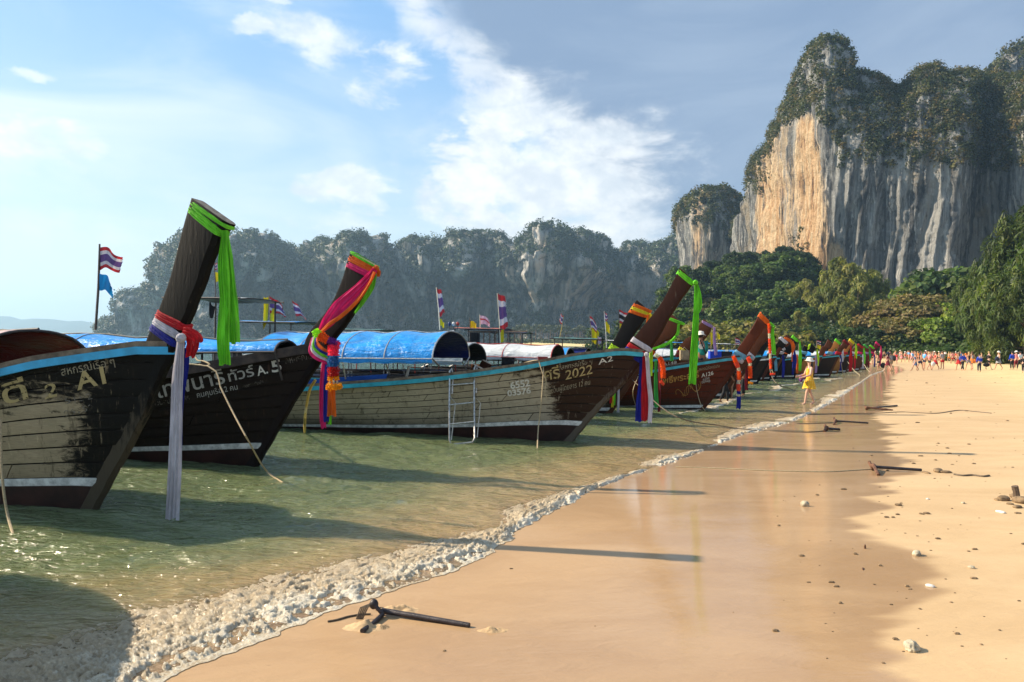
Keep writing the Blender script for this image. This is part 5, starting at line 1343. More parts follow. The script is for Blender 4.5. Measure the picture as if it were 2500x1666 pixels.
garland((1602, 866), D - .1, [([(1600, 866), (1609, 872)], 'white', [4, 5]), ([(1609, 872), (1616, 884), (1619, 905), (1619, 924)], 'orange', [5.5, 6.5, 6.5, 6]), ([(1612, 930), (1621, 940)], 'coral', [4, 3])], 'short orange garland at the foot of the brown prow beside the A2 sash')
r = sash(B5, (1500, 945), 'red, yellow and white ribbons hanging low behind the A2 bow'); D = 19.9
for px_, m_, y2 in ((1492, 'cloth_red', 985), (1496, 'cloth_yellow', 995), (1500, 'cloth_lime', 990), (1510, 'cloth_white', 1007)):
    tail(r, [(px_, 930), (px_, 960), (px_ - 1, y2)], D, [4, 6, 6], m_, seed=px_, folds=1, nu=8)
# A126
DA = AR.world(AR.loc(1877, 790)[0], 0, 0)[1] - .1
r = sash(AR, (1877, 789), 'coral band on the top of the A126 prow with a knotted lime tail')
band(AR, r, (1855, 768), (1876, 790), .16, 'cloth_orange', ridges=3)
tail(r, [(1879, 788), (1886, 793), (1890, 798)], DA, [6, 6, 5], 'cloth_lime', seed=1, folds=1, side=(.2, 0, 1)); knot(at(1889, 798, DA), .05, 'cloth_lime', r, 8)
tail(r, [(1888, 798), (1886, 815), (1888, 840), (1890, 866)], DA, [5, 8, 10, 9], 'cloth_lime', seed=2, folds=2)
garland((1878, 790), DA - .08, [([(1877 + .14 * i * 4, 790 + 12.4 * i), (1877 + .14 * (i + 1) * 4, 790 + 12.4 * (i + 1) - 1)], 'coral' if i % 2 else ('white' if i % 4 == 2 else 'orange'), [2.8, 2.8]) for i in range(9)] + [([(1884, 903), (1888, 912)], 'white', [1, 1]), ([(1880, 914), (1892, 913)], 'coral', [2.5, 2.5])],
        'long thin orange and white garland down from the top of the A126 prow')
r = sash(AR, (1795, 875), 'white and pale blue sash with a dark tail on the A126 prow foot'); D = AR.world(AR.loc(1805, 880)[0], 0, 0)[1] - .12
band(AR, r, (1795, 860), (1822, 874), .17, 'cloth_paleblue', ridges=4, puff=.03); band(AR, r, (1788, 868), (1814, 884), .16, 'cloth_white', ridges=3, puff=.03)
tail(r, [(1802, 900), (1803, 940), (1804, 970), (1803, 998)], D, [6, 9, 10, 11], 'cloth_blue', seed=3, folds=1)
garland((1792, 872), D - .15, [([(1790, 870), (1797, 884)], 'orange', [4, 5]), ([(1797, 884), (1802, 898)], 'coral', [5, 5]), ([(1802, 898), (1804, 906)], 'white', [4, 4]), ([(1804, 906), (1804, 928)], 'orange', [5, 5]), ([(1804, 928), (1803, 938)], 'white', [4, 4]), ([(1803, 938), (1803, 955)], 'coral', [5, 4.5]), ([(1798, 965), (1807, 966)], 'white', [2.5, 2.5])],
        'orange and white garland at the foot of the A126 prow')
r = sash(B7, (1830, 870), 'cream sash at the foot of the prow next beyond the A126 boat'); band(B7, r, (1822, 862), (1836, 876), .2, 'cloth_white', ridges=2, puff=.03)
tail(r, [(1823, 900), (1822, 930), (1823, 953)], 26.8, [4, 7, 8], 'cloth_maroon', seed=3, folds=1)
garland((1828, 872), 26.7, [([(1826, 872), (1832, 886)], 'coral', [5, 5]), ([(1832, 886), (1830, 894)], 'white', [4, 4]), ([(1831, 894), (1832, 924)], 'orange', [5, 4.5]), ([(1827, 934), (1838, 937)], 'gold', [2.5, 2.5])], 'orange garland hanging just beyond the A126 stem')
r = sash(P2, (1740, 797), 'purple ribbon on the prow beside the man in teal'); D = 26.3
band(P2, r, (1727, 786), (1745, 799), .12, 'cloth_violet', ridges=2); tail(r, [(1744, 799), (1744, 830), (1748, 868)], D, [5, 7, 8], 'cloth_violet', seed=5, folds=1)
r = sash(B6, (1660, 860), 'small yellow and maroon sash at the foot of the A148 prow'); band(B6, r, (1652, 850), (1668, 864), .14, 'cloth_yellow', ridges=2); band(B6, r, (1648, 856), (1664, 870), .12, 'cloth_maroon', ridges=2)
tail(r, [(1650, 870), (1675, 868), (1690, 880)], 24.2, [6, 9, 6], 'cloth_maroon', seed=5, folds=1, side=(0, 0, 1))
ORDF = ['first', 'second', 'third', 'fourth', 'fifth', 'sixth', 'seventh', 'eighth', 'ninth', 'tenth', 'eleventh', 'twelfth']
# the far row: a band and tails each
cl = {0: ('white', None), 1: ('white', 'blue'), 2: ('lime', 'lime'), 3: ('limeyellow', 'limeyellow'), 4: ('maroon', 'red'), 6: ('lime', 'white'), 7: ('yellow', 'limeyellow'), 8: ('red', 'lime'), 9: ('green', 'green'), 10: ('lime', None), 11: ('pink', 'pink')}
for i, b in enumerate(ROW):
    if i not in cl: continue
    c1, c2 = cl[i]; F_, B_ = b.F[-1], b.B[-1]
    nm = row[i][4]
    r = world_empty('cloth_sash', b.world(F_[0], 0, F_[1]), f'{c1.replace("limeyellow", "yellow green")} prow cloth, {ORDF[i]} boat of the far row', 'cloth sash')
    wparent(wrap(b, F_[1] - .10, B_[1] - .08, .2, 'cloth_' + c1, None, ridges=2, puff=.03), r)
    if c2:
        p = b.world(F_[0] + .06, -.12, F_[1] - .1); L_ = rng.uniform(1.0, 1.9)
        wparent(ribbon([p, p + (.05, 0, -L_ * .5), p + (.0, -.02, -L_)], [.08, .2, .22], (1, -.2, 0), 'cloth_' + c2, None, 'tail', 2, .03, nu=10, seed=i), r)
    # sash where prow and gunwale meet
    r = world_empty('cloth_sash', b.world(1.1, 0, 1.5), f'bow sash with hanging tail, {ORDF[i]} boat of the far row', 'cloth sash')
    k = ['white', 'white', 'orange', 'paleblue', 'red', 'pink', 'paleblue', 'red', 'white', 'pink', 'violet', 'pink'][i]
    wparent(wrap(b, 1.62, 1.68, .22, 'cloth_' + k, None, ridges=2, puff=.035), r)
    p = b.world(1.2, -.16, 1.55); wparent(ribbon([p, p + (.05, 0, -.5), p + (.02, -.02, -1.15)], [.08, .14, .13], (1, -.2, 0), 'cloth_' + ['blue', 'blue', 'orange', 'violet', 'red', 'pink', 'blue', 'red', 'white', 'maroon', 'blue', 'pink'][i], None, 'tail', 2, .03, nu=10, seed=i + 9), r)
r = sash(B8, (1922, 826), 'orange cloth hanging from the prow of the A147 boat'); band(B8, r, (1924, 826), (1936, 834), .2, 'cloth_orange', ridges=2); tail(r, [(1933, 834), (1937, 848), (1934, 866), (1934, 883)], 41.8, [8, 9, 3, 3], 'cloth_orange', seed=3, folds=2)
r = sash(B8, (1893, 866), 'white and navy sash at the bow of the A147 boat'); tail(r, [(1893, 866), (1894, 885), (1895, 906)], 42.2, [6, 7, 7], 'cloth_paleblue', seed=3, folds=1); tail(r, [(1889, 868), (1889, 880), (1890, 890)], 42.3, [4, 5, 4], 'cloth_purple', seed=3, folds=1)
garland((2012, 866), 51, [([(2010, 866), (2014, 876)], 'coral', [5, 5]), ([(2014, 876), (2018, 905)], 'red', [4, 3])], 'red garland on a tan bow near the far end of the row')

# ------------------------------------------------------------------ flags
def flg(px, py0, py1, d, cloths, label, lean=0, r=.012, pole='pole_wood', wind=(1, -.1)):
    k = d / FPX
    return flag(at(px, py0, d), at(px + lean, py1, d), [(kd, zf, hh * k, ll * k, dr, tp) for kd, zf, hh, ll, dr, tp in cloths], label, r, pole, wind, 'small flags flown from the boats')
flg(233, 806, 596, 8.6, [('thai', .97, 56, 62, .40, .35), ('sky', .68, 42, 44, .70, .3)], 'tattered Thai flag above a sky blue flag on the pole over the A1 canopy', 10, .014, 'pole_dark')
flg(526, 730, 640, 16.8, [('thai', .98, 16, 8, .4, .2), ('yellow', .75, 26, 24, .9, .5)], 'yellow flag half hidden behind the A1 prow', -3, .012, 'pole_dark')
flg(659, 790, 722, 20.5, [('thai', .99, 42, 48, .65, .55), ('yellow', .60, 38, 14, .3, .2)], 'Thai flag over a yellow flag, left one of the pair above the blue roof', -2, .01)
flg(653, 790, 727, 20.6, [('yellow', .98, 55, -14, .2, -.5)], 'yellow flag blown to the left of its pole above the blue roof', 3, .01)
flg(726, 792, 732, 20.9, [('thai', .98, 38, 36, .85, .6)], 'Thai flag alone on a slanting pole above the blue roof', -14, .01)
flg(1074, 806, 702, 15.8, [('thai', .99, 72, 16, .6, .3), ('yellow', .26, 18, 14, .6, .3)], 'tall drooping Thai flag with a yellow tip left of the rusty wheelhouse', -9, .012, 'kerchief')
flg(1222, 842, 716, 26.0, [('thai', .99, 96, 22, .4, .25), ('yellow', .33, 38, 12, .5, .3)], 'tall Thai flag with yellow pennant over the rusty wheelhouse', -8, .014, 'kerchief')
flg(1147, 806, 776, 26.5, [('yellow', .75, 17, 17, .3, .1)], 'small yellow flag at the left corner of the rusty wheelhouse', 0, .015, 'rust')
flg(1172, 806, 768, 26.8, [('pink', .98, 22, 28, .45, .25)], 'pink flag with a red spot over the rusty wheelhouse', -1, .013, 'kerchief')
flg(1366, 826, 772, 29.0, [('thai', .98, 22, -9, .8, .2)], 'small Thai flag on a yellow pole leaning right by the green roof', 10, .01, 'rope_yellow')
flg(1446, 838, 770, 30, [('thai', .98, 34, 22, .9, .3), ('yellow', .55, 34, 22, .4, -.1)], 'Thai and yellow flags left of the thin yellow pennant', -7, .012)
flg(1481, 850, 760, 26, [('thai', .98, 22, 9, .8, .4), ('yellow', .72, 26, 13, .6, .2)], 'thin yellow pennant on a white pole', -6, .012, 'paint_white')
flg(1512, 842, 756, 27, [('thaiblack', .98, 32, 27, .35, .1), ('yellow', .62, 25, 24, .35, .1)], 'square Thai flag over a bright yellow one, left of the black prow', -1, .014, 'pole_dark')
flg(1459, 850, 820, 28, [('pink', .95, 18, 10, .5, .2)], 'small red and pink flag below the Thai and yellow ones', 0, .012)
flg(1736, 868, 808, 30, [('yellow', .95, 34, 8, .5, .3)], 'yellow pennant between the purple ribbon and the man in teal', -3, .012)
flg(1752, 860, 812, 33, [('yellow', .98, 16, 8, .5, .3)], 'tiny yellow pennant right of the purple ribbon', -2, .012)
flg(1795, 850, 824, 44, [('thai', .98, 16, 14, .5, .3)], 'tiny Thai flag left of the A126 prow', 0, .02)
flg(1994, 850, 832, 60, [('thaiblack', .98, 10, 11, .1, .0), ('yellow', .45, 9, 11, .2, 0)], 'Thai flag over a yellow one in the far row of boats', 0, .03)
for k, (px_, py_, d_) in enumerate([(1963, 858, 62), (1888, 856, 52), (1950, 856, 58), (2038, 858, 66), (2085, 860, 74)]):
    flg(px_, py_, py_ - 16, d_, [(['yellow', 'thai', 'yellow', 'yellow', 'thai'][k], .95, 9, 6, .4, .3)], 'tiny flag over the far row of boats, ' + ['middle one', 'leftmost', 'second from the left', 'fourth from the left', 'rightmost'][k], 0, .025)
# little painted bulbs on the canopy ridge, black tassel cloths
for k, (px_, c_) in enumerate(((1097, 'paint_navy'), (1107, 'paint_white'), (1117, 'paint_red'))):
    r_ = empty('pole_lamp', at(px_, 804, 15.6), 0, ['navy', 'white', 'red'][k] + ' knob on a short stick over the A2 canopy', 'knob', 'coloured knobs over the A2 canopy'); m_ = MB(); m_.tube([(0, 0, 0), (0, 0, .08)], .008, 5); m_.build('stick', 'pole_dark', r_); m_ = MB(); m_.ball((0, 0, .11), .035, 8, 6, (1, 1, 1.3)); m_.build('knob', c_, r_, True)
# ================================================================== trees
def tree_proto(name, kind, h=10.0, seed=0, cols=None):
    """returns (trunk mesh, crown mesh); the base is at the origin, height h"""
    rr = random.Random(seed); m_ = MB(); parts = []
    def limb(a, b, r0, r1, n=5, wob=.25):
        a, b = Vector(a), Vector(b); pts = [a.lerp(b, i / n) + Vector((rr.gauss(0, wob), rr.gauss(0, wob), 0)) * (1 if 0 < i < n else 0) * .6 for i in range(n + 1)]
        m_.tube(pts, [r0 + (r1 - r0) * i / n for i in range(n + 1)], 6); return pts
    if kind == 'casuarina':
        limb((0, 0, -.5), (rr.gauss(0, .4), rr.gauss(0, .4), h * .92), .20, .03, 8)
        C_, Rr = [], []
        for k in range(46):
            z = h * rr.uniform(.16, .98); f = z / h
            rad = h * (.30 * math.sin(math.pi * min(1, f * .95 + .06)) ** .7 + .02) * rr.uniform(.55, 1.1)
            a = rr.uniform(0, 6.28); c = (rad * math.cos(a), rad * math.sin(a), z); C_.append(c); Rr.append(h * rr.uniform(.055, .105) * (1.15 - .45 * f))
            if k % 3 == 0: limb((0, 0, z * .82), c, .05, .012, 3, .1)
        C_.append((0, 0, h * .98)); Rr.append(h * .05)
        parts.append(leaves(np.array(C_), np.array(Rr), 330, .32, pick(cols, len(C_)) * 1.15, up=.3, elong=2.4, droop=.75, sq=(1, 1, 1.35), jitter=.4, shell=(.2, 1.15)))
    elif kind == 'broad':
        top = (rr.gauss(0, .3), rr.gauss(0, .3), h * .55); limb((0, 0, -.5), top, .28, .14, 5)
        C_, Rr = [], []
        for k in range(40):
            a = rr.uniform(0, 6.28); q = rr.random() ** .5; z = h * (.48 + .42 * (1 - q * q) * rr.uniform(.5, 1.0) + .05 * rr.random()); c = (q * h * .55 * math.cos(a), q * h * .55 * math.sin(a), z); C_.append(c); Rr.append(h * rr.uniform(.10, .17))
            if k % 4 == 0: limb(top, c, .10, .02, 4, .2)
        parts.append(leaves(np.array(C_), np.array(Rr), 200, .42, pick(cols, len(C_)), up=.5, sq=(1.2, 1.2, .6), shell=(.5, 1.1)))
    elif kind == 'dense':
        limb((0, 0, -.6), (0, 0, h * .7), .26, .1, 5)
        C_, Rr = [], []
        for k in range(34):
            a = rr.uniform(0, 6.28); z = h * rr.uniform(.14, .92); w_ = math.sin(math.pi * (z / h * .8 + .12)) ** .6; q = rr.uniform(.2, 1); c = (q * w_ * h * .34 * math.cos(a), q * w_ * h * .34 * math.sin(a), z); C_.append(c); Rr.append(h * rr.uniform(.10, .19))
            if k % 5 == 0: limb((0, 0, z * .7), c, .08, .02, 3, .15)
        parts.append(leaves(np.array(C_), np.array(Rr), 190, .60, pick(cols, len(C_)), up=.35, shell=(.5, 1.1), jitter=.35))
    elif kind == 'shrub':
        limb((0, 0, -.3), (.1, .1, h * .5), .1, .04, 3)
        C_ = np.array([(rr.gauss(0, h * .42), rr.gauss(0, h * .42), h * rr.uniform(.15, .75)) for _ in range(20)]); Rr = np.array([h * rr.uniform(.16, .30) for _ in C_])
        parts.append(leaves(C_, Rr, 150, .36, pick(cols, len(C_)), up=.5, shell=(.5, 1.15), jitter=.4))
    tm = bpy.data.meshes.new('trunk'); tm.from_pydata(m_.v, [], m_.f); tm.update(); tm.materials.append(MATS['bark'])
    cm = leaf_mesh('crown', parts); cm.materials.append(MATS['leaf'])
    return tm, cm, h
OL = [tuple(c * 1.9 for c in q) for q in [(.075, .082, .026), (.10, .105, .030), (.060, .070, .024), (.12, .115, .035)]]
GRN = [tuple(c * 1.4 for c in q) for q in [(.035, .062, .018), (.050, .085, .022), (.028, .050, .018), (.065, .095, .022)]]
YG = [tuple(c * 1.3 for c in q) for q in [(.11, .16, .020), (.15, .19, .025), (.085, .13, .022)]]
BR = [tuple(c * 1.35 for c in q) for q in [(.095, .088, .030), (.12, .105, .035), (.075, .078, .026), (.14, .10, .045)]]
OY = [tuple(c * 1.35 for c in q) for q in [(.15, .14, .035), (.11, .115, .03), (.17, .15, .045), (.09, .10, .03)]]
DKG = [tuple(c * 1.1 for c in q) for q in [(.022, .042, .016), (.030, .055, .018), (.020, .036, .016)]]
PR = {'cas1': tree_proto('c', 'casuarina', 12, 1, OL), 'cas2': tree_proto('c', 'casuarina', 12, 2, OL), 'cas3': tree_proto('c', 'casuarina', 14, 3, [(.060, .088, .024), (.090, .115, .028), (.045, .068, .022)]),
      'alm': tree_proto('b', 'broad', 8, 4, BR), 'yel': tree_proto('b', 'broad', 8, 5, YG), 'den1': tree_proto('d', 'dense', 9, 6, GRN), 'den2': tree_proto('d', 'dense', 9, 7, DKG), 'shr': tree_proto('s', 'shrub', 4, 8, OY), 'shg': tree_proto('s', 'shrub', 4, 9, GRN)}
def tree(name, kind, x, y, hgt, label, group, z=None, wide=1.0, rz=None):
    tm, cm, h0 = PR[kind]
    if z is None: z = float(land_z(np.array(x), np.array(y)))
    r = empty(name, (x, y, z - .1), rng.uniform(0, 6.28) if rz is None else rz, label, 'tree' if 'shrub' not in name else 'shrub', group)
    s_ = hgt / h0
    for nm, me in (('trunk', tm), ('crown', cm)):
        o = link(nm, me, r); o.scale = (s_ * wide, s_ * wide, s_)
    return r
def tree_px(name, kind, px, pytop, d, label, group, wide=1.0):
    if d < 175 and px > 1870: d = d * 1.36
    p = at(px, pytop, d); z = float(land_z(np.array(p[0]), np.array(d)))
    return tree(name, kind, p[0], d, max(2.0, p[2] - z + .1), label, group, z, wide)
# hillside wood
GH = 'trees on the wooded slope behind the boats'
gxs = []
tries = 0
while len(gxs) < 150 and tries < 9000:
    tries += 1
    x, y = rng.uniform(26, 150), rng.uniform(195, 335)
    z = float(land_z(np.array(x), np.array(y)))
    if z < .5 or float(shore_sd(x, y)) < 2 or (x / y > .405): continue
    if all((x - a) ** 2 + (y - b) ** 2 > 6.2 ** 2 for a, b in gxs): gxs.append((x, y))
for x, y in gxs:
    z = float(land_z(np.array(x), np.array(y)))
    low = z < 9
    k = rng.choice(['den1', 'den2', 'shr', 'alm'], p=[.30, .20, .38, .12]) if low else rng.choice(['den1', 'den2'], p=[.55, .45])
    tree('forest_tree', k, x, y, rng.uniform(6.5, 13) if k != 'shr' else rng.uniform(5, 7.5), 'round crowned jungle tree on the slope between the boats and the cliff', GH, wide=rng.uniform(.9, 1.3))
# casuarinas in front of the wall
GC = 'feathery casuarina trees behind the beach'
ORD = ['first', 'second', 'third', 'fourth', 'fifth', 'sixth', 'seventh', 'eighth', 'ninth', 'tenth', 'eleventh', 'twelfth', 'thirteenth', 'fourteenth', 'fifteenth']
def by_x(L): return sorted(L)
for k, (px_, py_, d_, kd, w_) in enumerate(by_x([(1890, 745, 170, 'cas2', 1.1), (1930, 712, 165, 'cas1', 1.1), (1968, 690, 160, 'cas2', 1.1), (1995, 720, 150, 'cas1', 1.1), (2010, 700, 165, 'cas2', 1.0), (2052, 640, 150, 'cas1', .95), (2078, 655, 146, 'cas2', 1.0), (2128, 668, 148, 'cas1', .95), (2108, 700, 138, 'cas2', 1.1), (2150, 715, 150, 'cas2', 1.0), (2060, 730, 135, 'cas1', 1.2), (1950, 765, 140, 'cas2', 1.2), (1905, 790, 150, 'cas1', 1.2)])):
    tree_px('casuarina_tree', kd, px_, py_, d_, f'olive casuarina, {ORD[k]} from the left of those before the streaked wall', GC, w_)
for k, (px_, py_, d_, kd, w_) in enumerate(by_x([(2395, 665, 105, 'cas3', .85), (2432, 625, 96, 'cas3', .8), (2475, 575, 90, 'cas3', .8), (2535, 505, 86, 'cas3', .9), (2445, 730, 82, 'cas3', .95), (2500, 690, 78, 'cas3', .95), (2590, 520, 80, 'cas3', 1.1)])):
    tree_px('casuarina_tree', kd, px_, py_, d_, f'tall green casuarina at the right edge, {ORD[k]} from the left of that clump', 'tall casuarinas at the right edge', w_)
for k, (px_, py_, d_, kd, w_) in enumerate([(2175, 735, 130, 'alm', 1.1), (2215, 722, 126, 'alm', 1.15), (2262, 724, 124, 'alm', 1.15), (2300, 722, 126, 'alm', 1.0), (2195, 775, 112, 'alm', 1.1)]):
    tree_px('almond_tree', kd, px_, py_, d_, 'brownish broad leaved tree ' + ['leftmost with its crown below the wall', 'second from the left in its clump', 'third from the left in its clump', 'rightmost beside the yellow green trees', 'lower and nearest the sand'][k], 'broad leaved trees between casuarinas', w_)
for k, (px_, py_, d_, kd, w_) in enumerate([(2330, 728, 122, 'yel', 1.1), (2385, 732, 112, 'yel', 1.0), (2295, 765, 108, 'yel', 1.0)]):
    tree_px('bright_tree', kd, px_, py_, d_, 'bright yellow green tree ' + ['just left of the palm crown', 'just right of the palm crown', 'low, further left of the palm'][k], 'yellow green trees near the palm', w_)
for k, (px_, py_, d_, kd) in enumerate(by_x([(2265, 668, 170, 'den1'), (2300, 655, 175, 'den1'), (2340, 662, 172, 'den1'), (2380, 680, 165, 'den2'), (2240, 690, 165, 'cas1'), (2420, 690, 150, 'den2')])):
    tree_px('dense_tree', kd, px_, py_, d_, f'dark rounded tree against the foot of the wall, {ORD[k]} from the left', 'dark trees at the foot of the wall', 1.1)
for k, (px_, py_, d_, kd) in enumerate(by_x([(1985, 805, 118, 'shg'), (2035, 800, 116, 'den2'), (2085, 800, 114, 'den1'), (2130, 795, 112, 'den2'), (2165, 800, 110, 'den2'), (2210, 815, 108, 'den2'), (2245, 815, 106, 'shg'), (2320, 800, 104, 'den1'), (2360, 805, 100, 'shg'), (2410, 800, 96, 'shg'), (2455, 810, 90, 'shg'), (2500, 800, 88, 'den1'), (2275, 800, 108, 'den1')])):
    tree_px('beach_shrub', kd, px_, py_, d_, f'low green shrub at the back of the beach, {ORD[k]} from the left', 'shrubs along the back of the beach', 1.2)
for k, (px_, py_, d_, kd) in enumerate(by_x([(1660, 800, 190, 'shr'), (1700, 780, 185, 'shr'), (1740, 775, 180, 'shr'), (1785, 770, 175, 'shr'), (1830, 780, 165, 'shr'), (1860, 790, 160, 'shr'), (1620, 790, 196, 'shg'), (1590, 800, 200, 'den2'), (1560, 770, 215, 'den2'), (1530, 790, 225, 'den2'), (1500, 800, 232, 'shg')])):
    tree_px('slope_shrub', kd, px_, py_, d_, f'shrub low on the slope behind the boats, {ORD[k]} from the left', 'yellowish shrubs behind the boats', 1.4)
# coconut palms
def palm(x, y, h, label, lean=(0, 0), nf=16, L=3.0, group=None):
    z = float(land_z(np.array(x), np.array(y))); z = max(z, .3); r = empty('coconut_palm', (x, y, z - .1), 0, label, 'palm tree', group)
    m_ = MB(); tp = Vector((lean[0], lean[1], h)); m_.tube([(0, 0, 0), tp * .35 + Vector((-.15, 0, 0)), tp * .7 + Vector((-.1, 0, 0)), tp], [.20, .15, .13, .11], 8); m_.build('trunk', 'bark', r, True)
    for k in range(nf):
        a = k * 2.399; up = .9 - 1.5 * (k / nf); V, F = [], []
        d0 = np.array([math.cos(a), math.sin(a), 0]); n = 15
        for i in range(n):
            t = i / (n - 1); p = np.array(tp) + d0 * L * t * (1 - .15 * t) + np.array([0, 0, L * (up * t - 1.05 * t * t)])
            sdv = np.cross(d0, (0, 0, 1)); lf = L * .26 * math.sin(math.pi * min(1, t * .9 + .12))
            for sg in (-1, 1):
                q = p + d0 * lf * .35; o = len(V)
                V += [p, p + d0 * .16, q + sdv * sg * lf + np.array([0, 0, -.35 * lf]), q + sdv * sg * lf * .5 + np.array([0, 0, -.08 * lf])]; F.append((o, o + 1, o + 2, o + 3))
        c = np.array([(.10, .12, .03)] if k % 3 else [(.20, .17, .05)]); me = mesh_np('frond', V, F, False, {'col': np.repeat(c, len(V), 0)}); link('frond', me, r, 'leaf')
p = at(2362, 836, 146); palm(p[0], 146, 10.2, 'coconut palm with drooping fronds before the yellow green tree', (.1, 0), 20, 4.4)
p = at(2392, 836, 143); palm(p[0], 143, 7.6, 'smaller leaning palm right of the coconut palm', (-1.2, 0), 12, 3.8)
# palms on the spit, hundreds of metres away: each a thin trunk with a tuft
ptm = MB(); ptm.tube([(0, 0, 0), (.2, 0, 6), (.1, 0, 12)], [.22, .17, .14], 5); ptm = ptm.build('trunk', 'kerchief', None); ptm.data.materials[0] = MATS['roof_rust']; trm = ptm.data
trm.materials[0] = MATS['pole_wood']; bpy.data.objects.remove(ptm)
v_ = leaves(np.array([[.1, 0, 12.0]]), np.array([2.4]), 60, 1.3, np.array([[.06, .075, .035]]), up=.4, sq=(1, 1, .6)); crm = leaf_mesh('crown', [v_]); crm.materials.append(MATS['leaf_far'])
for k in range(64):
    px_ = 1255 + k * 4.1 + rng.uniform(-3, 3); d_ = rng.uniform(600, 640); p = at(px_, 836, d_); s_ = rng.uniform(.75, 1.15)
    r = empty('coconut_palm', (p[0], d_, 1.0), 0, 'slender coconut palm in the grove behind the sand spit', 'palm tree', 'palm grove behind the sand spit')
    for nm, me in (('trunk', trm), ('crown', crm)): o = link(nm, me, r); o.scale = (s_, s_, s_ * 1.05)
v_ = []
C_ = np.array([at(px_, 840, rng.uniform(575, 640)) for px_ in rng.uniform(1240, 1560, 130)]); C_[:, 2] = rng.uniform(.5, 4.5, 130)
o = link('spit_scrub', leaf_mesh('spit_scrub', [leaves(C_, rng.uniform(2, 4.5, 130), 60, 1.6, pick([(.05, .07, .03), (.08, .09, .035)], 130), sq=(1.6, 1, .6))]), None, 'leaf_far'); prop(o, kind='stuff')
# creeping green along the top of the beach and dark understory
n = 520; px_ = rng.uniform(2120, 2760, n); d_ = rng.uniform(148, 162, n) - (px_ - 2190) * .035
C_ = np.array([at(a, 836, b) for a, b in zip(px_, d_)]); C_[:, 2] = land_z(C_[:, 0], C_[:, 1]) + rng.uniform(.3, 2.4, n); C_[:, 2] = np.maximum(C_[:, 2], rng.uniform(.5, 2.4, n))
o = link('beach_creeper', leaf_mesh('beach_creeper', [leaves(C_, rng.uniform(.9, 1.8, n), 90, .42, pick([(.10, .17, .02), (.13, .20, .03), (.07, .12, .02)], n), up=.8, sq=(1.3, 1.3, .7))]), None, 'leaf'); prop(o, kind='stuff')
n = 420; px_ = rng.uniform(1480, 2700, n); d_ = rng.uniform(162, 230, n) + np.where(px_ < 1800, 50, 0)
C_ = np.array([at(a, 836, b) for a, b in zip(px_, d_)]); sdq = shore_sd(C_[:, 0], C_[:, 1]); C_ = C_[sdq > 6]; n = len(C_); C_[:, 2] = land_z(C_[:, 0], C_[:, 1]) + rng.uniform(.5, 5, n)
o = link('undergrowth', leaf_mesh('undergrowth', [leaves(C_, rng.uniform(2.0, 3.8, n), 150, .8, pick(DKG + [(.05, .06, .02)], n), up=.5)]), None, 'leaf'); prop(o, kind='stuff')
# ================================================================== people
def skinned(name, nodes, edges, roots=(0,), sub=1):
    """nodes: list of (x,y,z,r) ; grow one surface round the skeleton"""
    me = bpy.data.meshes.new(name); me.from_pydata([n[:3] for n in nodes], edges, []); me.update()
    o = bpy.data.objects.new('tmp', me); COL.objects.link(o)
    o.modifiers.new('s', 'SKIN').use_smooth_shade = True
    sv = me.skin_vertices[0].data
    for i, n in enumerate(nodes):
        r = n[3]; sv[i].radius = r if isinstance(r, tuple) else (r, r); sv[i].use_root = i in roots
    m = o.modifiers.new('d', 'SUBSURF'); m.levels = sub; m.render_levels = sub
    dg = bpy.context.evaluated_depsgraph_get(); out = bpy.data.meshes.new_from_object(o.evaluated_get(dg), depsgraph=dg)
    bpy.data.objects.remove(o); out.name = name; out.materials.clear()
    return out
def skeleton(stride=.0, lift=0.0, armL=(.05, 0), armR=(.05, 0), lean=0.0, elbowL=.1, elbowR=.1, sit=False, knee=.0, slim=1.0, spread=.09):
    """joints of a 1.7 m figure facing +x. arm = (swing forward, out)"""
    J = {}
    pz = .92
    J['pel'] = (0, 0, pz); J['waist'] = (lean * .15, 0, pz + .16); J['chest'] = (lean * .38, 0, pz + .36); J['neck'] = (lean * .55, 0, pz + .52); J['head0'] = (lean * .60 + .01, 0, pz + .585); J['head'] = (lean * .66 + .015, 0, pz + .665); J['head1'] = (lean * .70 + .005, 0, pz + .725)
    for s, nm in ((1, 'L'), (-1, 'R')):
        st = stride * s; J['hip' + nm] = (0, s * .085, pz - .05)
        if sit:
            J['knee' + nm] = (.42, s * .14, pz - .02); J['ank' + nm] = (.46, s * .13, pz - .44); J['toe' + nm] = (.62, s * .14, pz - .48)
        else:
            kb = knee if s > 0 else knee * .3
            J['knee' + nm] = (st * .52 + .03 + kb * .5, s * spread, .49 + kb * .12); J['ank' + nm] = (st - (.10 if st < 0 else 0) * abs(stride) * 2, s * spread, .09 + (.06 if st < 0 else 0) * min(1, abs(stride) * 4)); J['toe' + nm] = (J['ank' + nm][0] + .15, s * (spread + .02), .03 + (.0 if st >= 0 else .0))
        a, e = (armL, elbowL) if s > 0 else (armR, elbowR)
        sh = (J['chest'][0] + lean * .1, s * .165 * slim, pz + .455); J['sh' + nm] = sh
        el = (sh[0] + a[0] * .9, sh[1] + s * (.04 + a[1]), sh[2] - .27 * math.cos(min(1.3, abs(a[0]) * 2.2))); J['el' + nm] = el
        wr = (el[0] + .02 + e, el[1] + s * (.01 - (abs(e) * .35)), el[2] - .25 * math.cos(min(1.6, abs(e) * 5))); J['wr' + nm] = wr
        J['ha' + nm] = (wr[0] + .03 + e * .15, wr[1], wr[2] - .06 + abs(e) * .18)
    return J
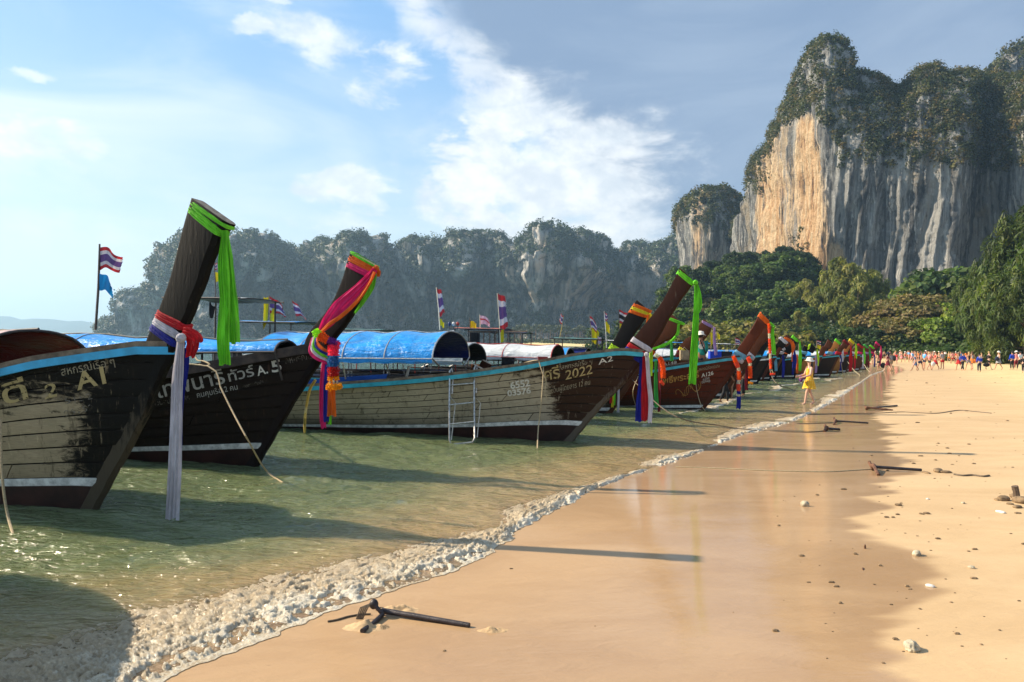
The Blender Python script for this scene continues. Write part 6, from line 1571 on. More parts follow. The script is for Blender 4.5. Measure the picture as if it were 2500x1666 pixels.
def body_from(J, w=1.0, fingers=False):
    names = ['pel', 'waist', 'chest', 'neck', 'head0', 'head', 'head1'] + [a + b for b in 'LR' for a in ('hip', 'knee', 'ank', 'toe', 'sh', 'el', 'wr', 'ha')]
    Rr = dict(pel=(.125 * w, .105), waist=(.115 * w, .09), chest=(.14 * w, .10), neck=.052, head0=.062, head=(.078, .092), head1=(.062, .07), hip=.088 * w, knee=.055, ank=.036, toe=.034, sh=.052, el=.038, wr=.027, ha=(.024, .036))
    idx = {n: i for i, n in enumerate(names)}
    nodes = [(*J[n], Rr[n] if n in Rr else Rr[n[:-1]]) for n in names]
    E = [('pel', 'waist'), ('waist', 'chest'), ('chest', 'neck'), ('neck', 'head0'), ('head0', 'head'), ('head', 'head1')]
    for s in 'LR': E += [('pel', 'hip' + s), ('hip' + s, 'knee' + s), ('knee' + s, 'ank' + s), ('ank' + s, 'toe' + s), ('chest', 'sh' + s), ('sh' + s, 'el' + s), ('el' + s, 'wr' + s), ('wr' + s, 'ha' + s)]
    me = skinned('body', nodes, [(idx[a], idx[b]) for a, b in E])
    bm = bmesh.new(); bm.from_mesh(me)
    mb = MB(); h = J['head']
    mb.ball((h[0] + .088, h[1], h[2] - .01), .014, 6, 4, (1, .8, 1.5)); [mb.ball((h[0], h[1] + s * .08, h[2] - .01), .02, 6, 4, (.8, .4, 1.2)) for s in (1, -1)]
    if fingers:
        for s, nm in ((1, 'L'), (-1, 'R')):
            a, b = Vector(J['wr' + nm]), Vector(J['ha' + nm]); d = (b - a).normalized(); side = d.cross(Vector((0, s, .2))).normalized()
            for k in range(4):
                o = b + side * (k - 1.5) * .017 - d * .01; L_ = (.06, .072, .068, .05)[k]
                mb.tube([o, o + d * L_ * .5 + Vector((0, -s * .006, 0)), o + d * L_ * .9 + Vector((0, -s * .022, 0))], [.009, .008, .006], 5)
            o = b - side * .03 - d * .03; mb.tube([o, o - side * .025 + d * .03, o - side * .02 + d * .055], [.010, .009, .007], 5)
    vs_ = [bm.verts.new(v) for v in mb.v]
    for f in mb.f:
        try: bm.faces.new([vs_[i] for i in f])
        except ValueError: pass
    bm.to_mesh(me); bm.free(); me.polygons.foreach_set('use_smooth', [True] * len(me.polygons))
    return me
def clothes(J, kind, w=1.0):
    L = lambda a, b, t: tuple(J[a][i] * (1 - t) + J[b][i] * t for i in range(3))
    if kind in ('shirt', 'tshirt', 'vest'):
        n = [(*L('pel', 'waist', .1), (.142 * w, .122)), (*J['waist'], (.135 * w, .112)), (*J['chest'], (.158 * w, .118)), (*L('chest', 'neck', .75), (.075, .07))]; E = [(0, 1), (1, 2), (2, 3)]
        if kind != 'vest':
            for s in 'LR':
                k = len(n); n += [(*J['sh' + s], .068), (*L('sh' + s, 'el' + s, .8 if kind == 'tshirt' else 1), .055)]; E += [(2, k), (k, k + 1)]
                if kind == 'shirt': n.append((*L('el' + s, 'wr' + s, .85), .042)); E.append((k + 1, k + 2))
        return skinned(kind, n, E)
    if kind in ('shorts', 'trousers'):
        n = [(*L('pel', 'waist', .35), (.135 * w, .115)), (*J['pel'], (.145 * w, .125))]; E = [(0, 1)]
        for s in 'LR':
            k = len(n); n += [(*J['hip' + s], .105 * w)]; E.append((1, k))
            if kind == 'shorts': n.append((*L('hip' + s, 'knee' + s, .62), .092)); E.append((k, k + 1))
            else: n += [(*J['knee' + s], .072), (*L('knee' + s, 'ank' + s, .9), .056)]; E += [(k, k + 1), (k + 1, k + 2)]
        return skinned(kind, n, E)
    if kind in ('skirt', 'dress'):
        top = L('pel', 'waist', .9) if kind == 'skirt' else L('chest', 'neck', .35); bot = .62 if kind == 'skirt' else .52
        V, nr, nc = [], 12, 36
        for i in range(nr):
            t = i / (nr - 1); z = top[2] + (bot - top[2]) * t
            if kind == 'skirt': rx = .105 + .135 * t ** .8
            else: rx = .13 - .03 * math.sin(t * 3.0) + .13 * max(0, t - .35)
            for k in range(nc):
                a = 2 * math.pi * k / nc; pl = 1 + (.12 * t) * math.sin(a * 9 + t)
                V.append((top[0] * (1 - t) + rx * pl * math.cos(a) * .9, rx * pl * math.sin(a) * 1.05, z + .015 * math.sin(a * 3) * t))
        me = mesh_np(kind, V, grid_faces(nr, nc, True)); return me
def hat_mesh(J, brim=.17, dome=.105):
    h = J['head1']; V = []; prof = [(brim, .0), (brim * .97, .012), (dome * 1.08, .035), (dome * 1.0, .09), (dome * .82, .125), (.02, .14)]
    for r, z in prof:
        for k in range(20):
            a = 2 * math.pi * k / 20; V.append((h[0] + r * math.cos(a), h[1] + r * math.sin(a), h[2] - .035 + z + (.02 * math.cos(2 * a) if r > dome * 1.2 else 0)))
    me = mesh_np('hat', V, grid_faces(6, 20, True)); return me
def hair_mesh(J, long=False):
    h = J['head']; mb = MB(); mb.ball((h[0] - .022, h[1], h[2] + .028), .096, 10, 8, (.98, .95, 1.0))
    if long: mb.ball((h[0] - .07, h[1], h[2] - .12), .085, 8, 6, (.7, 1.0, 1.9))
    me = bpy.data.meshes.new('hair'); me.from_pydata(mb.v, [], mb.f); me.update(); me.polygons.foreach_set('use_smooth', [True] * len(me.polygons)); return me
POSE = {'walk1': skeleton(.30, armL=(-.12, .02), armR=(.14, .02)), 'walk2': skeleton(-.26, armL=(.12, .02), armR=(-.1, .02), elbowL=.15), 'stand': skeleton(.04, armL=(.02, .03), armR=(.03, .03)), 'hold': skeleton(.06, armL=(.05, .0), armR=(.05, .0), elbowL=.22, elbowR=.22), 'lean': skeleton(.20, armL=(.15, .02), armR=(.12, .02), lean=.55, knee=.1), 'sit': skeleton(sit=True, lean=.25, armL=(.12, .02), armR=(.12, .02), elbowL=.16, elbowR=.16)}
PM = {}
def pmesh(pose, kind):
    if (pose, kind) not in PM:
        J = POSE[pose]
        PM[(pose, kind)] = body_from(J) if kind == 'body' else hat_mesh(J) if kind == 'hat' else hair_mesh(J, kind == 'longhair') if kind in ('hair', 'longhair') else clothes(J, kind)
        PM[(pose, kind)].materials.append(MATS['skin'])
    return PM[(pose, kind)]
def person(loc, rz, h, pose, parts, label, group=None, skin='skin'):
    r = empty('person', loc, rz, label, 'person', group); s_ = h / 1.70
    for kind, mat in [('body', skin)] + parts:
        o = link(kind if kind not in ('longhair',) else 'hair', pmesh(pose, kind), r); o.scale = (s_, s_, s_)
        o.material_slots[0].link = 'OBJECT'; o.material_slots[0].material = MATS[mat]
    return r
for nm, c_ in dict(fab_navy=(.015, .02, .05), fab_blue=(.01, .05, .50), fab_red=(.45, .02, .02), fab_black=(.012, .012, .014), fab_grey=(.25, .25, .26), fab_white=(.72, .70, .68), fab_pink=(.75, .25, .25), fab_maroon=(.20, .02, .03), fab_teal=(.006, .22, .19), fab_khaki=(.30, .23, .14), fab_orange=(.75, .20, .03),
                   fab_sky=(.10, .38, .75), fab_denim=(.08, .12, .22), fab_pale=(.50, .62, .68)).items(): simple(nm, c_, .85, .2, 12, .25)
# yellow printed dress cloth
m, nt, b, out = new_mat('fab_yellow'); oc = nt.node('ShaderNodeTexCoord').outputs['Object']
vo = nt.node('ShaderNodeTexVoronoi', ins={'Vector': oc, 'Scale': 26.0}); c = nt.mix(nt.ss(vo.outputs['Distance'], .28, .36), (.80, .62, .22), (.70, .38, .02)); set_b(nt, b, col=c, rough=.8, spec=.15)
def ground_at(px, py):
    z = .0
    for _ in range(6):
        p = gnd(px, py, z); z = float(beach_z(np.array(p[0]), np.array(p[1]))[0])
    return gnd(px, py, z)
# the woman in yellow, wading, facing left
WJ = skeleton(.19, armL=(.10, .02), armR=(.10, .0), elbowL=.24, elbowR=.26, slim=.88, spread=.06); POSE['wade'] = WJ
PM[('wade', 'body')] = body_from(WJ, .86, True); PM[('wade', 'body')].materials.append(MATS['skin_pale'])
p = gnd(1975, 990, -.04)
wm = person((p[0], p[1], -.05), R(188), 1.62, 'wade', [('longhair', 'hair_dark'), ('vest', 'fab_yellow'), ('skirt', 'fab_yellow'), ('hat', 'hat_cream')], 'woman in a yellow top and skirt and white hat wading and looking down', None, 'skin_pale')
mb = MB(); mb.ball((0, 0, 0), .075, 9, 7, (.9, 1.1, 1.35)); mb.tube([(0, .06, .07), (.02, .05, .16), (.05, .02, .20)], .008, 5); mb.tube([(.05, -.03, .05), (.15, -.05, .06)], .04, 8)
r = mb.build('held_bag', 'cloth_purple', None, True); r.location = (p[0] - .33, p[1] - .10, .86); prop(r, 'dark purple bag held in front of the woman in yellow', 'bag')
# the man in teal sitting on the A126 boat, back to us
q = AR.world(AR.loc(1714, 880)[0], -.25, 0); x_ = AR.loc(1714, 880)[0]; zs = float(AR.sheer(max(0, AR.stem_x(AR.ztip) - x_))) + .05
tm_ = person((q[0], q[1], zs - .80), R(95), 1.62, 'sit', [('shirt', 'fab_teal'), ('trousers', 'fab_navy'), ('hair', 'hair_dark'), ('hat', 'hat_cream')], 'man in a teal shirt and cream bucket hat sitting on the A126 boat', None, 'skin_dark')
mb = MB(); V = [(0.0, .08 * math.cos(a), .08 * math.sin(a)) for a in np.linspace(0, 2 * math.pi, 24, endpoint=False)]; mb.add(V + [(-.012, v[1], v[2]) for v in V], [tuple(range(24)), tuple(range(47, 23, -1))] + [(i, (i + 1) % 24, 24 + (i + 1) % 24, 24 + i) for i in range(24)])
o = mb.build('shirt_print', 'hat_cream', tm_); o.location = (-.055, .05, 1.19); o.rotation_euler = (0, R(10), 0)
mb = MB(); mb.tube([(-.10, .11, 1.40), (-.085, .0, 1.18), (-.06, -.10, .98)], .018, 6); mb.build('strap', 'fab_black', tm_, True)
mb = MB(); mb.box((0, 0, 0), (.26, .16, .30)); mb.box((0, -.09, -.03), (.18, .05, .16)); mb.tube([(-.1, 0, .14), (0, 0, .24), (.1, 0, .14)], .012, 5); r = mb.build('canvas_bag', 'fab_khaki', None, True); g_ = AR.world(x_ - .52, -.2, zs + .12); r.location = g_; prop(r, 'khaki canvas bag on the A126 boat beside the man in teal', 'bag')
# three people wading behind the A126 stem, mostly hidden
for (px_, py_), rz, ps, pts, lb, sk in [((1768, 985), 15, 'lean', [('tshirt', 'fab_black'), ('trousers', 'fab_black'), ('hair', 'hair_dark')], 'person in dark trousers leaning behind the A126 stem', 'skin_dark'),
                                    ((1786, 974), 190, 'stand', [('tshirt', 'fab_grey'), ('shorts', 'fab_khaki'), ('hair', 'hair_dark')], 'person in khaki shorts standing behind the A126 stem', 'skin'),
                                    ((1815, 968), 170, 'stand', [('tshirt', 'fab_navy'), ('trousers', 'fab_black'), ('hair', 'hair_dark')], 'person in black trousers right of the A126 stem', 'skin_dark')]:
    p = gnd(px_, py_, -.05); person((p[0], p[1], -.08), R(rz), 1.55, ps, pts, lb, None, sk)
# walkers on the beach, left to right
FR = [(2145, 905, 200, 'lean', [('shorts', 'fab_black'), ('hair', 'hair_dark')], 'bare chested boy stooping over a round black bag'),
      (2167, 906, 95, 'walk1', [('dress', 'fab_maroon'), ('longhair', 'hair_dark'), ('hat', 'fab_navy')], 'woman in a maroon dress walking beside the man with a backpack'),
      (2176, 906, 100, 'walk2', [('tshirt', 'fab_grey'), ('shorts', 'fab_khaki'), ('hair', 'hair_dark')], 'man in a grey shirt with a backpack walking near the last boat'),
      (2234, 906, 170, 'walk1', [('dress', 'fab_denim'), ('longhair', 'hair_blond')], 'woman in a denim blue dress, left of the knot of walkers'),
      (2246, 905, 10, 'walk2', [('vest', 'fab_black'), ('shorts', 'fab_navy'), ('longhair', 'hair_brown')], 'woman in black vest and navy shorts in the knot of walkers'),
      (2257, 902, 185, 'stand', [('tshirt', 'fab_sky'), ('shorts', 'fab_navy'), ('hair', 'hair_dark')], 'person in a sky blue shirt and navy shorts in the knot of walkers'),
      (2269, 904, 15, 'walk1', [('shorts', 'fab_black'), ('tshirt', 'fab_pink'), ('hair', 'hair_blond')], 'long striding man in a pink shirt and black shorts'),
      (2284, 903, 190, 'walk2', [('dress', 'fab_red'), ('longhair', 'hair_brown')], 'woman in a red dress carrying a white bag'),
      (2301, 902, 95, 'stand', [('tshirt', 'fab_grey'), ('shorts', 'fab_red'), ('hair', 'hair_brown')], 'man in a grey shirt and bright red shorts'),
      (2341, 905, 80, 'walk1', [('vest', 'fab_grey'), ('skirt', 'fab_red'), ('longhair', 'hair_brown')], 'woman in a grey top and short red skirt beside the blue shirt'),
      (2350, 906, 275, 'walk2', [('shirt', 'fab_blue'), ('trousers', 'fab_black'), ('hair', 'hair_dark')], 'man in a blue shirt and black trousers beside the red skirt'),
      (2365, 904, 90, 'walk1', [('vest', 'fab_black'), ('shorts', 'fab_grey'), ('longhair', 'hair_blond')], 'fair haired woman in a black vest and grey shorts'),
      (2373, 903, 90, 'walk2', [('vest', 'fab_grey'), ('skirt', 'fab_orange'), ('longhair', 'hair_brown')], 'woman with an orange wrap beside the fair haired woman'),
      (2391, 909, 92, 'stand', [('shirt', 'fab_blue'), ('trousers', 'fab_navy'), ('hair', 'hair_dark')], 'man in a royal blue jacket seen from behind, white print on his back'),
      (2414, 903, 0, 'walk1', [('shirt', 'fab_black'), ('shorts', 'fab_black'), ('hair', 'hair_blond')], 'man all in black carrying a black duffel bag'),
      (2438, 903, 180, 'walk2', [('vest', 'fab_white'), ('skirt', 'fab_grey'), ('longhair', 'hair_blond'), ('hat', 'hat_cream')], 'woman in a cream hat and grey skirt with a dark shoulder bag'),
      (2471, 903, 100, 'stand', [('shirt', 'fab_blue'), ('trousers', 'fab_black'), ('hair', 'hair_dark')], 'man in a blue jacket and black trousers near the right edge'),
      (2481, 902, 80, 'stand', [('shirt', 'fab_pink'), ('trousers', 'fab_maroon'), ('hair', 'hair_brown'), ('hat', 'hat_cream')], 'person in pink with a cream hat near the right edge'),
      (2491, 903, 90, 'walk1', [('tshirt', 'fab_pale'), ('trousers', 'fab_black'), ('hair', 'hair_dark')], 'person in a pale blue shirt and black trousers near the right edge'),
      (2499, 911, 60, 'walk2', [('shirt', 'fab_black'), ('trousers', 'fab_black'), ('hair', 'hair_dark')], 'person in black cut by the right edge of the view')]
FP = {}
for px_, py_, rz, ps, pts, lb in FR:
    p = ground_at(px_, py_); FP[px_] = p
    k = 45 * p[1] / FPX
    person(tuple(p - (0, 0, .01)), R(rz), float(np.clip(k, 1.5, 1.85)), ps, pts, lb, None, random.choice(['skin', 'skin_pale', 'skin']))
def bag(px_, dx, dz, r_, mat, lb, sc=(1, .7, 1)):
    mb = MB(); mb.ball((0, 0, 0), r_, 9, 7, sc); mb.tube([(-r_ * .5, 0, r_ * .8), (0, 0, r_ * 1.5), (r_ * .5, 0, r_ * .8)], r_ * .07, 5); o = mb.build('bag', mat, None, True); p = FP[px_]; o.location = (p[0] + dx, p[1] - .12, p[2] + dz); prop(o, lb, 'bag')
bag(2145, .38, .50, .26, 'fab_black', 'round black bag held by the stooping boy'); bag(2176, .22, 1.18, .22, 'fab_black', 'dark backpack on the man in the grey shirt', (.7, .7, 1.2)); bag(2284, -.28, .55, .20, 'fab_white', 'white bag carried by the woman in red', (1, .6, 1.2))
bag(2414, -.30, .45, .24, 'fab_black', 'black duffel bag carried by the man in black', (1.4, .6, .75)); bag(2438, -.22, 1.05, .22, 'fab_navy', 'dark shoulder bag of the woman in the cream hat'); bag(2373, .18, .85, .18, 'fab_orange', 'orange bag beside the woman with the wrap')
p = FP[2391]; mb = MB()
for k in range(5): mb.box((p[0] - .13 + .065 * k, p[1] - .135, p[2] + 1.22), (.045, .01, .06))
mb.box((p[0], p[1] - .14, p[2] + 1.36), (.20, .01, .035)); o = mb.build('jacket_print', 'fab_white', None); prop(o, 'white print on the back of the royal blue jacket', 'print')
# the crowd further back
LB_ = []; tops = ['fab_white', 'fab_pink', 'fab_red', 'fab_navy', 'fab_grey', 'fab_sky', 'fab_orange', 'fab_khaki']; bots = ['fab_red', 'fab_orange', 'fab_black', 'fab_navy', 'fab_grey', 'fab_pink']
rc = random.Random(5)
for k in range(86):
    d_ = rc.uniform(96, 142); px_ = rc.choice([rc.uniform(2125, 2240), rc.uniform(2220, 2330), rc.uniform(2240, 2420), rc.uniform(2140, 2420)]); pp = at(px_, 836, d_); z = float(beach_z(np.array(pp[0]), np.array(d_))[0])
    tp, bt = rc.choice(tops), rc.choice(bots); pts = [(rc.choice(['vest', 'tshirt', 'tshirt']), tp), (rc.choice(['shorts', 'shorts', 'skirt']), bt), (rc.choice(['hair', 'longhair']), rc.choice(['hair_dark', 'hair_brown', 'hair_blond']))]
    if rc.random() < .25: pts = pts[1:]
    if rc.random() < .2: pts.append(('hat', 'hat_cream'))
    person((pp[0], d_, z), rc.uniform(0, 6.28), rc.uniform(1.55, 1.8), rc.choice(['walk1', 'walk2', 'stand', 'hold', 'stand']), pts, 'distant bather in swimwear or light clothes in the crowd before the trees', 'distant crowd of bathers along the back of the beach', rc.choice(['skin', 'skin_pale']))
# ================================================================== things on the sand and in the shallows
def gz(x, y, dz=0.0): return (x, y, float(beach_z(np.array(float(x)), np.array(float(y)))[0]) + dz)
def lumpy(name, loc, r, sc, mat, label, seed, n=3, amp=.35, holes=0, cat='stone', group=None):
    bm = bmesh.new(); bmesh.ops.create_icosphere(bm, subdivisions=n, radius=r)
    P_ = np.array([v.co[:] for v in bm.verts]); d = P_ / np.linalg.norm(P_, axis=1)[:, None]
    f = 1 + amp * fbm(d[:, 0] * 1.6 + seed, d[:, 1] * 1.6, d[:, 2] * 1.6, 4, .6) + amp * .35 * fbm(d[:, 0] * 6 + seed, d[:, 1] * 6, d[:, 2] * 6, 3, .6)
    for k in range(holes):
        h = np.array([math.cos(k * 2.1 + seed), -abs(math.sin(k * 2.1 + seed)) - .3, .4]); h /= np.linalg.norm(h); f = f - .32 * np.exp(-(1 - d @ h) / .03)
    for v, q, e in zip(bm.verts, d, f): v.co = Vector(q * r * e * np.array(sc))
    me = bpy.data.meshes.new(name); bm.to_mesh(me); bm.free(); me.polygons.foreach_set('use_smooth', [True] * len(me.polygons))
    o = link(name, me, None, mat); o.location = loc; o.rotation_euler = (0, 0, seed); return prop(o, label, cat, group)
def stone(px, py, wpx, mat, label, seed, sc=(1, .8, .62), holes=0, name='coral_stone', cat='stone', n=3):
    p = ground_at(px, py); r = wpx * p[1] / FPX / 2
    return lumpy(name, (p[0], p[1], p[2] + r * sc[2] * .45), r, sc, mat, label, seed, n, .38, holes, cat)
stone(2225, 1586, 46, 'coral_rock', 'pitted coral stone, largest and nearest on the beach', 1.3, (1, .75, .66), 3, n=4)
stone(1965, 1236, 21, 'coral_rock', 'grey brown stone alone on the shiny wet sand', 2.6, (1, .8, .85), 2)
stone(2112, 1340, 8, 'rust', 'small dark stub standing on the damp sand', 3.1, (.6, .5, 1.8)); stone(2238, 1356, 24, 'coral_rock', 'rounded pale coral stone in the middle of the beach', 4.2, (1, .8, .7), 1)
stone(2271, 1433, 22, 'shell_white', 'flat white shell fragment', 5.5, (1, .6, .4)); stone(2372, 1388, 16, 'coral_rock', 'small knobbly stone right of the pale coral stone', 6.1, (1, .7, .6)); stone(2107, 1390, 13, 'rust', 'short dark twig stub left of the coral stones', 7.4, (1.6, .35, .25))
stone(2263, 1255, 16, 'clod', 'yellow brown clump, left of the pair of weed clumps', 8.8, (1, .7, .4)); stone(2250, 1256, 12, 'clod', 'small weed clump touching the yellow brown one', 2.2, (1, .7, .4)); stone(2194, 1235, 17, 'clod', 'brown crumb of weed at the edge of the wet sand', 9.1, (1, .6, .45)); stone(2443, 1252, 24, 'foam_box', 'clear crumpled plastic scrap on the dry sand', 1.9, (1, .6, .3), name='plastic_scrap', cat='litter')
stone(2352, 1230, 10, 'coral_rock', 'tiny stone beside the dry sand ripples', 3.9); stone(2265, 1220, 8, 'shell_white', 'tiny yellowish shell above the weed clumps', 5.9)
# dug up heap with a stump at the right edge
for k, (px_, py_, w_, sc) in enumerate([(2450, 1222, 34, (1, .7, .5)), (2478, 1216, 28, (1, .7, .5)), (2496, 1228, 44, (1, .8, .5)), (2484, 1240, 26, (1, .7, .35)), (2434, 1222, 14, (1, .7, .5)), (2466, 1232, 16, (1, .7, .4)), (2512, 1246, 24, (1, .7, .4))]):
    stone(px_, py_, w_, 'clod', f'clod of brown sand, {["leftmost large one", "behind the stump foot", "largest, under the stump", "flat one in front", "smallest at the left tip", "between the larger clods", "cut by the picture edge"][k]} of the dug heap', 1.1 * k + .4, sc, name='sand_clod', cat='clod')
p = ground_at(2483, 1218); mb = MB(); mb.tube([p + (0, 0, -.03), p + (-.01, 0, .08), p + (-.03, 0, .15)], [.045, .035, .038], 8); o = mb.build('tree_stump', 'bark', None, True); prop(o, 'little stump standing up from the dug heap of sand', 'stump')
# small debris: uncountable crumbs
V, F = [], []; mb = MB(); rd = random.Random(3)
for k in range(330):
    d_ = 4.2 * (60 / 4.2) ** rd.random(); px_ = rd.uniform(1900, 2640) if rd.random() < .85 else rd.uniform(1100, 2000); pp = at(px_, 836, d_); sd_ = float(shore_sd(np.array(pp[0]), np.array(d_)))
    if sd_ < 2.2 and rd.random() < .85: continue
    if sd_ < .3: continue
    r_ = rd.choice([.003, .004, .005, .007, .012]) * (1 + d_ / 9); x, y, z = gz(pp[0], d_); mb.ball((x, y, z + r_ * .2), r_, 5, 4, (rd.uniform(.8, 1.9), rd.uniform(.6, 1.2), .55))
prop(mb.build('beach_debris', 'clod', None), kind='stuff')
# grapnel anchors
def sandpile(name, loc, rx, ry, h, label, seed):
    n = 34; V = []
    for i in range(n):
        for j in range(n):
            u, v = i / (n - 1) * 2 - 1, j / (n - 1) * 2 - 1; rr = math.hypot(u, v); f = max(0, 1 - rr) 
            x, y = loc[0] + u * rx, loc[1] + v * ry; zz = h * (f ** 1.2) * (1 + 1.2 * float(pnoise(x * 16, y * 16, seed))) + .012 * f * float(pnoise(x * 50, y * 50, seed)) if rr < 1 else -.01
            V.append((x, y, gz(x, y)[2] + zz - .002))
    me = mesh_np(name, V, grid_faces(n, n), True, {'wet': np.full(n * n, .25), 'damp': np.full(n * n, 1.0), 'trod': np.full(n * n, .6), 'film': np.zeros(n * n)})
    return prop(link(name, me, None, 'sand'), label, 'sand mound')
a_ = ground_at(918, 1500); b_ = ground_at(1146, 1532); e_ = ground_at(884, 1546)
r = empty('anchor', a_, 0, 'black iron anchor nearest the camera, its shank lying towards the right', 'anchor')
def rel(p, dz=0): return tuple(np.array(p) - a_ + (0, 0, dz))
mb = MB(); mb.tube([rel(a_, .085), rel(ground_at(934, 1506), .03), rel(b_, .005)], .0001, 3); mb = MB()
mb.tube([rel(ground_at(932, 1502), .030), rel((a_ + b_) / 2, .022), rel(b_, .012)], [.020, .019, .017], 12); mb.build('shank', 'iron', r, True)
mb = MB(); mb.tube([rel(ground_at(912, 1508), .09), rel(ground_at(932, 1508), .03)], [.013, .016], 8); mb.ball(rel(ground_at(912, 1506), .085), .032, 9, 7, (1, 1, 1.1)); mb.build('head', 'iron', r, True)
mb = MB(); mb.tube([rel(ground_at(934, 1508), .02), rel(ground_at(910, 1528), .015), rel(e_, .012)], [.016, .015, .017], 8); mb.build('fluke', 'iron', r, True)
mb = MB()
for k in range(5):
    s_ = rel(ground_at(906, 1506), .09); mb.tube([s_, tuple(np.array(s_) + (-.02 - .012 * k, -.03, -.02)), tuple(np.array(s_) + (-.05 - .01 * k, -.05, -.09))], .005, 5)
mb.build('lashing', 'rope_dark', r, True)
sandpile('sand_mound', ground_at(972, 1490), .16, .10, .040, 'churned sand behind the nearest anchor head', 3.3); sandpile('sand_mound', ground_at(894, 1532), .17, .09, .045, 'churned sand over the fluke of the nearest anchor', 5.3); sandpile('sand_mound', ground_at(1205, 1540), .12, .05, .025, 'small heap of sand off the tip of the nearest anchor', 7.7)
def groundrope(pxs, r_, label, mat='rope_dark', dz=.006, free=None):
    pts = []
    for i, (a, b) in enumerate(pxs):
        p = ground_at(a, b); p = p + np.array([0, 0, dz])
        if free and i in free: p = gnd(a, b, free[i])
        pts.append(p)
    return rope(pts, r_, label, mat, None, 60)
groundrope([(905, 1502), (880, 1503), (850, 1508), (822, 1516), (800, 1520)], .007, 'brown rope from the nearest anchor into the foam')
groundrope([(918, 1492), (930, 1486), (945, 1492), (952, 1500)], .005, 'frayed rope end curling from the nearest anchor')
def anchor(p0, p1, pf, pk, label, r_=.022):
    A, B, Fk, K = [ground_at(*q) for q in (p0, p1, pf, pk)]; r = empty('anchor', A, 0, label, 'anchor')
    R_ = lambda p, z: tuple(p - A + (0, 0, z))
    mb = MB(); mb.tube([R_(A, .06), R_(B, .03)], [r_, r_ * .9], 8); mb.build('shank', 'iron', r, True)
    mb = MB(); mb.tube([R_(A, .09), R_(Fk, .01)], [r_ * 1.1, r_], 7); mb.build('fluke', 'rust', r, True); mb = MB(); mb.tube([R_(A, .02), R_(K, .11)], [r_ * 1.1, r_], 7); mb.ball(R_(A, .07), r_ * 1.8, 8, 6); mb.build('head', 'rust', r, True)
anchor((2132, 1150), (2250, 1153), (2145, 1162), (2122, 1146), 'rusty anchor at the wet sand edge with rope and weed behind it', .024)
anchor((2116, 1002), (2190, 993), (2180, 1003), (2112, 1000), 'thin anchor with its tip raised, furthest up the beach', .03)
anchor((2040, 1034), (2120, 1036), (2036, 1038), (2036, 1031), 'slim black anchor lying on the shiny sand, middle one', .024); anchor((2018, 1053), (2050, 1052), (2012, 1055), (2014, 1050), 'short anchor nearest the breaking foam', .03)
for k, (px_, py_, w_) in enumerate([(2290, 1152, 40), (2310, 1155, 28), (2262, 1156, 22)]): stone(px_, py_, w_, 'clod', ['weed matted mound at the end of the rusty anchor', 'brown weed right of the weed matted mound', 'brown weed left of the weed matted mound'][k], 2.0 * k + 1, (1, .5, .30), name='weed_clump', cat='weed')
groundrope([(2330, 1160), (2350, 1163), (2375, 1162), (2400, 1165), (2415, 1163)], .018, 'knotted weedy rope right of the rusty anchor')
groundrope([(1650, 1141), (1760, 1145), (1900, 1151), (2020, 1153), (2080, 1150), (2128, 1147)], .010, 'thin straight rope over the wet sand to the rusty anchor', 'rope')
groundrope([(1950, 1014), (2060, 1011), (2140, 1010), (2200, 1007), (2240, 1009), (2290, 1010), (2340, 1003), (2380, 1006), (2420, 1010)], .018, 'long dark rope lying across the beach')
groundrope([(1945, 1035), (1985, 1035), (2036, 1034)], .014, 'dark rope to the slim middle anchor'); groundrope([(1870, 1052), (1900, 1055), (1940, 1056), (1985, 1056), (2012, 1053)], .014, 'dark rope to the short anchor', 'rope_dark')
# mooring lines in the air
rope([A5.world(A5.loc(490, 884)[0], -.95, A5.loc(490, 884)[1] + .0), at(512, 896, 9.95), at(540, 950, 9.75), at(570, 1010, 9.5), at(608, 1080, 9.2), gnd(650, 1150, .06), gnd(705, 1188, -.02)], .011, 'pale mooring line sloping from the A5 gunwale into the water')
rope([at(475, 868, 10.3), at(482, 880, 10.2), at(497, 882, 10.1), at(512, 890, 10.0), at(500, 894, 10.05), at(486, 890, 10.1)], .010, 'pale rope coiled on the A5 gunwale')
rope([at(1, 1020, 7.3), at(3, 1130, 7.25), at(10, 1210, 7.2), at(20, 1265, 7.15), gnd(32, 1306, 0)], .013, 'pale rope dropping into the water at the left edge')
pts = [A2.world(A2.loc(1250, 888)[0], -.9, 0), ]
dA = 14.2
rope([at(1235, 897, 14.9), at(1275, 888, 14.6), at(1310, 880, 14.15), at(1325, 890, dA), at(1326, 920, 14.0), at(1322, 975, 13.95), at(1314, 1050, 13.9), gnd(1312, 1096, 0)], .012, 'pale rope over the A2 gunwale hanging to the water', 'rope')
rope([at(1316, 884, 14.1), at(1324, 910, 14.0), at(1333, 930, 13.98), at(1330, 960, 13.95), at(1338, 975, 13.95)], .009, 'looped rope ends beside the hanging rope on A2', 'rope')
rope([at(770, 880 + 48, 10.9), at(757, 950, 10.95), at(748, 990, 11.0), at(744, 1030, 11.05), gnd(744, 1056, 0)], .022, 'thick yellow hose like rope below the A5 bow', 'rope_yellow')
rope([AR.world(AR.loc(1699, 905)[0], -.45, AR.loc(1699, 905)[1]), at(1700, 945, 22.2), at(1710, 985, 21.9), gnd(1722, 1004, 0)], .010, 'thin line hanging from the A126 bow', 'rope')
rope([B5.world(.55, -.1, .95), gnd(1640, 1012, .45), gnd(1760, 1040, .12), gnd(1850, 1052, .05)], .012, 'long mooring line from the boat beside A2 to the short anchor', 'rope_dark')
rope([B5.world(.7, -.12, 1.05), at(1545, 960, 19.4), gnd(1556, 1002, 0)], .010, 'thin slack line below the boat beside A2', 'rope')
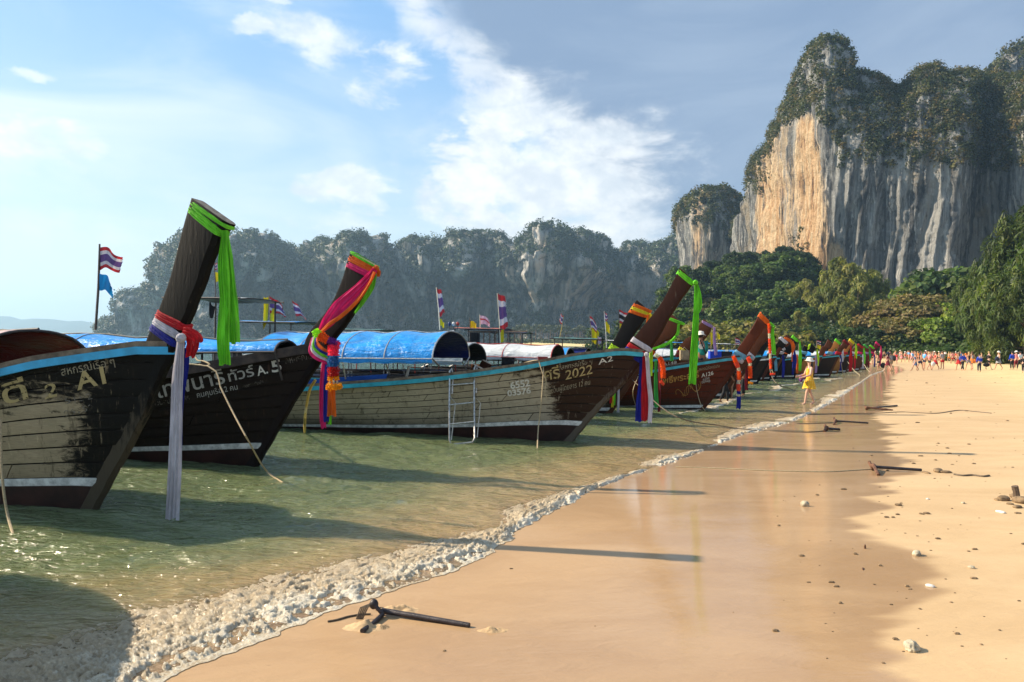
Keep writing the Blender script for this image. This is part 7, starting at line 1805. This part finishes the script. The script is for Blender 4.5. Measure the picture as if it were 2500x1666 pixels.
rope([B8.world(.3, -.1, 1.1), gnd(1890, 930, .5), gnd(1935, 952, .05)], .02, 'line from the A147 boat to the shallows', 'rope_dark')
for k, (b, fx) in enumerate(((ROW[4], 2052), (ROW[7], 2092), (ROW[9], 2120))):
    p = b.world(.7, -.1, 1.0); g_ = gnd(fx + 8, 921 - 4 * k, 0); rope([p, (p + g_) / 2 - (0, 0, .12), g_], .022, f'pale mooring line from a far row bow, {["nearest", "middle", "farthest"][k]} of the three', 'rope')
# boarding ladder on the A2 side
def L3(px, py, d): return at(px, py, d)
r0 = L3(1100, 1086, 13.6); r = world_empty('boarding_ladder', r0, 'galvanised steel boarding ladder hooked over the side of the A2 boat', 'ladder')
dT, dB_ = 14.35, 13.75
def lt(pts, rad, nm): 
    mb = MB(); mb.tube([tuple(np.array(p) - r0) for p in pts], rad, 8); mb.build(nm, 'steel_tube', r, True)
lt([L3(1104, 962, dT - .05), L3(1106, 915, dT), L3(1102, 900, dT), L3(1098, 906, dT - .05), L3(1097, 990, 14.1), L3(1097, 1075, dB_), L3(1101, 1085, dB_), L3(1130, 1083, dB_), L3(1154, 1080, dB_), L3(1159, 1070, dB_), L3(1158, 990, 14.1), L3(1158, 900, dT), L3(1161, 893, dT), L3(1164, 898, dT + .05), L3(1163, 960, dT)], .018, 'frame')
for y1, y2, dd in ((941, 936, 14.25), (989, 983, 14.05), (1036, 1030, 13.9)): lt([L3(1098, y1, dd), L3(1158, y2, dd)], .015, 'rung')
lt([L3(1098, 968, 14.15), L3(1112, 985, 14.2), L3(1102, 1074, 14.1)], .011, 'strut'); lt([L3(1162, 972, 14.15), L3(1173, 985, 14.2), L3(1165, 1068, 14.1)], .011, 'strut')
# oddments aboard
def pxtube(pts, d, rad, mat, name, label, cat):
    P_ = [at(a, b, d) for a, b in pts]; mb = MB(); mb.tube([tuple(p - P_[0]) for p in P_], rad, 7); o = mb.build(name, mat, None, True); o.location = P_[0]; return prop(o, label, cat)
pxtube([(990, 932), (997, 900), (998, 894)], 15.0, .03, 'kerchief', 'paddle', 'wooden paddle leaning inside the A2 boat', 'paddle')
pxtube([(455, 893), (457, 865), (475, 864), (492, 862)], 10.9, .02, 'steel_tube', 'handrail', 'short metal handrail on the far side of the A5 gunwale', 'handrail')
mb = MB()
for k in range(6): mb.tube([(0, 0, -.02 * k), (.02 * k, 0, -.1), (.01 * k, .0, -.28 - .04 * (k % 3))], .02, 5)
o = mb.build('black_rag', 'flag_black', None, True); o.location = at(513, 738, 16.4); prop(o, 'black rag hanging from the pale wheelhouse roof', 'rag')
mb = MB()
for k in range(6): mb.tube([(.06 * k, 0, 0), (.06 * k + .01, 0, -.25), (.06 * k, 0, -.55 - .05 * (k % 2))], .035, 5)
o = mb.build('black_tarp_roll', 'flag_black', None, True); o.location = at(1148, 812, 25.8); prop(o, 'black cloth roll hanging in the rusty wheelhouse', 'cloth')
mb = MB()
for k in range(9): mb.tube([(-.9 + .22 * k, 0, 0), (-.9 + .22 * k + .05 * math.sin(k), .0, -1.0)], .028, 5)
mb.tube([(-1, 0, 0), (1.1, 0, .05)], .03, 5); mb.tube([(-1, .1, -1.0), (1.1, .1, -1.0)], .02, 5)
o = mb.build('pole_bundle', 'pole_wood', None, True); o.location = at(1212, 812, 26.4); prop(o, 'row of upright wooden poles in the rusty wheelhouse', 'poles')
for k, (px_, py_, d_, m_, w_) in enumerate([(1325, 880, 19.5, 'paint_red', .25), (1160, 897, 18.5, 'fab_orange', .2), (1240, 884, 20, 'fab_black', .35), (1290, 880, 20.5, 'fab_grey', .3), (1745, 868, 26.5, 'fab_blue', .4), (1772, 868, 27, 'fab_black', .4), (2010, 872, 53, 'paint_blue', .7)]):
    mb = MB(); mb.box((0, 0, 0), (w_, w_ * .7, w_ * .6)); mb.box((0, 0, w_ * .33), (w_ * 1.04, w_ * .74, w_ * .08)); o = mb.build('cargo_box', m_, None); o.location = at(px_, py_, d_)
    prop(o, ['small red box above the A2 gunwale', 'orange bundle behind the A2 ladder', 'black crate behind the A2 rail', 'grey box left of the red box', 'blue bundle right of the man in teal', 'black bundle near the blue one', 'blue crate among the far row of boats'][k], 'box')
# tiny craft far out at the left
for k, (px_, w_) in enumerate(((35, 10), (68, 12), (95, 12), (116, 5))):
    d_ = 420; p = at(px_, 809, d_); s_ = w_ * d_ / FPX; mb = MB(); mb.box((0, 0, .5), (s_, 1.2, .7)); mb.box((s_ * .1, 0, 1.5), (s_ * .5, 1.0, .15)); mb.tube([(-s_ * .1, 0, .5), (-s_ * .1, 0, 1.5)], .08, 4); mb.tube([(s_ * .3, 0, .5), (s_ * .3, 0, 1.5)], .08, 4); mb.tube([(s_ * .5, 0, .6), (s_ * .62, 0, 1.8)], .1, 4)
    o = mb.build('distant_boat', 'paint_navy', None); o.location = (p[0], d_, 0); prop(o, f'tiny boat on the open sea, {["first", "second", "third", "fourth"][k]} from the left', 'boat')
